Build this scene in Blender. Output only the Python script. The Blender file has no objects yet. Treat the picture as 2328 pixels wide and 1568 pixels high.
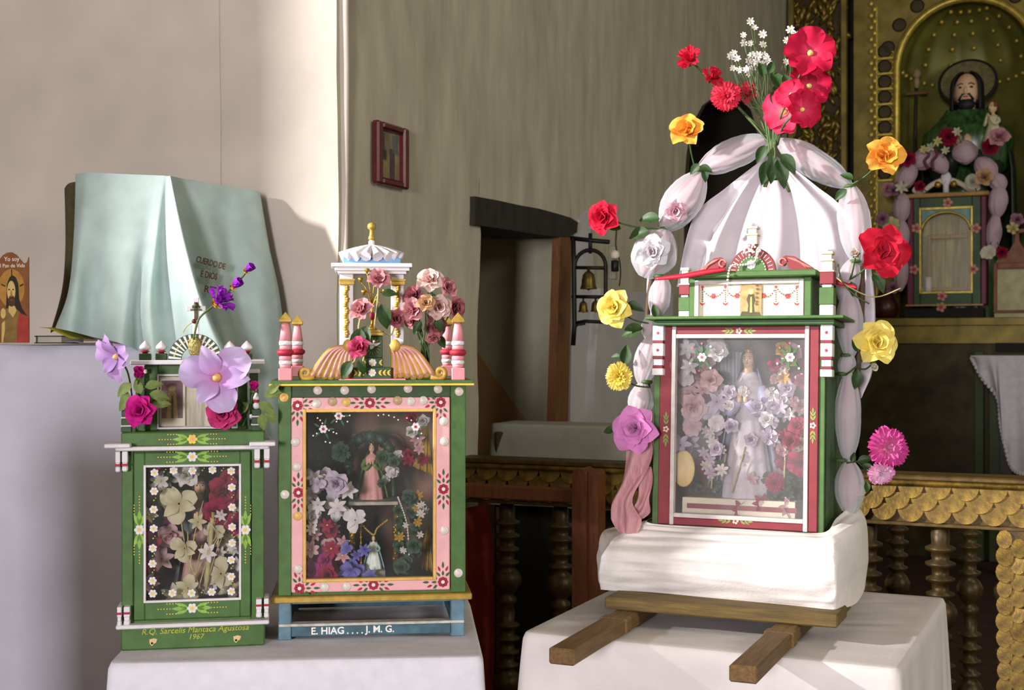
import bpy, bmesh, math, random
from mathutils import Vector, Matrix, noise
sc = bpy.context.scene
C = bpy.data.collections.new('church'); sc.collection.children.link(C)
PI = math.pi
RN = random.Random(11)

# ------------------------------------------------------------------ camera, light, exposure
FPX, CX, CY, H = 3000.0, 1164.0, 784.0, 1.353          # focal length and centre in pixels, eye height
cd = bpy.data.cameras.new('camera'); cam = bpy.data.objects.new('camera', cd); C.objects.link(cam)
cam.location = (0, 0, H); cam.rotation_euler = (PI/2, 0, 0)
cd.sensor_width = 36; cd.lens = 36*FPX/2328; cd.clip_start = .05
cd.dof.use_dof = True; cd.dof.focus_distance = 2.65; cd.dof.aperture_fstop = 10
sc.camera = cam
W = bpy.data.worlds.new('dim_church_air'); sc.world = W; W.use_nodes = True
W.node_tree.nodes['Background'].inputs[0].default_value = (.80, .78, .60, 1)
W.node_tree.nodes['Background'].inputs[1].default_value = .34
def area(name, loc, to, sx, sy, power, col):
    l = bpy.data.lights.new(name, 'AREA'); l.shape = 'RECTANGLE'; l.size = sx; l.size_y = sy
    l.energy = power; l.color = col
    o = bpy.data.objects.new(name, l); C.objects.link(o); o.location = loc
    o.rotation_euler = (Vector(to)-Vector(loc)).to_track_quat('-Z', 'Y').to_euler()
    return o
area('church_door_daylight', (-2.0, -5.2, 1.75), (0, 3.2, 1.2), 1.0, 1.3, 420, (1.0, .955, 1.0))
area('side_window_daylight', (-4.6, 1.3, 2.9), (-.6, 3.9, 1.75), .26, .2, 800, (1.0, .96, .93))
area('added_wall_fill', (5.2, -1.2, 3.7), (-.1, 4.8, 1.5), 1.5, 1.5, 120, (1.0, .96, .84))  # added fill that lightens the side wall; the window is invented
area('sacristy_daylight', (-.9, 7.6, 2.0), (.35, 5.2, 1.2), .8, 1.0, 14, (1.0, .80, .58))
vs = sc.view_settings
vs.view_transform = 'Standard'; vs.look = 'None'; vs.exposure = .15; vs.gamma = 1; vs.use_curve_mapping = False
sc.cycles.max_bounces = 6; sc.cycles.transparent_max_bounces = 24
try: sc.cycles.use_denoising = True
except Exception: pass

# ------------------------------------------------------------------ helpers
def lin(h):
    h = h.lstrip('#'); r = []
    for i in (0, 2, 4):
        c = int(h[i:i+2], 16)/255
        r.append(c/12.92 if c <= .04045 else ((c+.055)/1.055)**2.4)
    return (*r, 1)
MATS = {}
def mat(name, hexc, rough=.6, metal=0., var=.14, scale=60., bump=0., bscale=None, hex2=None, stretch=(1, 1, 1), alpha=1., transl=0., spec=.4, emit=0., detail=4., sheen=0.):
    if name in MATS: return MATS[name]
    m = bpy.data.materials.new(name); m.use_nodes = True; MATS[name] = m
    nt = m.node_tree; N = nt.nodes; L = nt.links; b = N['Principled BSDF']; out = N['Material Output']
    c = lin(hexc)
    b.inputs['Roughness'].default_value = rough; b.inputs['Metallic'].default_value = metal
    b.inputs['Specular IOR Level'].default_value = spec
    tc = N.new('ShaderNodeTexCoord'); mp = N.new('ShaderNodeMapping'); mp.inputs['Scale'].default_value = stretch
    L.new(tc.outputs['Object'], mp.inputs[0])
    n = N.new('ShaderNodeTexNoise'); n.inputs['Scale'].default_value = scale; n.inputs['Detail'].default_value = detail
    L.new(mp.outputs[0], n.inputs['Vector'])
    r = N.new('ShaderNodeValToRGB'); r.color_ramp.elements[0].position = .3; r.color_ramp.elements[1].position = .7
    c2 = lin(hex2) if hex2 else tuple(min(1, x*(1+var)) for x in c[:3])+(1,)
    c1 = c if hex2 else tuple(x*(1-var) for x in c[:3])+(1,)
    r.color_ramp.elements[0].color = c1; r.color_ramp.elements[1].color = c2
    L.new(n.outputs['Fac'], r.inputs[0]); L.new(r.outputs[0], b.inputs['Base Color'])
    if bump:
        n2 = N.new('ShaderNodeTexNoise'); n2.inputs['Scale'].default_value = bscale or scale*2; n2.inputs['Detail'].default_value = 5
        L.new(mp.outputs[0], n2.inputs['Vector'])
        bp = N.new('ShaderNodeBump'); bp.inputs['Strength'].default_value = min(1, bump); bp.inputs['Distance'].default_value = .004
        L.new(n2.outputs['Fac'], bp.inputs['Height']); L.new(bp.outputs[0], b.inputs['Normal'])
    sh = b
    if transl:
        t = N.new('ShaderNodeBsdfTranslucent'); L.new(r.outputs[0], t.inputs[0])
        mx = N.new('ShaderNodeMixShader'); mx.inputs[0].default_value = transl
        L.new(b.outputs[0], mx.inputs[1]); L.new(t.outputs[0], mx.inputs[2]); sh = mx
    if alpha < 1:
        t = N.new('ShaderNodeBsdfTransparent'); mx = N.new('ShaderNodeMixShader'); mx.inputs[0].default_value = alpha
        L.new(t.outputs[0], mx.inputs[1]); L.new(sh.outputs[0], mx.inputs[2]); sh = mx
    L.new(sh.outputs[0], out.inputs[0])
    return m
def glassmat(name, haze=.06, gloss=.08, rough=.03, tint='#ffffff', hazecol='#cfd3d6'):
    if name in MATS: return MATS[name]
    m = bpy.data.materials.new(name); m.use_nodes = True; MATS[name] = m
    nt = m.node_tree; N = nt.nodes; L = nt.links; N.remove(N['Principled BSDF'])
    t = N.new('ShaderNodeBsdfTransparent'); t.inputs[0].default_value = lin(tint)
    g = N.new('ShaderNodeBsdfGlossy'); g.inputs['Roughness'].default_value = rough
    d = N.new('ShaderNodeBsdfDiffuse'); d.inputs[0].default_value = lin(hazecol)  # pale diffuse haze put into the glass for its reflections
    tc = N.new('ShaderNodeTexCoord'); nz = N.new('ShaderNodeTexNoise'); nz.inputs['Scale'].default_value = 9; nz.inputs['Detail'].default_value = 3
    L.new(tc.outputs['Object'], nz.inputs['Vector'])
    mr = N.new('ShaderNodeMapRange'); mr.inputs[1].default_value = .35; mr.inputs[2].default_value = .7; mr.inputs[3].default_value = haze*.35; mr.inputs[4].default_value = haze*1.6
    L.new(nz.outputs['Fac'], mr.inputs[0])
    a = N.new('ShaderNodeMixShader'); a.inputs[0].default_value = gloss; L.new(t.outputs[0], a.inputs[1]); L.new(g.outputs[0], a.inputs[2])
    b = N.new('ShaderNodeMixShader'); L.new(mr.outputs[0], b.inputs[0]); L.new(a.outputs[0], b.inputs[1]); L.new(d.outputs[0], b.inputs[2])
    L.new(b.outputs[0], N['Material Output'].inputs[0])
    return m

class MB:
    """collects shapes into one mesh; k = material slot"""
    def __init__(s): s.v = []; s.f = []; s.m = []; s.s = []; s.T = None
    def pt(s, p):
        p = Vector(p)
        if s.T is not None: p = s.T @ p
        s.v.append(tuple(p)); return len(s.v)-1
    def fc(s, idx, k=0, sm=False): s.f.append(tuple(idx)); s.m.append(k); s.s.append(sm)
    def box(s, x0, x1, y0, y1, z0, z1, k=0, c=0.):
        if x1 < x0: x0, x1 = x1, x0
        if y1 < y0: y0, y1 = y1, y0
        if z1 < z0: z0, z1 = z1, z0
        if c <= 0:
            i = [s.pt((x, y, z)) for z in (z0, z1) for y in (y0, y1) for x in (x0, x1)]
            for q in ((0, 1, 5, 4), (3, 2, 6, 7), (2, 0, 4, 6), (1, 3, 7, 5), (4, 5, 7, 6), (2, 3, 1, 0)): s.fc([i[j] for j in q], k)
            return
        c = min(c, (x1-x0)*.45, (y1-y0)*.45, (z1-z0)*.45)
        X = (x0, x1); Y = (y0, y1); Z = (z0, z1); D = (1, -1); g = {}
        for a in (0, 1):
            for b in (0, 1):
                for d in (0, 1):
                    g[a, b, d, 0] = s.pt((X[a], Y[b]+D[b]*c, Z[d]+D[d]*c))
                    g[a, b, d, 1] = s.pt((X[a]+D[a]*c, Y[b], Z[d]+D[d]*c))
                    g[a, b, d, 2] = s.pt((X[a]+D[a]*c, Y[b]+D[b]*c, Z[d]))
        for a in (0, 1):
            o = (lambda q: q if a else q[::-1])
            s.fc(o([g[a, 0, 0, 0], g[a, 1, 0, 0], g[a, 1, 1, 0], g[a, 0, 1, 0]]), k)
            s.fc(o([g[0, a, 0, 1], g[0, a, 1, 1], g[1, a, 1, 1], g[1, a, 0, 1]]), k)
            s.fc(o([g[0, 0, a, 2], g[1, 0, a, 2], g[1, 1, a, 2], g[0, 1, a, 2]]), k)
        for a in (0, 1):
            for b in (0, 1):
                f = (a+b) % 2 == 0; o = (lambda q: q if f else q[::-1])
                s.fc(o([g[a, b, 0, 0], g[a, b, 0, 1], g[a, b, 1, 1], g[a, b, 1, 0]][::-1]), k)
                s.fc(o([g[a, 0, b, 2], g[a, 0, b, 0], g[a, 1, b, 0], g[a, 1, b, 2]][::(1)]), k)
                s.fc(o([g[0, a, b, 1], g[0, a, b, 2], g[1, a, b, 2], g[1, a, b, 1]][::-1]), k)
                for d in (0, 1): s.fc([g[a, b, d, 0], g[a, b, d, 1], g[a, b, d, 2]], k)
    def prism(s, poly, y0, y1, k=0, sm=False):
        """outline in x-z pushed from y0 (front) to y1"""
        a = [s.pt((p[0], y0, p[1])) for p in poly]; b = [s.pt((p[0], y1, p[1])) for p in poly]; n = len(poly)
        s.fc(a, k); s.fc(b[::-1], k)
        for i in range(n): s.fc((a[i], b[i], b[(i+1) % n], a[(i+1) % n]), k, sm)
    def prismz(s, poly, z0, z1, k=0, sm=False):
        a = [s.pt((p[0], p[1], z0)) for p in poly]; b = [s.pt((p[0], p[1], z1)) for p in poly]; n = len(poly)
        s.fc(a[::-1], k); s.fc(b, k)
        for i in range(n): s.fc((a[i], a[(i+1) % n], b[(i+1) % n], b[i]), k, sm)
    def flat(s, poly, y, k=0): s.fc([s.pt((p[0], y, p[1])) for p in poly], k)
    def lathe(s, prof, c=(0, 0, 0), seg=16, k=0, sm=True, sq=None, axis=None, cap=True):
        c = Vector(c); rows = []
        Q = Vector((0, 0, 1)).rotation_difference(Vector(axis)) if axis is not None else None
        for r, z in prof:
            row = []
            for i in range(seg):
                a = 2*PI*i/seg + (PI/4 if seg == 4 else 0)
                p = Vector((r*math.cos(a), r*math.sin(a), z))
                if Q: p = Q @ p
                row.append(s.pt(c+p))
            rows.append(row)
        for a, b in zip(rows, rows[1:]):
            for i in range(seg): s.fc((a[i], a[(i+1) % seg], b[(i+1) % seg], b[i]), k, sm)
        if cap:
            s.fc(rows[0][::-1], k); s.fc(rows[-1], k)
    def tube(s, pts, r, seg=8, k=0, cap=True, sm=True):
        pts = [Vector(p) for p in pts]; n = len(pts)
        if not hasattr(r, '__len__'): r = [r]*n
        t = [(pts[min(i+1, n-1)]-pts[max(i-1, 0)]).normalized() for i in range(n)]
        u = t[0].orthogonal().normalized(); rows = []
        for i in range(n):
            u = (u - t[i]*u.dot(t[i]))
            u = u.normalized() if u.length > 1e-6 else t[i].orthogonal().normalized()
            w = t[i].cross(u)
            rows.append([s.pt(pts[i]+(u*math.cos(2*PI*j/seg)+w*math.sin(2*PI*j/seg))*r[i]) for j in range(seg)])
        for a, b in zip(rows, rows[1:]):
            for j in range(seg): s.fc((a[j], a[(j+1) % seg], b[(j+1) % seg], b[j]), k, sm)
        if cap: s.fc(rows[0][::-1], k); s.fc(rows[-1], k)
    def ball(s, c, rx, ry=None, rz=None, seg=12, rings=8, k=0, fn=None):
        ry = rx if ry is None else ry; rz = rx if rz is None else rz; c = Vector(c); rows = []
        for i in range(rings+1):
            th = PI*i/rings; row = []
            for j in range(seg):
                ph = 2*PI*j/seg; d = Vector((math.sin(th)*math.cos(ph), math.sin(th)*math.sin(ph), -math.cos(th)))
                q = fn(d) if fn else 1.
                row.append(s.pt(c+Vector((d.x*rx*q, d.y*ry*q, d.z*rz*q))))
                if i in (0, rings): break
            rows.append(row)
        for a, b in zip(rows, rows[1:]):
            for j in range(seg):
                A = a if len(a) > 1 else a*seg; B = b if len(b) > 1 else b*seg
                q = [A[j], A[(j+1) % seg], B[(j+1) % seg], B[j]]; q2 = []
                for x in q:
                    if x not in q2: q2.append(x)
                s.fc(q2, k, True)
    def grid(s, fn, nu, nv, k=0, sm=True, wrap=False, kf=None):
        rows = [[s.pt(fn(i/(nu-(0 if wrap else 1)), j/(nv-1))) for i in range(nu)] for j in range(nv)]
        for j in range(nv-1):
            for i in range(nu if wrap else nu-1):
                kk = kf((i+.5)/nu, (j+.5)/nv) if kf else k
                s.fc((rows[j][i], rows[j][(i+1) % nu], rows[j+1][(i+1) % nu], rows[j+1][i]), kk, sm)
    def mesh(s, name, mats):
        me = bpy.data.meshes.new(name); me.from_pydata(s.v, [], s.f)
        for m in (mats if isinstance(mats, (list, tuple)) else [mats]): me.materials.append(m)
        me.polygons.foreach_set('material_index', s.m); me.polygons.foreach_set('use_smooth', s.s)
        me.update(); return me
    def build(s, name, mats, parent=None, solid=0., fixn=False):
        me = s.mesh(name, mats)
        if fixn:
            b = bmesh.new(); b.from_mesh(me); bmesh.ops.recalc_face_normals(b, faces=b.faces); b.to_mesh(me); b.free()
        o = bpy.data.objects.new(name, me); C.objects.link(o)
        if parent: o.parent = parent
        if solid:
            md = o.modifiers.new('thickness', 'SOLIDIFY'); md.thickness = solid; md.offset = 0
        return o
def tag(o, label, cat, group=None):
    o['label'] = label; o['category'] = cat
    if group: o['group'] = group
    return o
def thing(name, label, cat, M=None, group=None):
    o = bpy.data.objects.new(name, None); C.objects.link(o); o.empty_display_size = .02
    if M is not None: o.matrix_world = M
    return tag(o, label, cat, group)
def struct(o): o['kind'] = 'structure'; return o
def link(me, name, parent, M=None):
    o = bpy.data.objects.new(name, me); C.objects.link(o); o.parent = parent
    if M is not None: o.matrix_local = M
    return o
def ray(px, py): return Vector(((px-CX)/FPX, 1., (CY-py)/FPX))
def P(px, py, Y): return Vector((0, 0, H)) + ray(px, py)*Y
class Fr:
    """a local frame: x to its right, y into its depth, z up"""
    def __init__(s, o, rz, lean=0.):
        s.o = Vector(o); s.R = (Matrix.Rotation(rz, 3, 'Z') @ Matrix.Rotation(-lean, 3, 'X'))
        s.M = Matrix.Translation(s.o) @ s.R.to_4x4(); s.I = s.M.inverted()
    def at(s, px, py, v=0.):
        o = s.I @ Vector((0, 0, H)); d = s.R.transposed() @ ray(px, py)
        return o + d*((v-o.y)/d.y)
    def xz(s, px, py, v=0.):
        p = s.at(px, py, v); return (p.x, p.z)
    def w(s, p): return s.M @ Vector(p)
def cr(a, b, c, d, t):
    return .5*((2*b)+(c-a)*t+(2*a-5*b+4*c-d)*t*t+(3*b-a-3*c+d)*t*t*t)
def spl(pts, n):
    pts = [Vector(p) for p in pts]; out = []; m = len(pts)
    for i in range(n):
        x = i/(n-1)*(m-1); j = min(int(x), m-2); t = x-j
        out.append(cr(pts[max(j-1, 0)], pts[j], pts[j+1], pts[min(j+2, m-1)], t))
    return out
def circ(cx, cz, r, n=12, rz=None): return [(cx+r*math.cos(2*PI*i/n), cz+(rz or r)*math.sin(2*PI*i/n)) for i in range(n)]
def loft(cols, nu, nv):
    """surface through control columns (each a list of points, all of one length)"""
    rows = [spl(c, nv) for c in cols]
    lines = [spl([rows[i][j] for i in range(len(cols))], nu) for j in range(nv)]
    return lines
def loftmb(cols, nu, nv, mb=None, k=0, fn=None):
    mb = mb or MB(); L = loft(cols, nu, nv)
    idx = [[mb.pt(fn(p, i/(nu-1), j/(nv-1)) if fn else p) for i, p in enumerate(r)] for j, r in enumerate(L)]
    for j in range(nv-1):
        for i in range(nu-1): mb.fc((idx[j][i], idx[j+1][i], idx[j+1][i+1], idx[j][i+1]), k, True)
    return mb
def text(name, body, m, parent, M, size, extrude=.0004, align='CENTER', shear=0., bold=0.):
    cu = bpy.data.curves.new(name, 'FONT'); cu.body = body; cu.size = size; cu.extrude = extrude; cu.align_x = align; cu.align_y = 'CENTER'
    cu.shear = shear; cu.offset = bold; cu.resolution_u = 3
    t = bpy.data.objects.new(name, cu); C.objects.link(t)
    bpy.context.view_layer.update()
    me = bpy.data.meshes.new_from_object(t.evaluated_get(bpy.context.evaluated_depsgraph_get()))
    me.name = name; C.objects.unlink(t); bpy.data.objects.remove(t); bpy.data.curves.remove(cu)
    me.materials.clear(); me.materials.append(m)
    o = bpy.data.objects.new(name, me); C.objects.link(o)
    if parent: o.parent = parent
    o.matrix_local = M
    return o
UPR = Matrix.Rotation(PI/2, 4, 'X')                    # text lying in x-y stood upright to face -y
# ------------------------------------------------------------------ the building
A24 = math.radians(24)
E1 = Vector((math.cos(A24), -math.sin(A24), 0)); E2 = Vector((math.sin(A24), math.cos(A24), 0))
FLOOR = 0.0; CEIL = 4.9
m_lime = mat('limewash', '#c0b6ab', .95, var=.10, scale=3.2, bump=.35, bscale=22, spec=.1)
m_limeblue = mat('limewash_ledge', '#c6c5d3', .95, var=.08, scale=4, bump=.3, bscale=30, spec=.1)
m_grey = mat('grey_plaster', '#b1ab96', .95, var=.14, scale=6, bump=.4, bscale=14, stretch=(2.0, 2.0, .6), spec=.1)
m_reveal = mat('door_reveal_plaster', '#a8a28c', .95, var=.10, scale=6, bump=.3, spec=.1)
m_ochre = mat('ochre_dado', '#a9805c', .95, var=.12, scale=8, spec=.1)
m_pale = mat('pale_limewash', '#b7b4b4', .95, var=.07, scale=6, spec=.1)
m_darkwood = mat('old_dark_wood', '#29241c', .85, var=.3, scale=30, stretch=(1, 1, .2), bump=.4)
m_postwood = mat('door_post_wood', '#6b4422', .7, var=.3, scale=40, stretch=(4, 4, .3), bump=.3)
m_floor = mat('floor_boards', '#3a2119', .8, var=.3, scale=10, bump=.3)
m_red = mat('red_dado', '#8c2f24', .9, var=.15, scale=6, spec=.1)

W2o = P(775, CY, 3.83); W2 = Fr((W2o.x, W2o.y, 0), math.radians(66))
def bulge(p, a=.014, f=1.7): return a*noise.noise(Vector((p.x*f, p.y*f, p.z*f*.8)))+a*.35*noise.noise(Vector((p.x*f*4, p.y*f*4, p.z*f*3)))
# floor and ceiling
b = MB(); b.box(-5, 8, -7, 12, -.12, FLOOR); fl = struct(b.build('floor', m_floor))
b = MB(); b.box(-5, 8, -7, 12, CEIL, CEIL+.1); struct(b.build('ceiling', mat('ceiling_cane', '#8d8268', .95, var=.2, scale=12)))

# lit wall on the left: runs in, turns a little and rounds the corner
path = [P(-1100, CY, 4.95), P(-420, CY, 4.52), P(-150, CY, 4.38), P(60, CY, 4.29), P(300, CY, 4.15), P(485, CY, 4.035), P(512, CY, 4.015), P(640, CY, 3.93), P(720, CY, 3.866)]
path = [Vector((p.x, p.y, 0)) for p in path]
full = path + [Vector((q.x, q.y, 0)) for q in (W2.w((-.004, -.012, 0)), W2.w((.022, -.012, 0)), W2.w((.05, .03, 0)))]
nz_, nx_ = 60, 90
sp = spl(full, nx_)
b = MB()
def wl(i, j):
    p = sp[min(nx_-1, int(round(i*(nx_-1))))].copy(); p.z = FLOOR+j*(CEIL-FLOOR)
    d = bulge(p); wob = .012*noise.noise(Vector((p.z*1.6, 3.3, 0)))*max(0, (i-.8)*5)
    return p - E2*d + E1*wob
b.grid(wl, nx_, nz_)
wall_left = struct(b.build('wall_left', m_lime))
# the nave wall with the window that lights the corner (outside the picture)
b = MB()
wx = -3.2
for (y0, y1, z0, z1) in ((-7, 1.2, 0, CEIL), (2.17, 5.2, 0, CEIL), (1.2, 2.17, 0, 2.36), (1.2, 2.17, 3.4, CEIL)): b.box(wx-.3, wx, y0, y1, z0, z1)
struct(b.build('wall_nave', m_lime))

# side wall that runs back to the altar, with a low doorway and a dark niche
dl, dr = W2.xz(1087, 700)[0], W2.xz(1296, 700)[0]
dtop = W2.xz(1090, 450)[1]
wend = W2.xz(1800, 600)[0]
b = MB(); TH = .95
def side(x0, x1, z0, z1, nx, nz, edge=None):
    def fn(i, j):
        x = x0+(x1-x0)*i; z = z0+(z1-z0)*j
        w = W2.w((x, 0, z)); d = bulge(w, .012, 2.2)
        if edge == 'L' and i == 1 and z < dtop-.05: x += .02*noise.noise(Vector((z*2.5, 7.7, 0)))
        return W2.w((x, -d, z))
    b.grid(fn, nx, nz)
side(-.02, dl, 0, CEIL, 40, 60, 'L')
lint_z1 = W2.xz(1300, 500)[1]
side(dl, dr, dtop-.03, CEIL, 24, 26)
npts = [(1556, 700), (1556, 420), (1560, 350), (1572, 285), (1596, 240), (1630, 215), (1668, 218), (1700, 250), (1720, 320), (1725, 420), (1725, 700)]
nq = [W2.xz(x_, y_) for x_, y_ in npts]; nx0, nx1, nzb = nq[0][0], nq[-1][0], nq[0][1]
ntop = [(nx0, nq[1][1])]+[q for q in nq[2:-2]]+[(nx1, nq[-2][1])]
side(dr, nx0, 0, CEIL, 40, 50); side(nx1, wend+.3, 0, CEIL, 24, 50); side(nx0, nx1, 0, nzb, 16, 24)
for (xa_, za_), (xb_, zb_) in zip(ntop, ntop[1:]):
    q_ = [b.pt(W2.w((x_, -bulge(W2.w((x_, 0, z_)), .012, 2.2), z_))) for x_, z_ in ((xa_, za_), (xb_, zb_), (xb_, CEIL), (xa_, CEIL))]; b.fc(q_)
wall_back = struct(b.build('wall_back', m_grey))
# doorway reveals: far jamb, soffit, near jamb
b = MB(); b.box(dr, dr+.35, .01, TH, 0, dtop+.2); jam = b.build('door_jamb', m_reveal, wall_back); jam.matrix_world = W2.M
b = MB(); b.box(dl, dr, .20, TH, dtop-.03, dtop+.1); o = b.build('door_soffit', m_darkwood, wall_back); o.matrix_world = W2.M
b = MB(); b.box(dl-.3, dl-.001, .012, TH, 0, CEIL); o = b.build('door_jamb', m_reveal, wall_back); o.matrix_world = W2.M
b = MB(); b.box(dl-1.5, dr+1.5, TH+.9, TH+1.0, 0, CEIL); o = b.build('passage_wall', m_reveal, wall_back); o.matrix_world = W2.M
# ochre dado on the far jamb with a slanting upper edge (on the jamb face, which looks back along the wall)
def jamp(px, py):
    o_ = W2.I @ Vector((0, 0, H)); d = W2.R.transposed() @ ray(px, py); t = (dr-.004-o_.x)/d.x; p = o_+d*t
    return p
pts = [jamp(1040, 770), jamp(1086, 800), jamp(1120, 850), jamp(1160, 905), jamp(1205, 968), jamp(1240, 1040), jamp(1250, 1200), jamp(1040, 1200)]
b = MB(); n = len(pts)
a_ = [b.pt(p) for p in pts]; c_ = [b.pt((dr+.02, p.y, p.z)) for p in pts]
b.fc(a_)
for i in range(n): b.fc((a_[i], c_[i], c_[(i+1) % n], a_[(i+1) % n]))
o = b.build('ochre_dado', m_ochre, wall_back); o.matrix_world = W2.M
# red painted foot of the near side of the wall, seen past the pink case
b = MB(); z1 = W2.xz(1090, 1145)[1]
def redfoot(i, j):
    z = z1*j; x = dl-.40+(.40+.012+.05*math.sin(min(1, (1-j)*4)*PI*.5))*i
    return (x, -.02-.012*math.sin(PI*j), z)
b.grid(redfoot, 14, 20); o = b.build('dado', [m_red], wall_back, solid=.01); o.matrix_world = W2.M
# lintel beam and post
lp = [(1080, 446), (1130, 455), (1180, 466), (1225, 474), (1262, 484), (1296, 494), (1314, 505), (1312, 528), (1296, 537), (1270, 538), (1230, 534), (1180, 526), (1130, 518), (1080, 511)]
b = MB(); b.prism([W2.xz(x, y, -.025) for x, y in lp], -.025, .24); o = b.build('lintel_beam', m_darkwood, wall_back); o.matrix_world = W2.M
b = MB()
t0, t1 = W2.xz(1274, 538, -.02), W2.xz(1300, 541, -.02); u0, u1 = W2.xz(1258, 1060, -.02), W2.xz(1289, 1060, -.02)
b.prism([t0, t1, u1, u0], -.02, .015); o = b.build('door_post', m_postwood, wall_back); o.matrix_world = W2.M
# pale whitewashed pier low on the wall behind the garland
def pier(pts, v0, name, m):
    b = MB(); b.prism([W2.xz(x, y, v0) for x, y in pts], v0, .02); o = b.build(name, m, wall_back); o.matrix_world = W2.M; return o
pier([(1366, 655), (1420, 661), (1530, 668), (1530, 1000), (1345, 1000), (1355, 800)], -.05, 'whitewashed_pier', m_pale)
pier([(1303, 540), (1318, 500), (1338, 478), (1350, 600), (1347, 1000), (1296, 1000)], -.012, 'whitewashed_strip', m_pale)
# arched niche far along the wall, its unlit darkness put into the colour
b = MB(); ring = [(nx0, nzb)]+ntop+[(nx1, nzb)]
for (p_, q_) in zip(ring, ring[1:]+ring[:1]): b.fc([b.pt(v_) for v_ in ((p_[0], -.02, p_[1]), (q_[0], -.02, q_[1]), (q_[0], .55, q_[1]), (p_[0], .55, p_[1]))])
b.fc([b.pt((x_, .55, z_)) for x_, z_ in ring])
o = b.build('shade_dark_niche', mat('shade_dark_niche', '#2b2519', .95, var=.2, scale=5), wall_back); o.matrix_world = W2.M

# masonry ledge
LGo = P(240, CY, 3.62); LG = Fr((LGo.x, LGo.y, 0), math.radians(-20))
ledge_top = H+.004
lx0, lx1 = LG.xz(-420, 900)[0], LG.xz(440, 900)[0]
b = MB()
def lf(i, j):
    x = lx0+(lx1-lx0)*i; z = ledge_top*min(1, j/.94)
    d = bulge(Vector((x+9, z, 2)), .012, 2.5)
    return (x, -d if j < .9 else -d+(.02 if j < .97 else .56), z-(.006 if j >= .89 and j < .97 else 0))
b.grid(lf, 40, 40)
b.box(lx0, lx1, .06, .5, 0, ledge_top-.02)
ledge = struct(b.build('ledge', m_limeblue)); ledge.matrix_world = LG.M

# far wall behind the altarpiece
RTo = P(1795, CY, 9.3); RT = Fr((RTo.x, RTo.y, 0), -A24)
b = MB(); b.box(-.6, 4.5, .55, .7, 0, CEIL); o = struct(b.build('wall_far', m_grey)); o.matrix_world = RT.M
# ------------------------------------------------------------------ flowers: builders
def petalmat(name, base, tip, L, mid=None, rough=.75, transl=.3, var=.10):
    if name in MATS: return MATS[name]
    m = bpy.data.materials.new(name); m.use_nodes = True; MATS[name] = m
    nt = m.node_tree; N = nt.nodes; K = nt.links; b = N['Principled BSDF']
    b.inputs['Roughness'].default_value = rough; b.inputs['Specular IOR Level'].default_value = .2
    tc = N.new('ShaderNodeTexCoord'); sx = N.new('ShaderNodeSeparateXYZ'); K.new(tc.outputs['Object'], sx.inputs[0])
    nz = N.new('ShaderNodeTexNoise'); nz.inputs['Scale'].default_value = 1.6/L; nz.inputs['Detail'].default_value = 4
    mp = N.new('ShaderNodeMapping'); mp.inputs['Scale'].default_value = (3, .7, 1); K.new(tc.outputs['Object'], mp.inputs[0]); K.new(mp.outputs[0], nz.inputs['Vector'])
    ad = N.new('ShaderNodeMath'); ad.operation = 'MULTIPLY_ADD'; ad.inputs[1].default_value = .5*L; K.new(nz.outputs['Fac'], ad.inputs[0]); K.new(sx.outputs['Y'], ad.inputs[2])
    mr = N.new('ShaderNodeMapRange'); mr.inputs[1].default_value = .2*L; mr.inputs[2].default_value = 1.25*L; K.new(ad.outputs[0], mr.inputs[0])
    r = N.new('ShaderNodeValToRGB'); r.color_ramp.elements[0].color = lin(base); r.color_ramp.elements[1].color = lin(tip)
    if mid: e = r.color_ramp.elements.new(.5); e.color = lin(mid)
    K.new(mr.outputs[0], r.inputs[0]); K.new(r.outputs[0], b.inputs['Base Color'])
    t = N.new('ShaderNodeBsdfTranslucent'); K.new(r.outputs[0], t.inputs[0])
    mx = N.new('ShaderNodeMixShader'); mx.inputs[0].default_value = transl
    K.new(b.outputs[0], mx.inputs[1]); K.new(t.outputs[0], mx.inputs[2]); K.new(mx.outputs[0], N['Material Output'].inputs[0])
    return m
def petalmesh(L, W, cup=.2, curl=.2, ruf=.0, nr=5, m=None, shape='round', nu=9, nv=9, seed=0):
    b = MB(); rr = random.Random(seed); ph = rr.random()*6
    def fn(i, j):
        u = i*2-1; t = 1-(1-j)**1.5
        if shape == 'round':
            w = W*.5*((.22+.78*math.sin(min(1, t/.62)*PI/2)) if t < .62 else math.sqrt(max(.0, 1-((t-.62)/.385)**2)))
            y = L*t
        elif shape == 'fan':
            w = W*.5*(.15+.85*t**1.2); y = L*t*(1-.13*u*u)+L*.07*t*t*math.sin(nr*4.2*u+ph)
        else:
            w = W*.5*((.3+.7*math.sin(min(1, t/.5)*PI/2)) if t < .5 else (1-((t-.5)/.5)**1.7)*.98+.02); y = L*t
        uu = u*w/(W*.5); z = cup*L*(uu*uu)*t*.8 + cup*L*.25*t - curl*L*max(0, t-.35)**2*2.2 + ruf*L*t*t*math.sin(nr*uu*PI+ph)
        return (u*w, y, z)
    b.grid(fn, nu, nv); return b.mesh('petal', m)
def leafmesh(L, W, m, droop=.25, fold=.25):
    b = MB()
    def fn(i, j):
        u = i*2-1; t = j; w = W*.5*(math.sin(PI*t**.8)**.9)+.0004
        return (u*w, L*t, fold*W*abs(u)*math.sin(PI*t)-droop*L*t*t)
    b.grid(fn, 5, 8); return b.mesh('leaf', m)
m_leaf = mat('leaf_green', '#2f4a22', .5, var=.35, scale=90, transl=.2)
m_leafl = mat('leaf_pale_green', '#7d8f4e', .6, var=.25, scale=90, transl=.25)
m_stem = mat('stem_green', '#41562a', .6, var=.25, scale=80)
m_stemdry = mat('dry_stem', '#a79c6b', .7, var=.2, scale=80)
MC = {}
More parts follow.
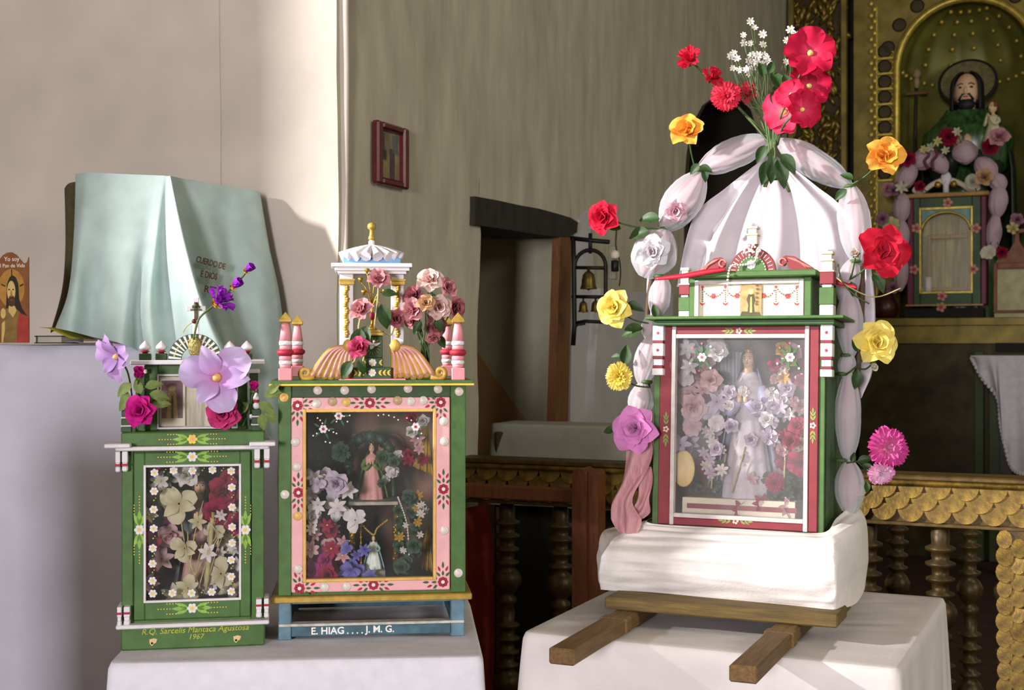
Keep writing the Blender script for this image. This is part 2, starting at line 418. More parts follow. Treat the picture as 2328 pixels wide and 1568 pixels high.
def face_to(z, roll=0.):
    z = Vector(z).normalized(); x = Vector((0, 0, 1)).cross(z)
    if x.length < 1e-3: x = Vector((1, 0, 0))
    x.normalize(); y = z.cross(x)
    return Matrix((x, y, z)).transposed().to_4x4() @ Matrix.Rotation(roll, 4, 'Z')
KINDS = {  # n, length, width, tilt deg, cup, curl, ruffle, waves, offset, shape
 'rose': [(3, .58, .70, 84, .60, .10, .03, 2, .04, 'round'), (4, .72, .86, 70, .55, .25, .05, 2, .07, 'round'), (5, .88, 1.0, 52, .5, .40, .06, 2, .08, 'round'), (6, .98, 1.05, 26, .42, .45, .07, 2, .08, 'round')],
 'cup': [(3, .66, .80, 80, .60, .05, .03, 2, .04, 'round'), (4, .85, 1.0, 58, .5, .2, .07, 2, .07, 'round'), (5, 1.0, 1.08, 30, .42, .35, .09, 2, .08, 'round')],
 'carnation': [(6, .55, .55, 72, .2, .15, .13, 3, .02, 'fan'), (8, .76, .66, 48, .2, .2, .13, 3, .03, 'fan'), (11, .98, .70, 20, .15, .2, .13, 3, .04, 'fan')],
 'mallow': [(5, 1.05, 1.20, 22, .24, .2, .16, 1.6, .04, 'round')],
 'lily': [(3, .95, .62, 30, .25, .30, .05, 2, .05, 'point'), (3, 1.0, .92, 16, .28, .22, .07, 2, .05, 'round')],
 'bud': [(3, .92, .78, 80, .6, -.02, .03, 2, .04, 'round'), (4, 1.0, .82, 68, .55, .15, .05, 2, .07, 'round')],
 'star': [(6, 1.0, .52, 18, .3, .15, .05, 2, .06, 'point')],
 'daisy': [(7, 1.0, .52, 16, .2, .1, .02, 1, .10, 'round')],
 'tuft': [(5, .85, .62, 66, .3, .1, .11, 3, .04, 'fan'), (6, 1.0, .72, 38, .25, .15, .12, 3, .05, 'fan')],
}
def flower(name, label, kind, pos, facing, size, pm, cat='flower', group=None, roll=0., centre=None, stem=None, leaves=(), calyx=None, parent=None, squash=1., stemr=.0018, stemm=None, leafm=None):
    """size = outer radius in metres; pm = petal material or list per layer; stem = list of world points from the flower down; leaves = (point, direction, length)"""
    lay = KINDS[kind]
    if kind in ('rose', 'cup'): size *= 1.14
    M = Matrix.Translation(Vector(pos)) @ face_to(facing, roll) @ Matrix.Diagonal((1, squash, 1, 1))
    if parent is None: t = thing(name, label, cat, M, group)
    else:
        t = bpy.data.objects.new(name, None); C.objects.link(t); t.parent = parent; t.empty_display_size = .02
        t.matrix_local = M
    for li, (n, L, Wd, tilt, cup, curl, ruf, nr, off, shp) in enumerate(lay):
        m = pm[min(li, len(pm)-1)] if isinstance(pm, (list, tuple)) else pm
        for v in (0, 1):
            key = (kind, li, round(size, 4), m.name, v)
            if key not in MC: MC[key] = petalmesh(L*size, Wd*size, cup, curl, ruf, nr, m=m, seed=li*7+v*13+1, shape=shp, nu=5 if size < .02 else (13 if shp == 'fan' else 9), nv=6 if size < .02 else 10)
        for i in range(n):
            a = 2*PI*i/n+li*.7+RN.uniform(-.12, .12); tl = math.radians(tilt+RN.uniform(-7, 7))
            Mx = Matrix.Rotation(a, 4, 'Z') @ Matrix.Translation((0, off*size, .02*size*(len(lay)-li))) @ Matrix.Rotation(tl, 4, 'X') @ Matrix.Scale(RN.uniform(.9, 1.06), 4)
            link(MC[(kind, li, round(size, 4), m.name, i % 2)], 'petal', t, Mx)
    if centre:
        b = MB(); b.ball((0, 0, .08*size), .13*size, .13*size, .16*size, 8, 6); b.build('flower_centre', centre, t)
    if calyx:
        b = MB()
        for i in range(5):
            a = 2*PI*i/5; b.T = Matrix.Rotation(a, 4, 'Z')
            b.fc([b.pt(q) for q in ((-.16*size, .04*size, -.14*size), (.16*size, .04*size, -.14*size), (.10*size, .3*size, -.06*size), (0, .46*size, .06*size), (-.10*size, .3*size, -.06*size))])
        b.T = None; b.ball((0, 0, -.12*size), .14*size, .14*size, .14*size, 8, 5)
        b.build('calyx', calyx, t)
    I = M.inverted()
    if stem:
        b = MB(); b.tube([I @ Vector(p) for p in spl([pos]+list(stem), 12)], stemr, 6); b.build('stem', stemm or m_stem, t)
    for (lp, ld, ll) in leaves:
        key = ('leaf', round(ll, 3), (leafm or m_leaf).name)
        if key not in MC: MC[key] = leafmesh(ll, ll*.55, leafm or m_leaf)
        d = Vector(ld).normalized(); up = Vector((0, -1, .4)); x = d.cross(up).normalized(); z = x.cross(d)
        link(MC[key], 'leaf', t, I @ (Matrix.Translation(Vector(lp)) @ Matrix((x, d, z)).transposed().to_4x4()))
    return t
# ------------------------------------------------------------------ cloth-covered tables
TZ = .80
m_cloth = mat('white_table_linen', '#dbd8e2', .9, var=.05, scale=40, bump=.12, bscale=160, spec=.1)
m_cloth2 = mat('cream_table_linen', '#dcd5d3', .9, var=.06, scale=12, bump=.15, bscale=120, spec=.1)
m_legw = mat('table_leg_wood', '#4a3525', .7, var=.2, scale=30)
def draped_table(name, label, cs, zt, drop, m, seed=0, flare=.05, amp=.018, corner=.05, nper=200):
    c = sum((Vector((p[0], p[1], 0)) for p in cs), Vector())/4
    t = thing(name, label, 'table', Matrix.Translation((c.x, c.y, 0)))
    per = []; rad = .025; ctr = [Vector((p[0], p[1], 0))-c for p in cs]
    L = [(ctr[(i+1) % 4]-ctr[i]).length for i in range(4)]; tot = sum(L)
    for i in range(4):
        a, b2 = ctr[i], ctr[(i+1) % 4]; d = (b2-a).normalized(); nrm = Vector((d.y, -d.x, 0)); k = int(nper*L[i]/tot)
        for j in range(k):
            s = j/k*L[i]; e = min(s, L[i]-s)
            p = a+d*s
            if e < rad:   # round the corner
                p = p*(1-.010*(1-e/rad)**2)
            per.append((p, nrm, min(s, L[i]-s), s+sum(L[:i])))
    n = len(per)
    # smooth normals
    ns = [sum((per[(i+o) % n][1] for o in range(-4, 5)), Vector()).normalized() for i in range(n)]
    b = MB(); rows = []; rs = random.Random(seed)
    NT = 14; ND = 30
    for r in range(1, NT+2):
        row = []
        for i in range(n):
            f = r/NT if r < NT else (.990 if r == NT else 1.); p = per[i][0]*f
            z = zt + .0028*noise.noise(Vector((p.x*7, p.y*22, seed)))*(1-f**6)
            if r == NT+1: z = zt-.0015
            row.append(b.pt((p.x, p.y, z)))
        rows.append(row)
    for r in range(0, ND+1):
        row = []; s = r/ND if r else .012
        for i in range(n):
            p, nr_, e, arc = per[i]
            near = math.exp(-(e/.10)**2)
            fold = amp*math.sin(arc*21+seed+1.5*noise.noise(Vector((arc*2, 0, seed))))*(.35+.65*noise.noise(Vector((arc*1.3, 5, seed)))) + corner*near*(.6+.4*math.sin(e*70+seed))
            q = p + ns[i]*(.004+flare*s**.8*.6+fold*s**.9)
            z = zt-.004-drop*s+.004*noise.noise(Vector((arc*4, s*5, seed)))*s
            row.append(b.pt((q.x, q.y, z)))
        rows.append(row)
    ci = b.pt((0, 0, zt))
    for i in range(n): b.fc((ci, rows[0][i], rows[0][(i+1) % n]), 0, True)
    for a, b2 in zip(rows, rows[1:]):
        for i in range(n): b.fc((a[i], b2[i], b2[(i+1) % n], a[(i+1) % n]), 0, True)
    b.build('tablecloth', m, t)
    b = MB(); b.prismz([(p.x*.985, p.y*.985) for p in ctr], zt-.035, zt-.008); b.build('table_top', m_legw, t)
    for p in ctr:
        b = MB(); q = p*.9; b.box(q.x-.025, q.x+.025, q.y-.025, q.y+.025, 0, zt-.03, c=.004); b.build('leg', m_legw, t)
    return t
def tp(px, py): v = P(px, py, (H-TZ)*FPX/(py-CY)); return (v.x, v.y)
lt_fl = Vector((*tp(247, 1508), 0)); ax = Vector((math.cos(math.radians(4.5)), math.sin(math.radians(4.5)), 0)); ay = Vector((-ax.y, ax.x, 0))
lt = [lt_fl, lt_fl+ax*.648, lt_fl+ax*.648+ay*.56, lt_fl+ay*.56]
draped_table('cloth_covered_table', 'small table under a smooth white cloth, carrying the two side-by-side green and pink cases', [(p.x, p.y) for p in lt], TZ, .60, m_cloth, 3, flare=.05, amp=.008, corner=.012)
rt_fr = Vector((*tp(2040, 1520), 0)); bx = Vector((math.cos(-A24*1.02), math.sin(-A24*1.02), 0)); by = Vector((-bx.y, bx.x, 0))
rt = [rt_fr-bx*.70, rt_fr, rt_fr+by*.70, rt_fr-bx*.70+by*.70]
draped_table('cloth_covered_table', 'table under a creased white cloth carrying the flower-garlanded red shrine', [(p.x, p.y) for p in rt], TZ, .60, m_cloth2, 8, flare=.035, amp=.014, corner=.03)

# ------------------------------------------------------------------ covered object on the ledge
m_aqua = mat('aqua_cotton', '#a7b9b6', .9, var=.10, scale=14, bump=.15, bscale=90, spec=.1)
t = thing('draped_box', 'tall boxy object covered by a pale aqua cloth with lettering, on the wall ledge', 'covered box', Matrix.Translation(P(385, 780, 3.75)))
I_ = t.matrix_world.inverted()
cols = [
 [(205, 405, 4.02), (203, 540, 4.02), (200, 660, 4.0), (195, 742, 3.98)],
 [(172, 397, 3.78), (169, 540, 3.75), (157, 660, 3.70), (126, 744, 3.66)],
 [(190, 393, 3.69), (178, 540, 3.66), (170, 660, 3.62), (158, 752, 3.58)],
 [(225, 393, 3.665), (222, 560, 3.655), (218, 690, 3.645), (212, 766, 3.625)],
 [(290, 396, 3.65), (284, 560, 3.61), (278, 690, 3.57), (270, 779, 3.50)],
 [(345, 398, 3.64), (330, 560, 3.615), (316, 690, 3.59), (318, 800, 3.55)],
 [(372, 399, 3.635), (352, 560, 3.585), (338, 690, 3.53), (345, 830, 3.46)],
 [(381, 400, 3.63), (375, 560, 3.61), (378, 690, 3.58), (400, 840, 3.50)],
 [(386, 400, 3.60), (412, 560, 3.52), (440, 690, 3.47), (490, 850, 3.42)],
 [(389, 400, 3.61), (427, 560, 3.54), (465, 690, 3.49), (540, 850, 3.44)],
 [(391, 401, 3.65), (422, 560, 3.66), (455, 690, 3.65), (530, 870, 3.56)],
 [(420, 407, 3.70), (455, 560, 3.70), (490, 690, 3.68), (560, 900, 3.58)],
 [(460, 414, 3.745), (490, 560, 3.725), (522, 690, 3.70), (585, 950, 3.60)],
 [(505, 421, 3.79), (525, 560, 3.79), (550, 690, 3.75), (605, 985, 3.64)],
 [(550, 428, 3.84), (566, 560, 3.80), (590, 690, 3.76), (630, 1000, 3.67)],
 [(586, 436, 3.885), (606, 560, 3.86), (627, 690, 3.82), (655, 1005, 3.72)],
 [(592, 442, 3.93), (612, 560, 3.90), (640, 700, 3.87), (668, 1000, 3.80)]]
W_ = [[I_ @ P(*q) for q in c] for c in cols]
def wr(p, u, v):
    d = .006*math.sin(u*46+2*math.sin(v*2.2))*v+.0035*math.sin(u*90+v*4)*v
    return p+Vector((.2*d, -d, 0))
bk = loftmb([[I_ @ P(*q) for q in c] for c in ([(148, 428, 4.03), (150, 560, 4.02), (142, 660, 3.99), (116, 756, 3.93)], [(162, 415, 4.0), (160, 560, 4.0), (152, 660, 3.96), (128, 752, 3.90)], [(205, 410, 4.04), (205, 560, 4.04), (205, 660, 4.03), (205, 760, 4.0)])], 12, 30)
bk.build('shadow_sheet', mat('shadow_olive', '#4a4228', .95, var=.15), t, solid=.004)  # dark sheet stands in for the shadow beside the cloth
b = loftmb(W_, 130, 50, fn=wr)
top = [c[0] for c in W_]; i0 = [b.pt(p) for p in top]; b.fc(i0)
cloth = b.build('aqua_cloth', m_aqua, t)
m_brown = mat('brown_lettering', '#6a4a41', .9, var=.2)
for body, (x0, y0, Y0), (x1, y1, Y1), sz in (('CUERDO DE', (446, 589, 3.645), (512, 607, 3.70), .024), ('E DIOS', (456, 622, 3.635), (494, 630, 3.67), .026), ('RIT', (464, 656, 3.63), (492, 662, 3.655), .026)):
    a, e = I_ @ P(x0, y0, Y0), I_ @ P(x1, y1, Y1); d = (e-a).normalized(); up = Vector((0, 0, 1)); nn = d.cross(up).normalized(); up = nn.cross(d)
    Mx = Matrix.Translation(a) @ Matrix((d, up, nn)).transposed().to_4x4()
    o = text('lettering', body, m_brown, cloth, Mx, sz, .0006, 'LEFT', bold=.0006)
    k = (e-a).length/max(.001, max(v.co.x for v in o.data.vertices)); o.scale = (k, 1, 1)

# ------------------------------------------------------------------ saint's card on the ledge
FC = Fr(P(22, 779, 3.66), math.radians(-14))
t = thing('holy_card', 'brown printed card with a scalloped top showing a bearded man, propped on the ledge', 'card', FC.M)
m_card = mat('card_brown', '#7c4a24', .6, var=.2, scale=30)
ol = [(-20, 779), (66, 779), (65, 584), (61, 596), (54, 599), (46, 590), (37, 579), (26, 573), (16, 574), (6, 580), (-2, 590), (-10, 599), (-17, 596), (-20, 584)]
b = MB(); b.prism([FC.xz(x, y) for x, y in ol], 0, .003); b.build('card', m_card, t)
pr = MB(); pm_ = [mat('print_ochre', '#a5782f', .7, var=.2, scale=50), mat('print_hair', '#241d14', .7), mat('print_skin', '#c2a766', .7, var=.12, scale=60), mat('print_robe', '#7a6030', .7, var=.3, scale=40), mat('print_red', '#99352b', .7, var=.2, scale=50), mat('print_beard', '#4a3016', .7), mat('print_brown', '#7d4a22', .7)]
def ell(cx, cy, rx, ry, n=20): return [(cx+rx*math.cos(2*PI*i/n), cy+ry*math.sin(2*PI*i/n)) for i in range(n)]
for i, (pl, k) in enumerate([(ell(26, 655, 30, 44), 0), ([(3, 778), (3, 720), (10, 705), (22, 695), (36, 695), (50, 706), (62, 722), (65, 778)], 3),
    ([(38, 778), (40, 730), (46, 705), (56, 714), (65, 728), (65, 778)], 4), ([(14, 702), (15, 672), (16, 645), (22, 630), (28, 625), (36, 630), (42, 645), (44, 680), (50, 700), (62, 718), (48, 712), (36, 700), (20, 700)], 1),
    ([(20, 695), (34, 695), (38, 706), (30, 722), (20, 708)], 2), (ell(26, 662, 9.5, 24), 2), (ell(27, 684, 8, 13), 5), (ell(26.5, 682, 3, 1.6), 4), ([(25, 660), (27.5, 660), (29, 674), (24.5, 674)], 0),
    (ell(21.5, 658, 2.4, 1.6), 1), (ell(30.5, 658, 2.4, 1.6), 1), (ell(8, 712, 6, 12), 2), ([(4, 778), (5, 735), (12, 728), (12, 750), (8, 778)], 2), ([(26, 626), (28, 626), (28, 612), (26, 612)], 1), ([(46, 648), (54, 644), (54, 647), (46, 652)], 1), ([(4, 645), (13, 649), (13, 652), (4, 648)], 1)]):
    pr.flat([FC.xz(x, y) for x, y in pl], -.0004-.0001*i, k)
pr.build('printed_portrait', pm_, t)
m_wl = mat('white_lettering', '#e8dfd0', .7, var=.05)
for body, px, py, sz in (('Yo soy', 27, 589, .017), ('el Pan de Vida', 26, 604, .0150)):
    x, z = FC.xz(px, py); text('printed_words', body, m_wl, t, Matrix.Translation((x, -.0006, z)) @ UPR, sz, .0002)

# ------------------------------------------------------------------ books and papers on the ledge
LZ = H+.0045
def flat_book(name, label, pa, pb, Y0, dep, thick, mc, mp):
    p, q = P(pa, CY, Y0), P(pb, CY, Y0-.03); p.z = q.z = LZ; d = q-p; L_ = d.length; d.normalize(); y_ = Vector((-d.y, d.x, 0))
    t = thing(name, label, 'book', Matrix.Translation(p) @ Matrix((d, y_, Vector((0, 0, 1)))).transposed().to_4x4())
    for z0, z1, m, nm, e in ((0, thick*.14, mc, 'cover', 0), (thick*.86, thick, mc, 'cover', 0), (thick*.14, thick*.86, mp, 'pages', .003)):
        b = MB(); b.box(e, L_-e, e, dep-e*.6, z0, z1); b.build(nm, m, t)
def bent_sheet(name, label, prof, Y0, dep, mc):
    """paper bent along its length: prof = (pixel x, height above the ledge)"""
    o0 = P(prof[0][0], CY, Y0); o0.z = LZ; t = thing(name, label, 'paper', Matrix.Translation(o0))
    pts = spl([P(x, CY, Y0-.0004*(x-prof[0][0])).xy.to_3d()+Vector((0, 0, LZ+h)) for x, h in prof], 16); b = MB()
    b.grid(lambda i, j: pts[int(round(i*15))]-o0+Vector((.33, .94, 0))*dep*j, 16, 4); b.build('sheet', mc, t, solid=.001)
m_pages = mat('old_pages', '#b3ac9d', .9, var=.15, scale=200, stretch=(.2, 1, 6))
flat_book('prayer_book', 'dark green bound book lying under the yellow folder on the ledge', 78, 140, 3.70, .10, .0215, mat('book_green', '#2e3a2c', .7), m_pages)
flat_book('notebook', 'dark red notebook lying below the aqua cloth hem', 186, 246, 3.69, .08, .0085, mat('book_red', '#4d1220', .7), m_pages)
bent_sheet('paper_sheet', 'bright yellow paper folder tilted on the books', [(88, .045), (112, .041), (138, .0262), (164, .0135)], 3.705, .10, mat('yellow_paper', '#a9a024', .7, var=.2, scale=30))
bent_sheet('paper_sheet', 'grey curled sheet of paper beside the red notebook', [(143, .001), (154, .0045), (168, .0055), (182, .001)], 3.69, .09, mat('grey_paper', '#8f8f92', .8))
# ------------------------------------------------------------------ cupboard put in out of view to throw shade on the ledge
cb_ = thing('added_cupboard', 'unseen wooden cupboard standing beside the small table below the ledge', 'added_cupboard', Matrix.Translation((-1.15, 1.74, 0)))
m_cup = mat('cupboard_wood', '#5a4330', .6, var=.25, scale=20, stretch=(4, 4, .4))
b = MB(); b.box(-.27, .27, 0, .34, .05, 1.20, c=.005); bd_ = b.build('carcass', m_cup, cb_)
b = MB(); b.box(-.30, .30, -.03, .36, 1.20, 1.245, c=.006); b.build('cupboard_top', m_cup, cb_)
for sg in (-1, 1):
    b = MB(); b.box(sg*.005, sg*.255, -.018, 0, .08, 1.17, c=.004); d_ = b.build('door', m_cup, cb_)
    b = MB(); b.ball((sg*.03, -.03, .65), .014); b.build('knob', mat('cupboard_iron', '#1e1c19', .5, .5), d_)
for ax_ in (-.24, .20):
    for ay_ in (.02, .28):
        b = MB(); b.box(ax_, ax_+.04, ay_, ay_+.04, 0, .05); b.build('foot', m_cup, cb_)
# ------------------------------------------------------------------ shared parts for the painted cases
m_green = mat('case_green', '#44662f', .55, var=.16, scale=45, bump=.08)
m_dgreen = mat('case_dark_green', '#304a25', .55, var=.18, scale=45, bump=.08)
m_white = mat('case_white', '#dad5d8', .55, var=.05, scale=60)
m_pink = mat('case_pink', '#e0a9ab', .55, var=.06, scale=40, bump=.06)
m_redp = mat('case_red', '#7c242d', .5, var=.12, scale=40, bump=.06)
m_goldp = mat('gold_paint', '#a98b3c', .5, .25, var=.2, scale=80)
m_yel = mat('yellow_paint', '#e2c04a', .6, var=.1)
m_ltgreen = mat('leaf_paint', '#88b04a', .6, var=.15, scale=100)
m_black = mat('case_inside', '#1d1a15', .9, var=.2)
m_dred = mat('dark_red_paint', '#a02035', .6, var=.1)
m_flg = mat('painted_leaf_dark', '#2f5a2c', .6, var=.1)
m_cream = mat('cream_paint', '#cfc4ae', .6, var=.06)
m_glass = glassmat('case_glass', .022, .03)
m_pearl = mat('shell_button', '#d3c9c0', .35, var=.12, scale=200)
m_tanb = mat('tan_button', '#b79a74', .4, var=.12, scale=200)
m_amber = mat('amber_button', '#d9ad62', .4, var=.12, scale=200)
def shell(par, x0, x1, z0, z1, d, th, mo, mi, y0=0., back=True):
    """open-fronted box: floor, roof, two sides and a back"""
    b = MB(); b.box(x0, x0+th, y0, d, z0, z1); b.build('side_panel', mo, par)
    b = MB(); b.box(x1-th, x1, y0, d, z0, z1); b.build('side_panel', mo, par)
    b = MB(); b.box(x0+th, x1-th, y0, d, z0, z0+th); b.build('bottom_panel', mo, par)
    b = MB(); b.box(x0+th, x1-th, y0, d, z1-th, z1); b.build('top_panel', mo, par)
    b = MB(); b.box(x0, x1, d, d+.008, z0, z1); b.build('back_panel', mi, par)
def frame4(par, name, o, i, y0, y1, m, c=.0015):
    """picture frame of four bars: o, i = outer and inner (x0,x1,z0,z1)"""
    b = MB(); b.box(o[0], i[0], y0, y1, o[2], o[3], c=c); b.build(name, m, par)
    b = MB(); b.box(i[1], o[1], y0, y1, o[2], o[3], c=c); b.build(name, m, par)
    b = MB(); b.box(i[0], i[1], y0, y1, i[3], o[3], c=c); b.build(name, m, par)
    b = MB(); b.box(i[0], i[1], y0, y1, o[2], i[2], c=c); b.build(name, m, par)
def lens(cx, cz, ang, L, w, n=5):
    """leaf-shaped outline growing from (cx,cz)"""
    ca, sa = math.cos(ang), math.sin(ang); up = [(L*i/n, w*.5*math.sin(PI*(i/n)**.8)) for i in range(n+1)]; dn = [(x, -y) for x, y in up[1:-1]][::-1]
    return [(cx+x*ca-y*sa, cz+x*sa+y*ca) for x, y in up+dn]
def daisy(b, cx, cz, r, y, kp=0, kc=1, n=6, th=.0006, rot=0.):
    for i in range(n):
        a = 2*PI*i/n+rot; b.prism(circ(cx+.62*r*math.cos(a), cz+.62*r*math.sin(a), .36*r, 7), y-th, y, kp)
    b.prism(circ(cx, cz, .34*r, 8), y-th*1.4, y, kc)
def spray(b, cx, cz, y, ang, L, kl=2, kd=1, th=.0005):
    """three painted leaves and a run of dots leaving a flower along ang"""
    for da, k in ((0, 1.), (.42, .8), (-.42, .8)): b.prism(lens(cx+.12*L*math.cos(ang), cz+.12*L*math.sin(ang), ang+da, L*.52*k, L*.15), y-th, y, kl)
    ca, sa = math.cos(ang), math.sin(ang)
    for row, s0, n in ((0, .68, 5), (.16, .50, 4), (-.16, .50, 4)):
        for i in range(n):
            s = L*(s0+.09*i); o = row*L
            b.prism(circ(cx+s*ca-o*sa, cz+s*sa+o*ca, L*.021, 6), y-th, y, kd)
def onion(c, s, k0, k1, k2, seg=12):
    """little turned finial: neck, ring, bulb; returns a list of (mb, material)"""
    out = []
    b = MB(); b.lathe([(.45*s, 0), (.45*s, .25*s), (.7*s, .3*s), (.7*s, .42*s), (.4*s, .5*s)], c, seg); out.append((b, k1))
    b = MB(); b.lathe([(.4*s, .5*s), (.85*s, .75*s), (.95*s, 1.0*s), (.8*s, 1.3*s), (.45*s, 1.7*s), (.12*s, 2.0*s), (0.01*s, 2.1*s)], c, seg); out.append((b, k0))
    return out
def bracket(par, x0, x1, zt, zb, y0, y1, m, mr, flip=False):
    """scroll bracket: a block with a notched foot and a red band"""
    h = zt-zb; b = MB(); b.box(x0, x1, y0, y1, zt-h*.55, zt, c=.001); b.box(x0+.0008, x1-.0008, y0+.001, y1, zt-h*.72, zt-h*.55, c=.0005); b.box(x0, x1, y0, y1, zb, zt-h*.72, c=.002)
    o = b.build('bracket', m, par)
    b = MB(); zz = zt-h*.66 if not flip else zt-h*.34; b.box(x0-.0004, x1+.0004, y0-.0006, y0+.001, zz-h*.06, zz+h*.06); b.build('painted_band', mr, o)

# ------------------------------------------------------------------ the green case
G = Fr(P(439, CY, 2.418) + Vector((0, 0, TZ-H)), math.radians(10.5))
g = thing('shrine_case', 'narrow green wooden saint case with white daisies painted on its glass', 'shrine', G.M, 'glazed saint cases on the cloth-covered tables')
def gx(px, py=1200, v=0): return G.xz(px, py, v)[0]
def gz(py, px=439, v=0): return G.xz(px, py, v)[1]
gD = .17
x0, x1 = gx(277), gx(600)
b = MB(); b.box(x0-.001, x1+.002, -.012, gD, 0, gz(1418), c=.003); plinth = b.build('plinth', m_green, g)
b = MB(); b.box(gx(263, 1415, -.022), gx(612, 1410, -.022), -.024, gD+.01, gz(1419), gz(1410), c=.002); b.build('base_moulding', m_white, g)
shell(g, x0+.004, x1-.004, gz(1411), gz(1018), gD, .008, m_green, mat('case_lining_dark', '#3b3226', .9, var=.3, scale=20))
ox0, ox1, oz0, oz1 = gx(304), gx(571), gz(1404), gz(1025)
ix0, ix1, iz0, iz1 = gx(330), gx(546), gz(1362), gz(1057)
frame4(g, 'case_frame', (x0, x1, gz(1411), gz(1018)), (ox0, ox1, oz0, oz1), -.004, .012, m_green)
door = bpy.data.objects.new('door', None); C.objects.link(door); door.parent = g
frame4(door, 'door_frame', (ox0+.001, ox1-.001, oz0+.001, oz1-.001), (ix0, ix1, iz0, iz1), -.009, .006, m_green)
frame4(door, 'glazing_bead', (ix0-.002, ix1+.002, iz0-.002, iz1+.002), (ix0+.002, ix1-.002, iz0+.002, iz1-.002), -.011, -.004, m_white, .0006)
b = MB(); b.box(ix0, ix1, -.001, .0005, iz0, iz1); b.build('glass_pane', m_glass, door)
G.room = (x0+.013, x1-.013, gz(1411)+.009, gz(1018)-.009, .013, gD-.002)
# painted daisies on the glass: one mesh each
dk = [(390, 295), (502, 282), (612, 283), (730, 278), (840, 285), (843, 380), (845, 497), (845, 613), (845, 707), (840, 806), (840, 903), (840, 990), (725, 993), (608, 1000), (495, 1000), (380, 1003), (378, 928), (378, 828), (380, 737), (385, 622), (385, 510), (388, 403)]
db = MB(); daisy(db, 0, 0, .0080, 0); dme = db.mesh('painted_daisy', [m_white, m_yel])
for cx, cy in dk:
    x, z = G.xz(200+cx/2.579, 960+cy/2.579, -.0012); link(dme, 'painted_daisy', door, Matrix.Translation((x, -.0012, z)) @ Matrix.Rotation(RN.uniform(0, 1), 4, 'Y'))
gl = MB()
for i, (cx, cy) in enumerate(dk):
    a = dk[(i+1) % len(dk)]; x, z = G.xz(200+(cx+a[0])/2/2.579, 960+(cy+a[1])/2/2.579, -.0012)
    gl.prism(circ(x, z, .0016, 6), -.0016, -.0011, 0); gl.prism(circ(x+.003, z+.004, .0010, 6), -.0016, -.0011, 1)
gl.build('painted_dots', [m_ltgreen, m_yel], door)['kind'] = 'stuff'
pm4 = [m_white, m_yel, m_ltgreen, mat('pinkish_paint', '#d9a1a1', .6)]
for px, py, hv, par, yy, kp in ((437, 1038, 'h', door, -.009, 0), (437, 1382, 'h', door, -.009, 0), (317, 1204, 'v', door, -.009, 0), (558, 1204, 'v', door, -.009, 0)):
    b = MB(); x, z = G.xz(px, py, yy); b_ = (0, PI) if hv == 'h' else (PI/2, -PI/2)
    daisy(b, x, z, .0098, yy, kp, 1)
    for a in b_: spray(b, x, z, yy, a, .058)
    b.build('painted_flower', pm4, par)
# frieze above the door
fz0, fz1 = gz(1013), gz(981)
b = MB(); b.box(x0-.001, x1+.001, -.006, gD, fz0, fz1, c=.002); fr_ = b.build('frieze', m_green, g)
b = MB(); x, z = G.xz(437, 998, -.006); daisy(b, x, z, .0095, -.006, 1, 3)
for a in (0, PI): spray(b, x, z, -.006, a, .056)
b.build('painted_flower', pm4, fr_)
b = MB(); b.box(gx(262, 1016, -.022), gx(612, 1012, -.022), -.024, gD+.01, gz(1021), gz(1012), c=.002); b.build('top_moulding', m_white, g)
for a, c_ in ((237, 296), (567, 626)):
    b = MB(); b.box(gx(a, 1008, -.03), gx(c_, 1008, -.03), -.034, .03, gz(1013), gz(1004), c=.0015); b.build('shelf_block', m_white, g)
for (a, c_, t_, b_, fl_) in ((262, 273, 1022, 1068, 0), (277, 290, 1022, 1067, 0), (578, 591, 1019, 1064, 0), (600, 613, 1019, 1064, 0), (266, 276, 1369, 1412, 1), (281, 295, 1369, 1411, 1), (582, 595, 1362, 1404, 1), (600, 611, 1361, 1405, 1)):
    bracket(g, gx(a, t_, -.02), gx(c_, t_, -.02), gz(t_), gz(b_), -.021, -.002 if 276 < a < 599 else .03, m_white, m_dred, fl_)
# inscription and screw holes on the plinth
x, z = G.xz(444, 1431, -.012)
m_yt = mat('yellow_script', '#b5b53a', .7)
text('inscription', 'R.Q. Sarcelis Mantaca Agustosa', m_yt, plinth, Matrix.Translation((x, -.0122, z)) @ Matrix.Rotation(-math.radians(.6), 4, 'Y') @ UPR, .0150, .0003, shear=.25)
x, z = G.xz(445, 1447, -.012); text('inscription', '1967', m_yt, plinth, Matrix.Translation((x, -.0122, z)) @ UPR, .0135, .0003, shear=.25)
for px, py in ((347, 1458), (538, 1451)):
    x, z = G.xz(px, py, -.012); b = MB()
    b.prism([(x-.006, z+.004), (x+.002, z+.006), (x+.008, z+.004), (x+.006, z-.002), (x+.002, z-.004), (x-.001, z-.008), (x-.005, z-.004)], -.0124, -.0119, 0)
    b.prism(circ(x-.001, z-.003, .0022, 8), -.0127, -.0119, 1); b.build('chipped_screw_hole', [mat('bare_wood', '#d8bb86', .8), m_black], plinth)
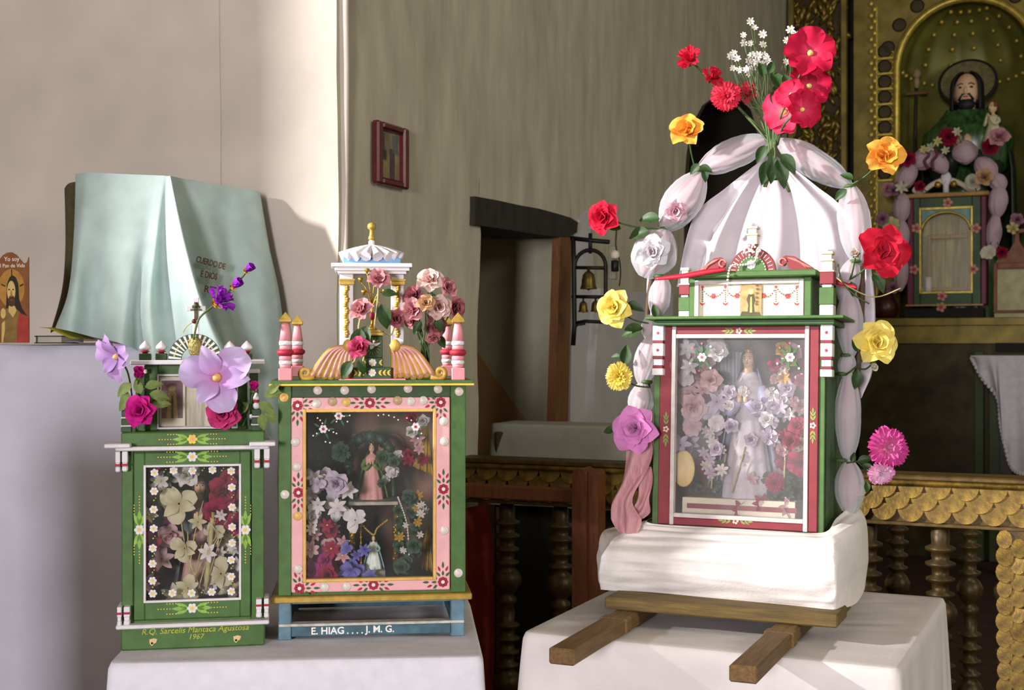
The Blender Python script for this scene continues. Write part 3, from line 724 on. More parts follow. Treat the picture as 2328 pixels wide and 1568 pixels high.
# attic storey
aD = .055
ax0, ax1, az0, az1 = gx(328, 900, aD), gx(561, 900, aD), fz1, gz(829, 439, aD)
b = MB(); b.box(ax0, ax1, aD+.012, gD-.01, az0, az1); b.build('attic_back', m_dgreen, g)
frame4(g, 'attic_frame', (ax0, ax1, az0, az1), (gx(360, 900, aD), gx(540, 900, aD), gz(972, 439, aD), gz(852, 439, aD)), aD-.004, aD+.014, m_green)
frame4(g, 'attic_bead', (gx(358, 900, aD), gx(541, 900, aD), gz(974, 439, aD), gz(850, 439, aD)), (gx(361, 900, aD), gx(538, 900, aD), gz(970, 439, aD), gz(854, 439, aD)), aD-.007, aD-.001, m_white, .0005)
b = MB(); b.box(gx(359, 900, aD), gx(540, 900, aD), aD-.002, aD-.001, gz(972, 439, aD), gz(852, 439, aD)); b.build('attic_glass', m_glass, g)
b = MB(); b.box(gx(360, 900, aD), gx(540, 900, aD), aD+.010, aD+.0118, gz(972, 439, aD), gz(852, 439, aD)); b.build('pleated_lining', mat('attic_lining', '#b9b29a', .8, var=.25, scale=60, stretch=(4, 1, .3)), g)
def picture(par, fr, px0, px1, py0, py1, v, name='saint_picture', sub='dark'):
    X0, Z1 = fr.xz(px0, py0, v); X1, Z0 = fr.xz(px1, py1, v); w_, h_ = X1-X0, Z1-Z0
    b = MB(); b.box(X0, X1, v, v+.001, Z0, Z1); o = b.build(name, m_cream, par)
    b = MB(); i0, i1, k0, k1 = X0+w_*.09, X1-w_*.09, Z0+h_*.16, Z1-h_*.07
    b.flat([(i0, k0), (i1, k0), (i1, k1), (i0, k1)], v-.0003, 0)
    cx_ = (i0+i1)/2; b.flat([(cx_-w_*.22, k0), (cx_+w_*.22, k0), (cx_+w_*.15, k0+h_*.5), (cx_, k0+h_*.62), (cx_-w_*.15, k0+h_*.5)], v-.0004, 1)
    b.flat(circ(cx_, k0+h_*.60, w_*.09, 12), v-.0006, 2); b.flat(circ(cx_, k0+h_*.60, w_*.15, 14), v-.0005, 1)
    b.flat([(cx_-w_*.05, k0), (cx_+w_*.06, k0), (cx_+w_*.04, k0+h_*.45), (cx_-w_*.03, k0+h_*.45)], v-.0006, 3)
    b.build('printed_figure', [mat('print_mauve', '#6a4650', .7, var=.35, scale=90), mat('print_gold', '#b08d45', .7, var=.3, scale=90), mat('print_face', '#caa37a', .7), mat('print_darkgreen', '#3e4a3a', .7, var=.3, scale=90)], o)
picture(g, G, 362, 421, 857, 968, aD+.004); picture(g, G, 466, 532, 885, 968, aD+.004)
b = MB(); b.box(gx(296, 822, aD-.03), gx(602, 820, aD-.03), aD-.034, gD, gz(828, 439, aD), gz(818, 439, aD), c=.0015); b.build('attic_cornice', m_white, g)
cz_ = gz(818, 439, aD)
for px, py in ((330, 817), (367, 817), (522, 816), (561, 815)):
    vv = aD-.012 if px in (330, 561) else aD+.03
    x = gx(px, py, vv); s_ = .0115
    b = MB(); b.box(x-.0105, x+.0105, vv-.0105, vv+.0105, cz_, cz_+.012, c=.001); fo = b.build('finial', m_dgreen, g)
    for q, mm in onion((x, vv, cz_+.012), s_, m_white, m_dred, None): q.build('finial_bulb' if mm is m_white else 'finial_ring', mm, fo)
# corner posts in front of the attic
def post(par, x, y, z0, segs, name='corner_post'):
    o0 = None
    for kind, h, r, m in segs:
        b = MB()
        if kind == 'b': b.box(x-r, x+r, y-r, y+r, z0, z0+h, c=.0012)
        elif kind == 't': b.lathe([(r*.55, 0), (r, h*.25), (r, h*.75), (r*.55, h)], (x, y, z0), 12)
        else: b.lathe([(r, 0), (r*1.05, h*.3), (r*.6, h*.75), (.0005, h)], (x, y, z0), 12)
        o = b.build(name if o0 is None else 'turned_segment', m, o0 or par); o0 = o0 or o; z0 += h
for px in (288, 583):
    x = gx(px, 960, .012)
    post(g, x, .012, fz1, [('b', .010, .0092, m_dgreen), ('b', .003, .010, m_white), ('b', .012, .0088, m_dgreen), ('b', .003, .0095, m_white), ('b', .012, .0085, m_dgreen), ('t', .012, .0062, m_white), ('t', .005, .0056, m_dred), ('o', .014, .0058, m_white)])
for px in (320, 577):
    x = gx(px, 880, aD-.016)
    post(g, x, aD-.016, az0, [('b', .020, .009, m_dgreen), ('t', .01, .008, m_white), ('b', .048, .0085, m_dgreen), ('t', .006, .007, m_dred), ('b', .022, .008, m_dgreen), ('b', .008, .011, m_white)], 'attic_column')
# fan-shaped crest, cross and medallion
cx_, cb = G.xz(443, 818, aD+.02); r1 = .0495; r0 = .025; vv = aD+.02
b = MB(); N_ = 26
b.prism([(cx_+r0*math.cos(PI*i/N_), cb+r0*math.sin(PI*i/N_)) for i in range(N_+1)]+[(cx_+r1*math.cos(PI*i/N_), cb+r1*math.sin(PI*i/N_)) for i in range(N_, -1, -1)], vv, vv+.010)
crest = b.build('fan_crest', m_dgreen, g)
for i in range(15):
    a = PI*(i+.5)/15; ca, sa = math.cos(a), math.sin(a); w0, w1 = .0012, .0023
    b = MB(); b.prism([(cx_+r0*1.02*ca-w0*sa, cb+r0*1.02*sa+w0*ca), (cx_+r0*1.02*ca+w0*sa, cb+r0*1.02*sa-w0*ca), (cx_+r1*.98*ca+w1*sa, cb+r1*.98*sa-w1*ca), (cx_+r1*.98*ca-w1*sa, cb+r1*.98*sa+w1*ca)], vv-.0012, vv); b.build('fan_rib', m_white, crest)
    if i < 14:
        a = PI*(i+1)/15; b = MB(); b.prism(circ(cx_+r1*.78*math.cos(a), cb+r1*.78*math.sin(a), .0016, 6), vv-.0008, vv); b.build('painted_dot', m_yel, crest)
ct = cb+r1-.004
b = MB(); b.box(cx_+.002-.0055, cx_+.002+.0055, vv+.001, vv+.007, ct, G.xz(446, 675, vv)[1], c=.001); crs = b.build('cross', m_white, g)
zz = G.xz(446, 701, vv)[1]; b = MB(); b.box(cx_+.002-.018, cx_+.002+.018, vv+.001, vv+.007, zz-.005, zz+.005, c=.001); b.build('cross_arm', m_white, crs)
b = MB(); xx = cx_+.002; b.box(xx-.003, xx+.003, vv-.002, vv+.001, zz-.028, zz+.012); b.box(xx-.010, xx+.010, vv-.002, vv+.001, zz-.004, zz-.001); b.ball((xx, vv-.002, zz+.006), .005); b.box(xx-.007, xx+.007, vv-.002, vv, zz, zz+.006); b.build('painted_figure', mat('olive_bronze', '#4c4a2a', .5, .3, var=.3, scale=200), crs)
mz = G.xz(445, 789, vv-.012)[1]
b = MB(); b.lathe([(.0025, -.003), (.011, -.0028), (.0125, 0), (.011, .0028), (.0025, .003)], (0, 0, 0), 20, axis=(0, 1, 0)); med = b.build('medallion', mat('old_brass', '#8d7f4a', .4, .7, var=.35, scale=300, bump=.8, bscale=400), g)
med.matrix_local = Matrix.Translation((cx_+.001, vv-.008, mz)) @ Matrix.Diagonal((1.05, 1, 1.55, 1))
b = MB(); b.tube(spl([(cx_-.022, vv-.003, cb+.052), (cx_-.014, vv-.004, cb+.064), (cx_-.002, vv-.005, cb+.071), (cx_+.003, vv-.005, cb+.062)], 14), .0011, 6); b.build('cord', m_stemdry, crs)
b = MB(); b.ball((cx_-.001, vv-.006, cb+.073), .0045); b.ball((cx_+.004, vv-.006, cb+.074), .0038); b.build('dark_red_berry', mat('berry', '#5a1722', .5), crs)
# ------------------------------------------------------------------ small dressed figures
m_skin = mat('painted_skin', '#d7b08c', .5, var=.06)
m_hairb = mat('painted_hair', '#231a14', .6, var=.2)
m_eye = mat('painted_eye', '#1b1613', .4)
m_lip = mat('painted_lip', '#a24a42', .5)
m_gold = mat('gilded', '#a8832f', .35, .75, var=.3, scale=120, bump=.3)
def figure(name, label, M, h, mrobe, mcape, crown='crown', beard=False, cat='figurine', group=None, hair=m_hairb, wide=1., headk=.15, folds=9, child=False, tor=1.):
    """robed figure: robe, mantle, head with face, hair, arms and crown; h = height to the top of the head"""
    t = thing(name, label, cat, M, group); hd = h*headk; sh = h*(1-headk*1.10); zs = (sh/h+.005)/.90
    b = MB(); prof = [(.235*wide, 0), (.225*wide, .10), (.19*wide, .28), (.145*wide, .48), (.105*wide, .62), (.125*wide, .72), (.13*wide, .80), (.085*wide, .86), (.04, .90)]
    def fn(i, j):
        x = j*(len(prof)-1); k = min(int(x), len(prof)-2); f = x-k; r = (prof[k][0]*(1-f)+prof[k+1][0]*f)*(tor if k >= 4 else 1); z = prof[k][1]*(1-f)+prof[k+1][1]*f
        z *= zs; a = 2*PI*i; q = 1+.07*math.sin(a*folds)*(1-z)**1.2
        return (h*r*q*math.cos(a), h*r*q*math.sin(a)*.72, h*z)
    b.grid(fn, 44, 18, wrap=True); b.build('robe', mrobe, t)
    if mcape:
        b = MB()
        def fc(i, j):
            a = PI*(-.12+1.24*i); z = zs*(.91-.88*j); r = (.075*tor+(.285-.075*tor)*j**.8 if tor == 1 else .115*tor*min(1, .45+j*2.2)+.02*j)*wide*(1+.05*math.sin(i*30)*j)
            return (h*r*1.12*math.cos(a), h*(r*.86*math.sin(a)*1.0)+.004*h, h*z)
        b.grid(fc, 34, 14); b.build('mantle', mcape, t, solid=.004*h)
    c = Vector((0, -.015*h, sh+hd*.62))
    b = MB(); b.tube([(0, 0, sh-.05*h), (0, -.006*h, sh+.02*h), (0, -.01*h, sh+.3*hd)], [.045*h, .034*h, .034*h], 10); b.build('neck', m_skin, t)
    b = MB(); b.ball(c, hd*.36, hd*.40, hd*.52, 16, 12, fn=lambda d: 1+.05*(d.z < -.2 and d.y < 0)-.10*max(0, -d.z)*abs(d.x)); head = b.build('head', m_skin, t)
    b = MB(); b.ball(c+Vector((0, -hd*.40, -.04*hd)), hd*.055, hd*.09, hd*.13, 8, 6); b.build('nose', m_skin, head)
    b = MB()
    for s in (-1, 1): b.ball(c+Vector((s*hd*.15, -hd*.355, .06*hd)), hd*.055, hd*.03, hd*.032, 8, 5)
    b.build('eyes', m_eye, head)
    b = MB()
    for s in (-1, 1): b.tube([c+Vector((s*hd*.07, -hd*.375, .15*hd)), c+Vector((s*hd*.15, -hd*.37, .18*hd)), c+Vector((s*hd*.24, -hd*.32, .13*hd))], hd*.016, 5)
    b.build('brows', hair, head)
    b = MB(); b.ball(c+Vector((0, -hd*.365, -.21*hd)), hd*.085, hd*.04, hd*.03, 8, 5); b.build('mouth', m_lip, head)
    for s in (-1, 1):
        b = MB(); b.ball(c+Vector((s*hd*.35, 0, -.02*hd)), hd*.05, hd*.09, hd*.13, 8, 6); b.build('ear', m_skin, head)
    b = MB()
    def fh(i, j):
        a = PI*(-.22+1.44*i); th = PI*.52*j
        L = hd*(.55+.0*j); zz = c.z+hd*.56*math.cos(th) if j < .75 else c.z+hd*.56*math.cos(PI*.39)-hd*(.9 if not child else .2)*(j-.75)*4
        r = hd*(.10+.36*math.sin(min(th, PI*.5)))
        return (r*math.cos(a)*1.02, c.y+hd*.04+r*math.sin(a)*1.12, zz)
    b.grid(fh, 22, 14); b.build('hair', hair, t, solid=hd*.05)
    if beard:
        b = MB(); b.ball(c+Vector((0, -hd*.24, -.42*hd)), hd*.24, hd*.16, hd*.20, 14, 8)
        b.tube([c+Vector((-hd*.20, -hd*.27, -.30*hd)), c+Vector((-.09*hd, -hd*.365, -.14*hd)), c+Vector((.09*hd, -hd*.365, -.14*hd)), c+Vector((hd*.20, -hd*.27, -.30*hd))], hd*.04, 6); b.build('beard', hair, t)
    for s in (-1, 1):
        b = MB(); b.tube(spl([(s*.115*h*wide, 0, h*.77*zs), (s*.17*h*wide, -.04*h, h*.66*zs), (s*.12*h*wide, -.13*h, h*.60*zs), (s*.035*h, -.17*h, h*.66)], 10), [.045*h]*3+[.042*h]*3+[.034*h]*4, 8); arm = b.build('sleeve', mrobe if not mcape else mcape, t)
        b = MB(); b.ball((s*.022*h, -.18*h, h*.675), .017*h, .024*h, .03*h, 8, 6)
        for f in range(4): b.tube([(s*.022*h+(f-1.5)*.007*h, -.19*h, h*.69), (s*.016*h+(f-1.5)*.005*h, -.186*h, h*.735-.006*h*abs(f-1.5))], .0045*h, 5)
        b.tube([(s*.03*h, -.175*h, h*.68), (s*.012*h, -.165*h, h*.715)], .005*h, 5); b.build('hand', m_skin, arm)
    zt = c.z+hd*.46
    if crown == 'crown':
        b = MB(); b.lathe([(hd*.30, 0), (hd*.34, hd*.16), (hd*.30, hd*.18)], (0, c.y, zt), 14, cap=False)
        for i in range(8):
            a = 2*PI*i/8; b.ball((hd*.33*math.cos(a), c.y+hd*.33*math.sin(a), zt+hd*.26), hd*.055, seg=6, rings=5)
        b.tube([(0, c.y, zt+hd*.3), (0, c.y, zt+hd*.62)], hd*.03, 5); b.tube([(-hd*.1, c.y, zt+hd*.5), (hd*.1, c.y, zt+hd*.5)], hd*.03, 5)
        b.build('crown', m_gold, t)
    if crown == 'halo':
        Mh = Matrix.Translation((0, c.y+hd*.30, c.z+hd*.30)) @ Matrix.Rotation(math.radians(62), 4, 'X')
        b = MB(); b.lathe([(hd*.30, 0), (hd*.78, .01*hd), (hd*.80, .05*hd), (hd*.76, .05*hd), (hd*.30, .03*hd)], (0, 0, 0), 32); o = b.build('halo', mat('halo_olive', '#77714c', .5, .2, var=.3, scale=30), t); o.matrix_local = Mh
        b = MB(); b.lathe([(hd*.76, .0), (hd*.84, .0), (hd*.84, .07*hd), (hd*.76, .07*hd)], (0, 0, 0), 32, cap=False); o2 = b.build('halo_rim', m_black, o)
    return t
CN = {'cloth_petal_white': 'white', 'cloth_petal_pink': 'pink', 'cloth_petal_red': 'dark red', 'cloth_petal_blue': 'violet-blue', 'cloth_petal_yellow': 'yellow', 'cloth_petal_magenta': 'magenta', 'cloth_petal_green': 'dark green', 'cloth_petal_lavender': 'lavender', 'dry_cream': 'cream', 'dry_white': 'white', 'dry_olive': 'olive'}
KN = {'rose': 'many-petalled', 'cup': 'cup-shaped', 'carnation': 'fringed', 'mallow': 'broad-petalled', 'lily': 'lily-shaped', 'bud': 'closed', 'star': 'star-shaped', 'daisy': 'daisy-like', 'tuft': 'tufted'}
OCC, FIGS = {}, {}
def keepout(fr, M, h, r):
    """a figure standing in a case: flowers keep clear of it"""
    p = fr.I @ M.translation; FIGS.setdefault(id(fr), []).append((p, h, r))
def bunch(mb_list, n, fr, region, v0, v1, size, kinds, name, label, group, rnd, face=(0, -1, .1)):
    """n small flowers inside a pixel rectangle, each a thing, spread so that neighbours only touch"""
    out = []; occ = OCC.setdefault(id(fr), []); x0_, x1_, z0_, z1_, y0_, y1_ = fr.room
    for i in range(n):
        kd = rnd.choice(kinds); pmt = rnd.choice(mb_list); s_ = size*rnd.uniform(.75, 1.2); e_ = s_*(1.2 if kd in ('rose', 'cup') else 1.08)
        best = None
        for k in range(160):
            g_ = .5*(k/160); cx_, cy_ = (region[0]+region[1])/2, (region[2]+region[3])/2; hx, hy = (region[1]-region[0])*(.5+g_), (region[3]-region[2])*(.5+g_)
            v = rnd.uniform(max(y0_, v0-.03*g_), min(y1_, v1+.05*g_)); p = fr.at(cx_+rnd.uniform(-hx, hx), cy_+rnd.uniform(-hy, hy), v)
            p = Vector((min(max(p.x, x0_+e_), x1_-e_), min(max(p.y, y0_+.70*e_), y1_-.45*e_), min(max(p.z, z0_+e_), z1_-e_)))
            sc_ = 9.
            for q, t_ in occ:
                d = p-q; sc_ = min(sc_, math.sqrt(d.x*d.x+d.z*d.z+(d.y/.62)**2)/((e_+t_)*.88))
            for q, h_, r_ in FIGS.get(id(fr), []):
                if q.z-e_ < p.z < q.z+h_+e_: sc_ = min(sc_, math.hypot(p.x-q.x, p.y-q.y)/(r_+.8*e_))
            if best is None or sc_ > best[0]: best = (sc_, p.copy())
            if sc_ >= 1: break
        p = best[1]; occ.append((p, e_))
        f = Vector(face)+Vector((rnd.uniform(-.35, .35), 0, rnd.uniform(-.35, .35)))
        out.append(flower(name, label.format(c=CN.get(pmt.name, 'pale'), k=KN[kd]), kd, fr.w(p), f, s_, pmt, group=group, roll=rnd.uniform(0, 6), centre=m_yel if 'daisy' in kinds else None))
    return out
def layer(items, fr, cands):
    """depths for flowers whose outlines overlap: each goes in front of or behind its neighbours"""
    done = []; vs_ = []
    for px, py, s_ in items:
        best = None
        for v in cands:
            p = fr.at(px, py, v); sc_ = 9.
            for q, t_ in done: d = p-q; sc_ = min(sc_, math.sqrt(d.x*d.x+d.z*d.z+(d.y/.6)**2)/((s_+t_)*.92))
            if best is None or sc_ > best[0]+1e-6: best = (sc_, v, p)
            if sc_ >= 1: break
        done.append((best[2], s_)); vs_.append(best[1])
    return vs_
# ------------------------------------------------------------------ the pink-framed case and its stand
K = Fr(P(845, CY, 2.491) + Vector((0, 0, TZ-H)), math.radians(6.5))
kp = thing('shrine_case', 'wide green and pink glazed case studded with round buttons, temple and wings on top', 'shrine', K.M, 'glazed saint cases on the cloth-covered tables')
def kx(px, py=1120, v=0): return K.xz(px, py, v)[0]
def kz(py, px=845, v=0): return K.xz(px, py, v)[1]
kD = .30
m_blue = mat('stand_blue', '#5f7d8d', .65, var=.2, scale=50, stretch=(1, 1, 1), bump=.15)
m_dblue = mat('stand_blue_dark', '#41606c', .65, var=.3, scale=40, bump=.15)
# low stand
st = thing('stand', 'low blue wooden stand with white lettering under the pink-framed case', 'stand', K.M)
zb = kz(1356)
for px0, px1 in ((633, 662), (1025, 1056)):
    for y0 in (-.004, kD-.03):
        b = MB(); b.box(kx(px0), kx(px1), y0, y0+.03, 0.0, zb, c=.002); b.build('leg', m_blue, st)
b = MB(); b.box(kx(662), kx(1025), -.001, .018, kz(1443), kz(1419), c=.0015); rail = b.build('front_rail', m_dblue, st)
b = MB(); b.box(kx(634), kx(1055), -.006, .02, kz(1419), kz(1413), c=.001); b.build('worn_edge', mat('worn_white', '#b9b8b0', .7, var=.25, scale=60), rail)
b = MB(); b.box(kx(662), kx(1025), kD-.025, kD-.008, kz(1443), kz(1419)); b.build('back_rail', m_dblue, st)
b = MB(); b.box(kx(662), kx(1025), .004, .016, zb-.012, zb, c=.001); b.build('upper_rail', m_blue, st)
for px0 in (636, 1030):
    b = MB(); b.box(kx(px0), kx(px0)+.016, .02, kD-.02, .012, .034); b.build('side_rail', m_dblue, st)
m_wp = mat('white_brush_letters', '#ece8e4', .7, var=.05)
for body, px, py, sz in (('E. HIAG', 745, 1434, .0185), ('. . . .', 807, 1433, .018), ('J. M. G.', 864, 1430, .0180)):
    x, z = K.xz(px, py, -.001); text('painted_letters', body, m_wp, rail, Matrix.Translation((x, -.0012, z)) @ UPR, sz, .0004, bold=.0004)
# body
x0, x1 = kx(633), kx(1058)
z0, z1 = kz(1349), kz(876)
b = MB(); b.box(kx(615, 1356, -.015), kx(1073, 1346, -.015), -.018, kD+.01, z0-.012, z0, c=.002); b.build('base_moulding', m_goldp, kp)
m_lin = mat('case_lining_pinkgreen', '#66503f', .9, var=.35, scale=18)
shell(kp, x0+.002, x1-.002, z0, z1, kD, .009, m_green, m_lin)
for a, c_ in ((633, 663), (1024, 1058)):
    b = MB(); b.box(kx(a), kx(c_), -.006, .02, z0, z1, c=.0015); b.build('corner_stile', m_green, kp)
b = MB(); b.box(kx(663), kx(1024), -.002, .018, kz(903), z1, c=.001); tr = b.build('top_rail', m_dgreen, kp)
b = MB(); b.box(kx(612, 870, -.02), kx(1078, 868, -.02), -.024, kD+.012, z1, z1+.004, c=.001); b.build('cornice_gilt_edge', m_yel, kp)
b = MB(); b.box(kx(614, 870, -.02), kx(1076, 868, -.02), -.021, kD+.010, z1+.004, z1+.010, c=.001); b.build('cornice', m_green, kp)
ox0, ox1, oz0, oz1 = kx(663), kx(1022), kz(1342), kz(903)
ix0, ix1, iz0, iz1 = kx(690), kx(990), kz(1318), kz(930)
door = bpy.data.objects.new('door', None); C.objects.link(door); door.parent = kp
frame4(door, 'pink_frame', (ox0, ox1, oz0, oz1), (ix0, ix1, iz0, iz1), -.007, .008, m_pink)
frame4(door, 'gilt_bead', (ix0-.001, ix1+.001, iz0-.001, iz1+.001), (ix0+.005, ix1-.005, iz0+.005, iz1-.005), -.009, .004, mat('bead_gilt', '#d5a95f', .5, var=.15), .001)
b = MB(); b.box(ix0, ix1, .0, .0015, iz0, iz1); b.build('glass_pane', m_glass, door)
bm_ = {}
for nm, mm in (('p', m_pearl), ('t', m_tanb), ('a', m_amber)):
    b = MB(); b.lathe([(.0001, 0), (.0082, 0), (.0086, .0008), (.0078, .0016), (.0001, .0018)], (0, 0, 0), 18, axis=(0, -1, 0)); bm_[nm] = b.mesh('button', mm)
for x_, y_, n_, yy, par in [(300, 115, 'p', -.002, tr), (450, 115, 'p', -.002, tr), (600, 108, 'p', -.002, tr), (803, 105, 'p', -.002, tr), (970, 108, 'p', -.002, tr), (113, 155, 'a', -.006, kp), (1087, 122, 'p', -.006, kp), (117, 695, 'p', -.006, kp), (1083, 1132, 'p', -.006, kp),
   (293, 188, 'p', -.007, door), (382, 178, 't', -.007, door), (458, 182, 'a', -.007, door), (745, 172, 't', -.007, door), (818, 177, 'p', -.007, door), (888, 172, 'p', -.007, door), (1002, 288, 'p', -.007, door), (1005, 400, 'p', -.007, door), (1005, 895, 'p', -.007, door), (175, 403, 'p', -.007, door), (183, 541, 'p', -.007, door), (188, 815, 'a', -.007, door), (190, 1110, 'p', -.007, door), (338, 1212, 'p', -.007, door), (460, 1208, 'p', -.007, door)]:
    x, z = K.xz(600+x_/2.45, 840+y_/2.45, yy); o = link(bm_[n_], 'button', par, Matrix.Translation((x, yy, z)))
pm5 = [m_dred, m_white, m_flg]
def kflower(px, py, dirs, L=.036):
    b = MB(); x, z = K.xz(px, py, -.007)
    daisy(b, x, z, .0105, -.007, 0, 1, n=8)
    for a in dirs:
        for r_, da, l_, kk in ((.012, .0, .010, 2), (.012, .75, .011, 2), (.012, -.75, .011, 2), (.021, .42, .011, 0), (.021, -.42, .011, 0), (.026, 0, .013, 2)):
            b.prism(lens(x+r_*math.cos(a+da*.6), z+r_*math.sin(a+da*.6), a+da, l_, .0046), -.0076, -.007, kk)
    b.build('painted_flower', pm5, door)
hp = PI/2
for x_, y_, d_ in ((187, 200, (0, -hp)), (985, 182, (PI, -hp)), (198, 1218, (0, hp)), (997, 1182, (PI, hp)), (590, 185, (0, PI)), (610, 1198, (0, PI)), (192, 685, (hp, -hp)), (1000, 665, (hp, -hp))): kflower(600+x_/2.45, 840+y_/2.45, d_)
# pinnacles
zt = z1+.010
m_pinkd = mat('pinnacle_pink', '#d98d93', .55, var=.06)
for px, v in ((649, -.004), (1041, -.004), (676, kD-.02), (1017, kD-.02)):
    x = kx(px, 860, v); r = .0125
    b = MB(); b.box(x-r, x+r, v-r, v+r, zt, zt+.023, c=.0015); pn = b.build('pinnacle', m_pinkd, kp)
    for pf, mm, nm in (([(r*.8, .023), (r*.9, .030)], m_pinkd, 'turned_neck'), ([(r*.95, .030), (r*1.0, .033), (r*.95, .037)], m_white, 'white_ring'), ([(r*.9, .037), (r*.95, .043), (r*.85, .046)], m_pinkd, 'turned_neck'), ([(r*.9, .046), (r*1.28, .050), (r*1.28, .055), (r*.9, .058)], m_dred, 'red_ring'), ([(r*.9, .058), (r*.85, .066)], m_pinkd, 'turned_neck'), ([(r*.95, .066), (r*1.0, .070), (r*.92, .074)], m_white, 'white_ring'), ([(r*.9, .074), (r*.72, .092), (r*.5, .110)], m_pinkd, 'turned_shaft')):
        b = MB(); b.lathe(pf, (x, v, zt), 14); b.build(nm, mm, pn)
    b = MB(); b.lathe([(r*1.05, .108), (r*1.25, .110), (r*1.25, .114), (.0004, .128)], (x, v, zt), 4, sm=False); b.build('pyramid_cap', m_goldp, pn)
# stepped pedestal with a dove
pv = .012
def kb(px0, px1, py0, py1, v, d, m, nm, par=kp):
    b = MB(); b.box(kx(px0, py1, v), kx(px1, py1, v), v, v+d, kz(py1, 845, v), kz(py0, 845, v), c=.0012); return b.build(nm, m, par)
b = MB(); b.box(kx(770, 860, 0), kx(922, 860, 0), 0, .2, zt, zt+.0025); b.build('pink_slab', m_pinkd, kp)
b = MB(); b.box(kx(803, 850, pv), kx(890, 850, pv), pv, pv+.06, zt+.002, kz(835, 845, pv), c=.001); s1 = b.build('pedestal_step', m_dgreen, kp)
s2 = kb(824, 871, 813, 835, pv+.01, .05, m_dgreen, 'pedestal_step'); s3 = kb(824, 870, 763, 813, pv+.015, .045, m_dgreen, 'pedestal_block')
kb(822, 872, 756, 763, pv+.010, .055, m_goldp, 'gilt_cap'); kb(827, 866, 749, 756, pv+.016, .043, m_goldp, 'gilt_cap')
for par, px, py, v in ((s1, 846, 847, pv), (s2, 847, 824, pv+.01)):
    b = MB(); x, z = K.xz(px, py, v); daisy(b, x, z, .0078, v, 0, 1, n=7)
    for a in (0, PI):
        for q in (.012, .020, .028)[:3 if par is s1 else 1]:
            for da in (.7, -.7): b.prism(lens(x+q*math.cos(a), z, a+da, .009, .0028), v-.0006, v, 1)
            b.prism(lens(x+q*math.cos(a), z, a, .006, .0022), v-.0006, v, 1)
    b.build('painted_flower', [m_white, m_yel], par)
b = MB(); v = pv+.015; x, z = K.xz(847, 787, v)
b.prism(lens(x-.004, z-.006, 1.1, .016, .008), v-.0012, v); b.prism(lens(x, z+.001, .35, .016, .006), v-.0012, v); b.prism(lens(x, z+.001, 2.4, .012, .006), v-.0012, v); b.ball((x+.003, v-.001, z+.009), .0026)
b.build('dove', m_white, s3)
b = MB()
for i in range(16):
    a = 2*PI*i/16; b.prism(lens(x+.008*math.cos(a), z+.010*math.sin(a), a, .009, .0012), v-.0005, v)
b.build('painted_rays', m_goldp, s3)
# gilded shell wings, each rib a piece
m_wg = mat('wing_gilt', '#c9a14e', .5, .15, var=.15, scale=90); m_wp2 = mat('wing_pink', '#d59a93', .55, var=.08)
for sgn, (tipx, basex, topy) in ((-1, (692, 806, 772)), (1, (1003, 884, 770))):
    v = .03; bx_, bz_ = K.xz(basex, 790, v); tx_, tz_ = K.xz(tipx, 852, v); wing = bpy.data.objects.new('wing', None); C.objects.link(wing); wing.parent = kp
    n = 7
    for i in range(n):
        f = i/(n-1)
        # ribs spring near the pedestal and fan down to the foot line
        sx, sz = bx_+sgn*.002, bz_+.006-.004*f
        ex = bx_+(tx_-bx_)*(.10+.74*f) ; ez = zt+.008+.002*math.sin(f*9)
        mx_, mz_ = sx+(ex-sx)*.52+sgn*.003, (sz+ez)/2+.010+.010*f
        for w_, mm, dy, nm in ((.0068, m_wg, .004, 'wing_rib'), (.0030, m_wp2, -.0008, 'painted_flute')):
            b = MB(); pth = spl([(sx, v+dy, sz), (mx_, v+dy, mz_), (ex, v+dy-.002, ez)], 12)
            b.tube(pth, [w_*(.45+.75*k/11) for k in range(12)], 8); b.ball(pth[-1], w_*1.15, w_*.9, w_*1.1, 8, 6); b.build(nm, mm, wing)
    b = MB(); sp_ = []
    for k in range(20):
        a = k/19*PI*2.4; r = .0115*(1-k/26); sp_.append((tx_+sgn*(-.002)+sgn*r*math.cos(a-PI*.6), v, zt+.013+r*math.sin(a-PI*.6)))
    b.tube([(bx_+(tx_-bx_)*.80, v, zt+.006)]+sp_, [.006]+[.0055-.0015*k/19 for k in range(20)], 8); b.build('scroll_tip', m_wg, wing)
    b = MB(); b.ball((bx_+sgn*.012, v-.003, bz_+.004), .010, .008, .012); b.build('shell_boss', m_wg, wing)
# little temple behind
tv = .085
for c0, c1 in ((772, 803), (889, 918)):
    b = MB(); b.box(kx(c0, 700, tv), kx(c1, 700, tv), tv, tv+.024, zt, kz(622, 845, tv), c=.001); col = b.build('temple_column', m_white, kp)
    b = MB(); b.box(kx(c0-1, 640, tv), kx(c1+3, 640, tv), tv-.005, tv+.002, kz(648, 845, tv), kz(637, 845, tv), c=.001); b.box(kx(c0-2, 640, tv), kx(c1+4, 640, tv), tv-.006, tv+.002, kz(638, 845, tv), kz(634, 845, tv)); b.build('gilt_capital', m_goldp, col)
    b = MB(); xm = (kx(c0, 700, tv)+kx(c1, 700, tv))/2
    for k in range(22):
        z = kz(764-k*5.3, 845, tv); b.ball((xm+.0022*math.sin(k*1.3), tv-.002, z), .0042, .0034, .0032, 8, 5)
    b.box(xm-.003, xm+.003, tv-.003, tv, kz(764, 845, tv), kz(648, 845, tv)); b.build('twisted_gilt_strip', m_goldp, col)
for p0, p1, a, c_ in ((768, 924, 623, 616), (761, 931, 616, 608), (753, 937, 608, 599)):
    b = MB(); b.box(kx(p0, 610, tv-.012), kx(p1, 610, tv-.012), tv-.012-(p1-p0-156)*.0002, tv+.05, kz(a, 845, tv), kz(c_, 845, tv), c=.001); b.build('entablature', m_white, kp)
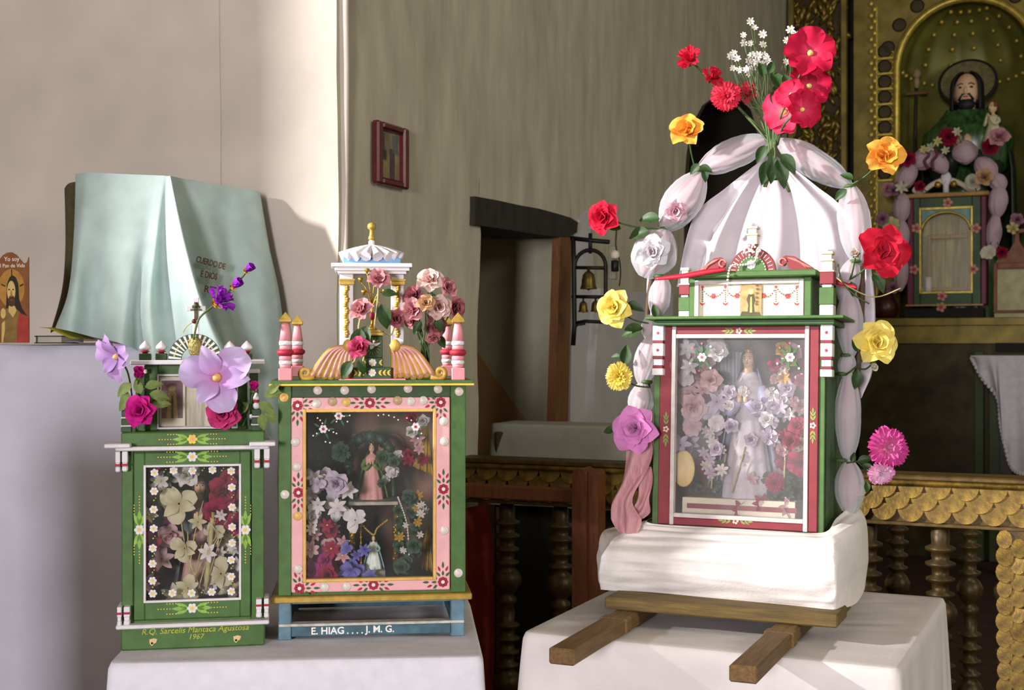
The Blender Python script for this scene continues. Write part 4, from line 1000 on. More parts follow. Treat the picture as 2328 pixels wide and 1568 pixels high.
b = MB(); b.box(kx(780, 590, tv), kx(911, 590, tv), tv-.002, tv+.045, kz(600, 845, tv), kz(586, 845, tv), c=.001); b.build('blue_drum', mat('drum_blue', '#6fa3d0', .55, var=.08), kp)
rf = bpy.data.objects.new('scalloped_roof', None); C.objects.link(rf); rf.parent = kp
m_rf = mat('roof_lavender', '#cbc6cb', .5, var=.08)
x, zr = K.xz(845, 588, tv+.02); xa, za = K.xz(845, 558, tv+.02)
for i in range(16):
    a = 2*PI*(i+.5)/16; ex, ey = x+.060*math.cos(a)*1.02, tv+.02+.034*math.sin(a)
    b = MB(); b.tube(spl([(xa, tv+.02, za), (x+(ex-x)*.55, tv+.02+(ey-tv-.02)*.55, zr+.014), (ex, ey, zr+.002)], 8), [.003, .0045, .006, .0075, .0085, .0095, .0105, .0112], 8); b.build('roof_rib', m_rf, rf)
post(kp, xa, tv+.02, za-.004, [('t', .016, .0062, m_white)], 'roof_finial')
b = MB(); b.lathe([(.0062, 0), (.0066, .004), (.0045, .010), (.0035, .018), (.0045, .020), (.0075, .022), (.0085, .026), (.0075, .031), (.003, .034)], (xa, tv+.02, za+.011), 14); b.build('gilt_finial', m_goldp, kp)
K.room = (x0+.012, x1-.012, z0+.010, z1-.010, .021, kD-.009)
# contents
def kthing_at(px, py, v): return K.M @ Matrix.Translation(K.at(px, py, v))
b = MB(); b.box(kx(792, 1135, .11), kx(905, 1135, .11), .10, .22, kz(1147, 845, .11), kz(1139, 845, .11), c=.001); b.build('inner_shelf', mat('worn_white_shelf', '#a9a696', .7, var=.3, scale=60), kp)
for px in (800, 900):
    b = MB(); xx = kx(px, 1230, .13); za_, zb_ = z0+.009, kz(1147, 845, .11)
    b.tube([(xx, .13, za_), (xx, .13, zb_)], .006, 10)
    for k in range(14): a = k*1.1; b.ball((xx+.0035*math.cos(a), .13-.0035, za_+(zb_-za_)*(k+.5)/14), .0045, seg=7, rings=5)
    b.build('gilt_column', m_gold, kp)
b = MB(); b.box(x0+.012, x1-.012, kD-.0015, kD-.0005, z0+.01, z1-.01); b.build('painted_backdrop', mat('backdrop_paint', '#a0705e', .9, hex2='#3c4a34', scale=11, detail=3), kp)
for cxp, r_ in ((800, .028), (890, .028)):
    b = MB(); x, z = K.xz(cxp, 1015, kD-.006); b.prism([(x-r_, z-.05), (x+r_, z-.05)]+[(x+r_*math.cos(a*PI/12), z+r_*math.sin(a*PI/12)) for a in range(13)], kD-.006, kD-.002); b.build('painted_arch', mat('arch_salmon', '#b98471', .8, var=.2, scale=60), kp)
figure('virgin_figurine', 'crowned figurine in a green mantle and pink dress under a dark wreath', K.M @ Matrix.Translation((kx(845, 1121, .15), .15, kz(1139, 845, .11))), kz(1010, 845, .15)-kz(1139, 845, .11), mat('doll_pink', '#d99d92', .6, var=.1, scale=120), mat('doll_green', '#63803c', .5, var=.25, scale=150), 'crown', wide=.95)
b = MB(); x, z = K.xz(842, 1062, .19)
wr_ = thing('leaf_wreath', 'dark green leafy wreath arching around the green-mantled figurine', 'wreath', K.M)
for i in range(17):
    a = -.35+(PI+.7)*i/16; q = MB(); q.ball((x+.046*math.cos(a), .19+.004*math.sin(i*3), z+.055*math.sin(a)+.008), .012, .008, .011, 8, 6, fn=lambda d: 1+.18*math.sin(d.x*9+d.z*7)); q.build('leaf_clump', mat('wreath_green', '#1f3d2c', .5, var=.5, scale=200), wr_)
q = MB(); q.tube([(x-.046, .19, z-.02), (x-.03, .192, z+.05), (x, .192, z+.062), (x+.03, .192, z+.05), (x+.046, .19, z-.02), (x+.046, .15, kz(1137, 845, .11)+.002)], .004, 6); q.build('wreath_wire', m_dgreen, wr_)
zpl = z0+.009
b = MB(); b.box(kx(820, 1300, .06), kx(876, 1300, .06), .055, .10, zpl, kz(1296, 845, .06), c=.001); tag(b.build('small_plinth', mat('plinth_grey', '#8b7f74', .8, var=.2), None), 'small grey block under the white-dressed figurine', 'block').matrix_world = K.M
figure('virgin_figurine', 'tiny figurine in a white and aqua cone dress on a grey block', K.M @ Matrix.Translation((kx(849, 1290, .078), .078, kz(1296, 845, .06))), kz(1218, 845, .078)-kz(1296, 845, .06), mat('doll_white', '#d6dcd2', .5, var=.1, scale=200), mat('doll_aqua', '#9fc3c4', .5, var=.15, scale=200), 'crown', wide=1.05)
rk = random.Random(4)
keepout(K, K.M @ Matrix.Translation((kx(845, 1121, .15), .15, kz(1139, 845, .11))), .115, .040); keepout(K, K.M @ Matrix.Translation((kx(849, 1290, .078), .078, zpl)), .085, .030)
for px in (800, 900): keepout(K, K.M @ Matrix.Translation((kx(px, 1230, .13), .13, zpl)), .16, .010)
keepout(K, K.M @ Matrix.Translation((kx(963, 1020, .17), .17, kz(1085, 963, .17))), .12, .026); keepout(K, K.M @ Matrix.Translation((kx(968, 1250, .17), .17, zpl)), .10, .026)
pm_w = petalmat('cloth_petal_white', '#d9d0c6', '#e6dfe0', .012); pm_p = petalmat('cloth_petal_pink', '#c98b93', '#d8b3b6', .012); pm_r = petalmat('cloth_petal_red', '#8a1734', '#a3254a', .012); pm_b = petalmat('cloth_petal_blue', '#5f5aa0', '#7d7cc0', .012); pm_y = petalmat('cloth_petal_yellow', '#b58a2c', '#cda748', .012); pm_m = petalmat('cloth_petal_magenta', '#8e1d5c', '#b02f80', .012); pm_g = petalmat('cloth_petal_green', '#2c4a35', '#4c6a4c', .012); pm_lv = petalmat('cloth_petal_lavender', '#b6a2b8', '#cdbfd0', .012)
bunch([pm_w, pm_w, pm_lv], 16, K, (704, 785, 1080, 1170), .02, .10, .021, ['star', 'cup', 'lily'], 'cloth_flower', '{c} {k} cloth flower massed on the green-case side inside the pink-framed case', 'pale flowers in the pink-framed case', rk)
bunch([pm_r, pm_p, pm_w], 24, K, (704, 770, 1150, 1250), .03, .09, .015, ['cup', 'star', 'daisy'], 'cloth_flower', '{c} {k} cloth flower below the white ones in the pink-framed case', 'red flowers in the pink-framed case', rk)
bunch([pm_m, pm_r], 7, K, (706, 745, 1260, 1305), .03, .09, .018, ['cup'], 'cloth_flower', '{c} {k} cloth flower in the corner of the pink-framed case', 'magenta flowers in the pink-framed case', rk)
bunch([pm_b], 9, K, (735, 810, 1262, 1305), .02, .06, .017, ['star', 'lily'], 'cloth_flower', '{c} {k} cloth flower on the floor of the pink-framed case', 'blue flowers in the pink-framed case', rk)
bunch([pm_g], 26, K, (905, 950, 1130, 1305), .05, .12, .012, ['cup', 'tuft'], 'cloth_flower', '{c} {k} sprig stacked below the yellow cloth in the pink-framed case', 'green sprigs in the pink-framed case', rk)
bunch([pm_w, pm_y], 12, K, (908, 970, 1115, 1250), .04, .10, .0095, ['daisy', 'star'], 'cloth_flower', 'tiny {c} {k} flower among the green sprigs in the pink-framed case', 'cream flowers in the pink-framed case', rk)
bunch([pm_p, pm_r, pm_w], 10, K, (915, 975, 950, 1050), .05, .12, .013, ['cup', 'star'], 'cloth_flower', '{c} {k} cloth flower beside the yellow cloth in the pink-framed case', 'upper flowers in the pink-framed case', rk)
bunch([pm_g], 9, K, (700, 790, 1000, 1100), .12, .2, .02, ['tuft', 'lily'], 'cloth_flower', '{c} {k} sprig behind the pale flowers in the pink-framed case', 'dark sprigs in the pink-framed case', rk)
bunch([pm_g, pm_w], 8, K, (868, 905, 1030, 1100), .08, .16, .013, ['cup', 'tuft'], 'cloth_flower', '{c} {k} sprig beside the green-mantled figurine', 'sprigs beside the green-mantled figurine', rk)
for i in range(3):
    b = MB(); pa = [(812, 1180), (835, 1205), (850, 1215), (858, 1200), (880, 1182)] if i == 0 else ([(820, 1160), (821, 1290), (822, 1300)] if i == 1 else [(905, 1130), (925, 1190), (930, 1260)])
    pts_ = spl([K.at(x_, y_, .06) for x_, y_ in pa], 26)
    for p_ in pts_: b.ball(p_, .0022, seg=6, rings=4)
    b.tube(pts_, .0008, 5)
    tag(b.build('bead_string', m_goldp if i < 2 else m_pearl), ['gold bead string looped above the white-dressed figurine', 'straight gold bead string hanging beside a gilt column', 'pearly bead string hanging among the green sprigs'][i], 'beads').matrix_world = K.M
# yellow cloth wings hanging at the right, inside
yw = thing('yellow_cloth', 'gathered yellow cloth hanging behind the glass of the pink-framed case', 'cloth', K.M)
for i, (pa, pb, pc) in enumerate((((938, 1060, .17), (972, 960, .17), (985, 1080, .17)), ((950, 1290, .17), (975, 1180, .17), (984, 1300, .17)))):
    b = MB(); A_, B_, C_ = [K.at(*q) for q in (pa, pb, pc)]
    def fn(i_, j): p = A_.lerp(C_, i_); q = B_.lerp(p, .08+.92*j); return q+Vector((0, .006*math.sin(i_*18)*j, 0))
    b.grid(fn, 22, 10); b.build('cloth_fall', mat('yellow_satin', '#b08c2f', .45, var=.2, scale=60), yw, solid=.001)
# painted sprays on the glass: white dots and little flowers
b = MB()
for (cx_, cy_), pts in (((735, 975), ((722, 950), (728, 955), (733, 962), (735, 970), (748, 978), (758, 982), (765, 985), (720, 985), (712, 990), (740, 1004), (750, 1006))), ((945, 970), ((860, 944), (872, 942), (884, 944), (896, 948), (905, 954), (925, 950), (935, 955), (942, 962), (958, 985), (950, 996))), ((770, 945), ((765, 958), (772, 950), (782, 946), (795, 944), (790, 958)))):
    for px, py in pts:
        x, z = K.xz(px, py, -.0008); b.prism(circ(x, z, .0017, 6), -.001, -.0002, 0)
    x, z = K.xz(cx_, cy_, -.0008); daisy(b, x, z, .0085, -.0004, 0, 1)
    for k in range(5): a = k*1.3; b.prism(lens(x+.008*math.cos(a), z+.008*math.sin(a), a, .014, .004), -.0009, -.0003, 2)
b.build('glass_painting', [m_white, m_dred, m_flg], door)['kind'] = 'stuff'
b = MB()
# ------------------------------------------------------------------ carrying frame, wrapped base and garlanded shrine
AS = -math.radians(23.5)
m_pole = mat('pole_wood', '#6f5430', .7, var=.3, scale=40, stretch=(5, .4, 5), bump=.3)
m_plank = mat('plank_wood', '#66532c', .75, var=.35, scale=30, stretch=(.5, 5, 5), bump=.3)
def PZ(px, Z, Y): return Vector(((px-CX)/FPX*Y, Y, Z))
bier = thing('carrying_frame', 'wooden carrying frame with two jutting poles and a plank under the wrapped base', 'litter', Matrix.Translation(PZ(1640, TZ, 2.56)) @ Matrix.Rotation(AS, 4, 'Z'))
Bi = bier.matrix_world.inverted()
ptz = TZ+.033
def onz(px, py, Z): return P(px, py, (H-Z)*FPX/(py-CY))
for (fx, fy) in ((1276, 1474), (1689, 1513)):
    q = Bi @ onz(fx, fy, ptz); w_ = .0235
    b = MB(); b.box(q.x-w_, q.x+w_, q.y, q.y+.86, TZ-TZ+.0045, .033, c=.003); b.build('pole', m_pole, bier)
    b = MB(); b.box(q.x-w_-.004, q.x+w_+.004, q.y+.27, q.y+.30, .006, .034, c=.002); b.build('pole_notch', m_pole, bier)
pl, pr_ = Bi @ onz(1374, 1356, TZ+.058), Bi @ onz(1904, 1399, TZ+.058)
pyy = (pl.y+pr_.y)/2
for dy in (0, .12, .24):
    b = MB(); b.box(pl.x+dy*.08, pr_.x-dy*.05, pyy+dy, pyy+dy+(.105 if dy == 0 else .07), .034, .058, c=.003); b.build('cross_plank', m_plank, bier)
S = Fr(P(1676, 1204, 2.635), AS, math.radians(3.2))                # the red shrine leans back a little
def sx(px, py=960, v=0): return S.xz(px, py, v)[0]
def sz(py, px=1676, v=0): return S.xz(px, py, v)[1]
sD = .19; X0, X1 = sx(1487), sx(1876)
# base box wrapped in thin white cloth
m_muslin = mat('white_muslin', '#e0dad6', .9, var=.06, scale=20, bump=.25, bscale=200, spec=.1)
Z0 = TZ+.062
wb = thing('wrapped_base', 'low box wrapped in thin white cloth beneath the red shrine', 'base', Matrix.Translation(PZ(1640, Z0, 2.70)) @ Matrix.Rotation(AS, 4, 'Z'))
Wi = wb.matrix_world.inverted()
zz = lambda k: Z0+k
hm = -.0055
cols = [
 [PZ(1500, zz(0), 3.00), PZ(1500, zz(.05), 3.0), PZ(1500, zz(.09), 3.0), P(1500, 1195, 2.98), S.w((X0-.004, sD+.03, .0))],
 [PZ(1372, zz(0), 2.86), PZ(1371, zz(.05), 2.86), PZ(1378, zz(.09), 2.86), P(1402, 1205, 2.84), S.w((X0-.012, .12, .012))],
 [PZ(1366, zz(-.008), 2.72), PZ(1364, zz(.04), 2.70), P(1372, 1252, 2.69), P(1410, 1210, 2.72), S.w((X0-.010, .05, .012))],
 [PZ(1378, zz(hm), 2.675), PZ(1376, zz(.035), 2.657), P(1384, 1256, 2.655), P(1424, 1213, 2.69), S.w((X0-.008, -.012, .008))],
 [PZ(1480, zz(hm), 2.645), PZ(1480, zz(.035), 2.62), P(1485, 1262, 2.62), P(1495, 1216, 2.66), S.w((X0+.022, -.0125, .003))],
 [PZ(1640, zz(hm), 2.575), PZ(1640, zz(.035), 2.555), P(1640, 1270, 2.55), P(1640, 1226, 2.59), S.w((sx(1640), -.0125, .003))],
 [PZ(1790, zz(hm), 2.515), PZ(1790, zz(.032), 2.495), P(1790, 1278, 2.495), P(1790, 1229, 2.53), S.w((sx(1785), -.0125, .003))],
 [PZ(1878, zz(hm), 2.475), PZ(1885, zz(.03), 2.462), P(1884, 1284, 2.462), P(1872, 1230, 2.50), S.w((X1-.018, -.0125, .003))],
 [PZ(1908, zz(-.006), 2.485), PZ(1910, zz(.03), 2.48), P(1912, 1280, 2.48), P(1906, 1218, 2.51), S.w((X1+.010, -.013, .010))],
 [PZ(1948, zz(-.016), 2.60), PZ(1950, zz(.03), 2.61), P(1955, 1275, 2.61), P(1952, 1195, 2.60), S.w((X1+.014, .06, .030))],
 [PZ(1966, zz(-.004), 2.74), PZ(1972, zz(.03), 2.75), P(1974, 1262, 2.75), P(1968, 1180, 2.74), P(1944, 1148, 2.71)],
 [PZ(1930, zz(0), 2.86), PZ(1940, zz(.04), 2.86), P(1940, 1245, 2.86), P(1935, 1185, 2.86), S.w((X1+.012, sD+.03, .0))]]
WL = [[Wi @ q for q in c] for c in cols]
def mus(p, u, v):
    e = max(0, (v-.45))*2; d = .0045*math.sin(v*52+2.5*math.sin(u*7)+u*9)*e+.007*noise.noise(Vector((u*16, v*7, 1)))+.005*noise.noise(Vector((u*10, v*26, 4)))*(.35+e)
    d *= (1-v**5)*min(1, v*9)
    return p+Vector((.3*d*(u-.5), -d, d*.6*e))
b = loftmb(WL, 130, 56, fn=mus); b.build('muslin_wrap', m_muslin, wb)
b = MB(); c_ = [WL[i][0] for i in (1, 3, 7, 10)]; b.prismz([(p.x*.9, p.y*.8+.02) for p in (c_[1], c_[2], c_[3], c_[0])], -.0005, .106); b.build('inner_box', m_legw, wb)

# the red shrine, leaning back a little
s = thing('shrine_case', 'large green shrine with a dark red glazed door, arched crest and wooden side scrolls', 'shrine', S.M, 'glazed saint cases on the cloth-covered tables')
Zb, Zt = 0, sz(741)
m_greend = mat('shrine_green', '#2f5424', .5, var=.2, scale=40, bump=.08)
m_greyb = mat('grey_white_bead', '#c3b9b4', .6, var=.1)
shell(s, X0, X1, Zb, Zt, sD, .010, m_greend, mat('case_lining_grey', '#44473c', .9, hex2='#6a5648', scale=14))
rx0, rx1 = sx(1501), sx(1862)
for a, c_ in ((X0, rx0), (rx1, X1)):
    b = MB(); b.box(a, c_, -.004, .016, Zb, Zt, c=.0012); b.build('corner_stile', m_green, s)
gx0, gx1, gz0, gz1 = sx(1537), sx(1830), sz(1172), sz(769)
door = bpy.data.objects.new('door', None); C.objects.link(door); door.parent = s
bw = .0085
frame4(door, 'red_frame', (rx0, rx1, Zb+.004, Zt-.001), (gx0-bw, gx1+bw, gz0-bw, gz1+bw), -.008, .008, m_redp)
frame4(door, 'pale_bead', (gx0-bw, gx1+bw, gz0-bw, gz1+bw), (gx0, gx1, gz0, gz1), -.010, .004, m_greyb, .001)
for a in (gx0-bw, gx1):
    b = MB(); b.box(a, a+bw, -.0105, -.004, Zb+.004, Zt-.001, c=.001); b.build('pale_bead', m_greyb, door)
m_glass2 = glassmat('shrine_glass', .05, .06, .04, hazecol='#c9ccd4')
b = MB(); b.box(gx0, gx1, -.001, .0005, gz0, gz1); b.build('glass_pane', m_glass2, door)
olive = mat('olive_paint', '#7d8a45', .6, var=.1)
for px, py, hv in ((1680, 752, 'h'), (1672, 1184, 'h'), (1514, 975, 'v'), (1848, 967, 'v')):
    b = MB(); x, z = S.xz(px, py, -.008); daisy(b, x, z, .0068, -.008, 0, 1, n=5)
    for a in ((0, PI) if hv == 'h' else (PI/2, -PI/2)):
        for q, da in ((.010, .5), (.010, -.5), (.018, .5), (.018, -.5), (.024, 0)): b.prism(lens(x+q*math.cos(a), z+q*math.sin(a), a+da, .012, .0042), -.0086, -.008, 2)
    b.build('painted_flower', [m_cream, m_dred, olive], door)
# striped blocks under the cornice
for px, pyt in ((1496, 741), (1879, 741)):
    x = sx(px, 790, -.02); zt_ = sz(pyt); r = .0115
    b = MB(); b.box(x-r, x+r, -.022, .002, zt_-.030, zt_, c=.001); o = b.build('striped_bracket', m_white, s)
    z = zt_-.030
    for h_, r_, m_ in ((.006, r*.95, m_redp), (.026, r, m_white), (.006, r*.95, m_redp), (.013, r*.8, m_white), (.006, r*.9, m_redp), (.014, r*1.02, m_white)):
        b = MB(); b.box(x-r_, x+r_, -.022+(r-r_), .002, z-h_, z, c=.001); b.build('painted_block', m_, o); z -= h_
    b = MB()
    for zq in (zt_-.015, zt_-.05): daisy(b, x, zq, .0035, -.022, 0, 0, n=5)
    b.build('painted_flower', [m_dred], o)
# cornice
b = MB(); b.box(sx(1488, 735, -.03), sx(1898, 735, -.03), -.032, .078, Zt, Zt+.011, c=.002); b.build('cornice', m_greend, s)
b = MB(); b.box(sx(1466, 724, -.05), sx(1918, 724, -.05), -.05, .080, Zt+.011, Zt+.017, c=.0015); b.build('cornice_slab', m_green, s)
zc = Zt+.017
# attic
av = .03
ax0, ax1, aZ1 = sx(1568, 680, av), sx(1845, 680, av), sz(632, 1700, av)
b = MB(); b.box(ax0, ax1, av+.008, av+.085, Zt, aZ1); b.build('attic_box', m_dgreen, s)
ip = (sx(1590, 680, av), sx(1818, 680, av), zc+.003, sz(646, 1700, av))
frame4(s, 'attic_frame', (ax0, ax1, zc, aZ1), (ip[0]-.008, ip[1]+.008, ip[2]-.002, ip[3]+.008), av-.004, av+.01, m_green)
frame4(s, 'attic_bead', (ip[0]-.009, ip[1]+.009, ip[2]-.003, ip[3]+.009), ip, av-.006, av+.006, m_greyb, .001)
b = MB(); b.box(ip[0], ip[1], av+.002, av+.0075, ip[2], ip[3]); panel = b.build('painted_panel', m_cream, s)
b = MB(); y_ = av+.002
def sw(px0, py0, px1, py1, sag, n):
    for i in range(n+1):
        f = i/n; x, z = S.xz(px0+(px1-px0)*f, py0+(py1-py0)*f+sag*4*f*(1-f), y_); b.prism(circ(x, z, .0017, 6), y_-.0006, y_, i % 2)
for q in ((1597, 657, 1650, 654, 20, 12), (1650, 654, 1682, 664, 14, 8), (1731, 664, 1764, 652, 16, 8), (1764, 652, 1814, 650, 20, 12)): sw(*q)
for px in (1597, 1649, 1764, 1812):
    for k in range(6):
        x, z = S.xz(px, 660+k*5, y_); b.prism(circ(x, z, .0015, 6), y_-.0006, y_, k % 2)
    x, z = S.xz(px, 690, y_); b.prism([(x-.006, z+.003), (x-.004, z-.002), (x, z-.004), (x+.004, z-.002), (x+.006, z+.003), (x, z)], y_-.0006, y_, 0)
    x, z = S.xz(px, 652, y_); b.prism(circ(x, z, .003, 8), y_-.0008, y_, 0)
for px, py in ((1622, 673), (1676, 672), (1736, 672), (1791, 673)):
    x, z = S.xz(px, py, y_); daisy(b, x, z, .0062, y_, 0, 0, n=6)
b.build('painted_garland', [mat('garland_red', '#b5403f', .6), mat('garland_green', '#4d6e46', .6)], panel)['kind'] = 'stuff'
X_0, Z_1 = S.xz(1683, 645, av-.001); X_1, Z_0 = S.xz(1731, 719, av-.001)
b = MB(); b.box(X_0, X_1, av-.0005, av+.0012, Z_0, Z_1); pic = b.build('saint_picture', mat('print_sepia', '#a58a5c', .7, var=.3, scale=70), panel)
b = MB(); cx_ = (X_0+X_1)/2; hh = Z_1-Z_0; b.flat([(cx_-.007, Z_0+.1*hh), (cx_+.008, Z_0+.1*hh), (cx_+.006, Z_0+.35*hh), (cx_+.009, Z_0+.5*hh), (cx_+.006, Z_0+.68*hh), (cx_-.005, Z_0+.68*hh), (cx_-.009, Z_0+.52*hh), (cx_-.005, Z_0+.35*hh)], av-.0008, 0); b.flat(circ(cx_, Z_0+.76*hh, .0062, 12), av-.0009, 2); b.flat(circ(cx_, Z_0+.75*hh, .0040, 10), av-.001, 1); b.flat([(cx_-.002, Z_0+.12*hh), (cx_+.003, Z_0+.12*hh), (cx_+.002, Z_0+.6*hh), (cx_-.001, Z_0+.6*hh)], av-.0009, 2); b.flat([(X_0, Z_0), (X_1, Z_0), (X_1-.004, Z_0+.13*hh), (X_0+.004, Z_0+.16*hh)], av-.0007, 0)
b.build('printed_figure', [mat('print_olive', '#4f4a33', .7, var=.2), m_skin, mat('print_halo', '#c9a860', .7)], pic)
b = MB(); b.box(sx(1564, 620, av-.03), sx(1856, 620, av-.03), av-.03, av+.088, aZ1, aZ1+.012, c=.002); b.build('attic_cornice', m_green, s)
az = aZ1+.012
# arched crest
cx_, cb = S.xz(1710, 618, av-.012); r1 = .0465; r0 = .030; vv = av-.012
b = MB(); N_ = 26; b.prism([(cx_+r1*math.cos(PI*i/N_), az+r1*1.05*math.sin(PI*i/N_)) for i in range(N_+1)], vv, vv+.014); crest = b.build('fan_crest', m_redp, s)
b = MB(); b.prism([(cx_+r0*math.cos(PI*i/N_), az+r0*1.05*math.sin(PI*i/N_)) for i in range(N_+1)], vv-.002, vv); b.build('crest_tympanum', m_green, crest)
b = MB(); daisy(b, cx_-.002, az+.014, .010, vv-.002, 0, 0, n=8); b.build('painted_flower', [m_white], crest)
for i in range(17):
    a = PI*(i+.5)/17; ca, sa = math.cos(a), math.sin(a)
    b = MB(); b.prism([(cx_+r*ca*1.0+w*sa, az+r*1.05*sa-w*ca) for r, w in ((r0*1.12, .0005), (r1*.93, .0009))]+[(cx_+r*ca-w*sa, az+r*1.05*sa+w*ca) for r, w in ((r1*.93, .0009), (r0*1.12, .0005))], vv-.0008, vv); b.build('fan_rib', m_cream, crest)
for i in range(15):
    a = PI*(i+.5)/15; b = MB(); b.ball((cx_+r0*.93*math.cos(a), vv-.002, az+r0*.98*math.sin(a)), .0017, seg=6, rings=4); b.build('pearl', m_white, crest)
tz = az+r1*1.05
post(s, cx_, vv+.006, tz-.004, [('b', .010, .009, m_redp), ('b', .018, .0105, m_cream), ('b', .004, .0125, m_cream), ('b', .010, .009, m_cream), ('b', .005, .0115, m_cream)], 'crest_turret')
pearls = thing('pearl_string', 'string of white pearls draped over the arched crest of the red shrine', 'beads', S.M)
rp = random.Random(3); pme = None
b = MB(); b.ball((0, 0, 0), .0026, seg=8, rings=6); pme = b.mesh('pearl', mat('pearl', '#e6ddd2', .3, var=.05))
for i in range(26):
    a = rp.uniform(0, 2*PI); r_ = rp.uniform(0, .018); link(pme, 'pearl', pearls, Matrix.Translation((cx_+r_*math.cos(a)*1.1, vv-.006-rp.uniform(0, .004), tz-.006+r_*.62*math.sin(a))))
for i in range(24):
    f = i/23; pp = spl([(cx_+.012, vv-.008, tz-.01), (cx_+.006, vv-.008, tz-.03), (cx_-.018, vv-.008, tz-.036), (cx_-.038, vv-.02, az+.01), (cx_-.042, -.012, az-.015), (cx_-.043, -.012, az-.05)], 24)[i]; link(pme, 'pearl', pearls, Matrix.Translation(pp))
# side scrolls of the crest
m_redl = mat('scroll_red_light', '#c4736a', .5, var=.1)
for sg, (pa, pb) in ((-1, (1586, 1648)), (1, (1855, 1773))):
    xa, xb = sx(pa, 610, vv), sx(pb, 600, vv); L_ = abs(xb-xa); scr = bpy.data.objects.new('scroll_ornament', None); C.objects.link(scr); scr.parent = s
    d = 1 if xb > xa else -1
    b = MB(); b.prism([(xa, az), (xa+d*.10*L_, az+.006), (xa+d*.35*L_, az+.018), (xa+d*.6*L_, az+.029), (xa+d*.85*L_, az+.031), (xb, az+.024), (xb, az+.014), (xb-d*.1*L_, az+.010), (xb-d*.18*L_, az+.016), (xb-d*.25*L_, az+.006), (xb-d*.4*L_, az)], vv, vv+.012); b.build('scroll_body', m_redp, scr)
    for k in range(3):
        f = .25*k; b = MB(); b.tube(spl([(xa+d*(.1+f*.3)*L_, vv-.001, az+.004), (xa+d*(.4+f*.25)*L_, vv-.002, az+.015+.003*k), (xa+d*(.72+f*.12)*L_, vv-.002, az+.024+.001*k)], 8), [.0008, .0012, .0016, .0018, .0018, .0016, .0012, .0008], 6); b.build('carved_line', m_redl, scr)
    b = MB(); b.tube([(xb-d*.08*L_+.007*math.cos(a), vv-.001, az+.018+.007*math.sin(a)) for a in [k*.5 for k in range(11)]], .002, 6); b.build('scroll_eye', m_redl, scr)
# red ribbon sticks crossing behind the crest
for q in (((1489, 634, -.006), (1560, 626, -.009), (1610, 617, -.010), (1650, 612, -.010)), ((1876, 634, .052), (1890, 638, .05), (1915, 645, .05), (1948, 653, .05))):
    pts = [S.at(*p) for p in q]; b = MB()
    def fr_(i, j, pts=pts): p = spl(pts, 20)[min(19, int(i*19))]; return p+Vector((0, 0, (j-.5)*.010*(.6+.5*math.sin(i*3.1))))
    b.grid(fr_, 20, 3)
    tag(b.build('red_ribbon', mat('red_satin', '#a5182e', .4, var=.15, scale=60), None, solid=.001), 'narrow dark red ribbon '+('running past a red scroll to the round gauze puff' if q[0][0] < 1600 else 'behind the tall white corner turret of the red shrine'), 'ribbon', 'ribbons on the red shrine').matrix_world = S.M
# corner turrets
for px, v, kk in ((1882, -.012, 1.), (1559, .06, .85)):
    x = sx(px, 660, v); r = .0135*kk
    post(s, x, v, zc, [('b', .022*kk, r*1.0, m_greyb), ('b', .034*kk, r*1.05, m_green), ('b', .006*kk, r*.7, m_white), ('b', .024*kk, r*1.0, m_redp), ('b', .003, r*1.1, m_cream), ('b', .018*kk, r*.8, m_cream), ('b', .004, r, m_cream), ('b', .010*kk, r*.62, m_cream), ('b', .006, r*.85, m_cream)], 'corner_turret')
# contents of the shrine
S.room = (X0+.012, X1-.012, .012, Zt-.012, .017, .158)
iv = lambda px, py, v: S.M @ Matrix.Translation(S.at(px, py, v))
b = MB()
def fv(i, j):
    x, z = S.xz(1610+110*i, 800+340*j, .165); return (x, .165+.006*math.sin(i*40), z)
b.grid(fv, 40, 8); b.build('pleated_backcloth', mat('pale_silk', '#93939a', .5, var=.15, scale=50, stretch=(5, 1, .5)), s)
zfl = .010
b = MB(); b.box(sx(1560, 1140, .06), sx(1815, 1150, .06), .03, .17, zfl, sz(1135, 1676, .03), c=.001); stp = b.build('inner_step', m_cream, s)
b = MB(); zs1 = sz(1135, 1676, .03); b.box(sx(1562, 1140, .03), sx(1812, 1140, .03), .0288, .031, zs1-.022, zs1-.012); b.build('painted_band', m_redp, stp)
figure('virgin_figurine', 'veiled white-robed figurine in the middle of the red shrine', S.M @ Matrix.Translation((sx(1700, 1040, .095), .095, zs1)), sz(800, 1700, .095)-zs1, mat('doll_silk', '#c2b9bf', .5, var=.1, scale=90), mat('doll_veil', '#a6a3c0', .5, var=.15, scale=60), 'crown', wide=.74, headk=.115)
rs_ = random.Random(9)
keepout(S, S.M @ Matrix.Translation((sx(1700, 1040, .095), .095, zs1)), .30, .052)
bunch([pm_p, pm_lv, pm_w], 26, S, (1560, 1640, 800, 960), .04, .12, .022, ['star', 'cup', 'mallow'], 'cloth_flower', '{c} {k} cloth flower massed on the medal side inside the red shrine', 'medal-side flowers in the red shrine', rs_)
bunch([pm_lv, pm_w], 16, S, (1640, 1755, 890, 1000), .03, .07, .017, ['star', 'cup', 'tuft'], 'cloth_flower', '{c} {k} cloth flower in front of the veiled figurine', 'middle flowers in the red shrine', rs_)
bunch([pm_w, pm_lv], 12, S, (1600, 1640, 960, 1080), .03, .08, .012, ['star', 'daisy'], 'cloth_flower', 'tiny {c} {k} flower on thin stems in the red shrine', 'thin-stemmed flowers in the red shrine', rs_)
bunch([pm_y, pm_w, pm_p, pm_r], 28, S, (1755, 1822, 800, 1030), .04, .11, .014, ['star', 'cup', 'tuft'], 'cloth_flower', '{c} {k} cloth flower opposite the medal inside the red shrine', 'far-side flowers in the red shrine', rs_)
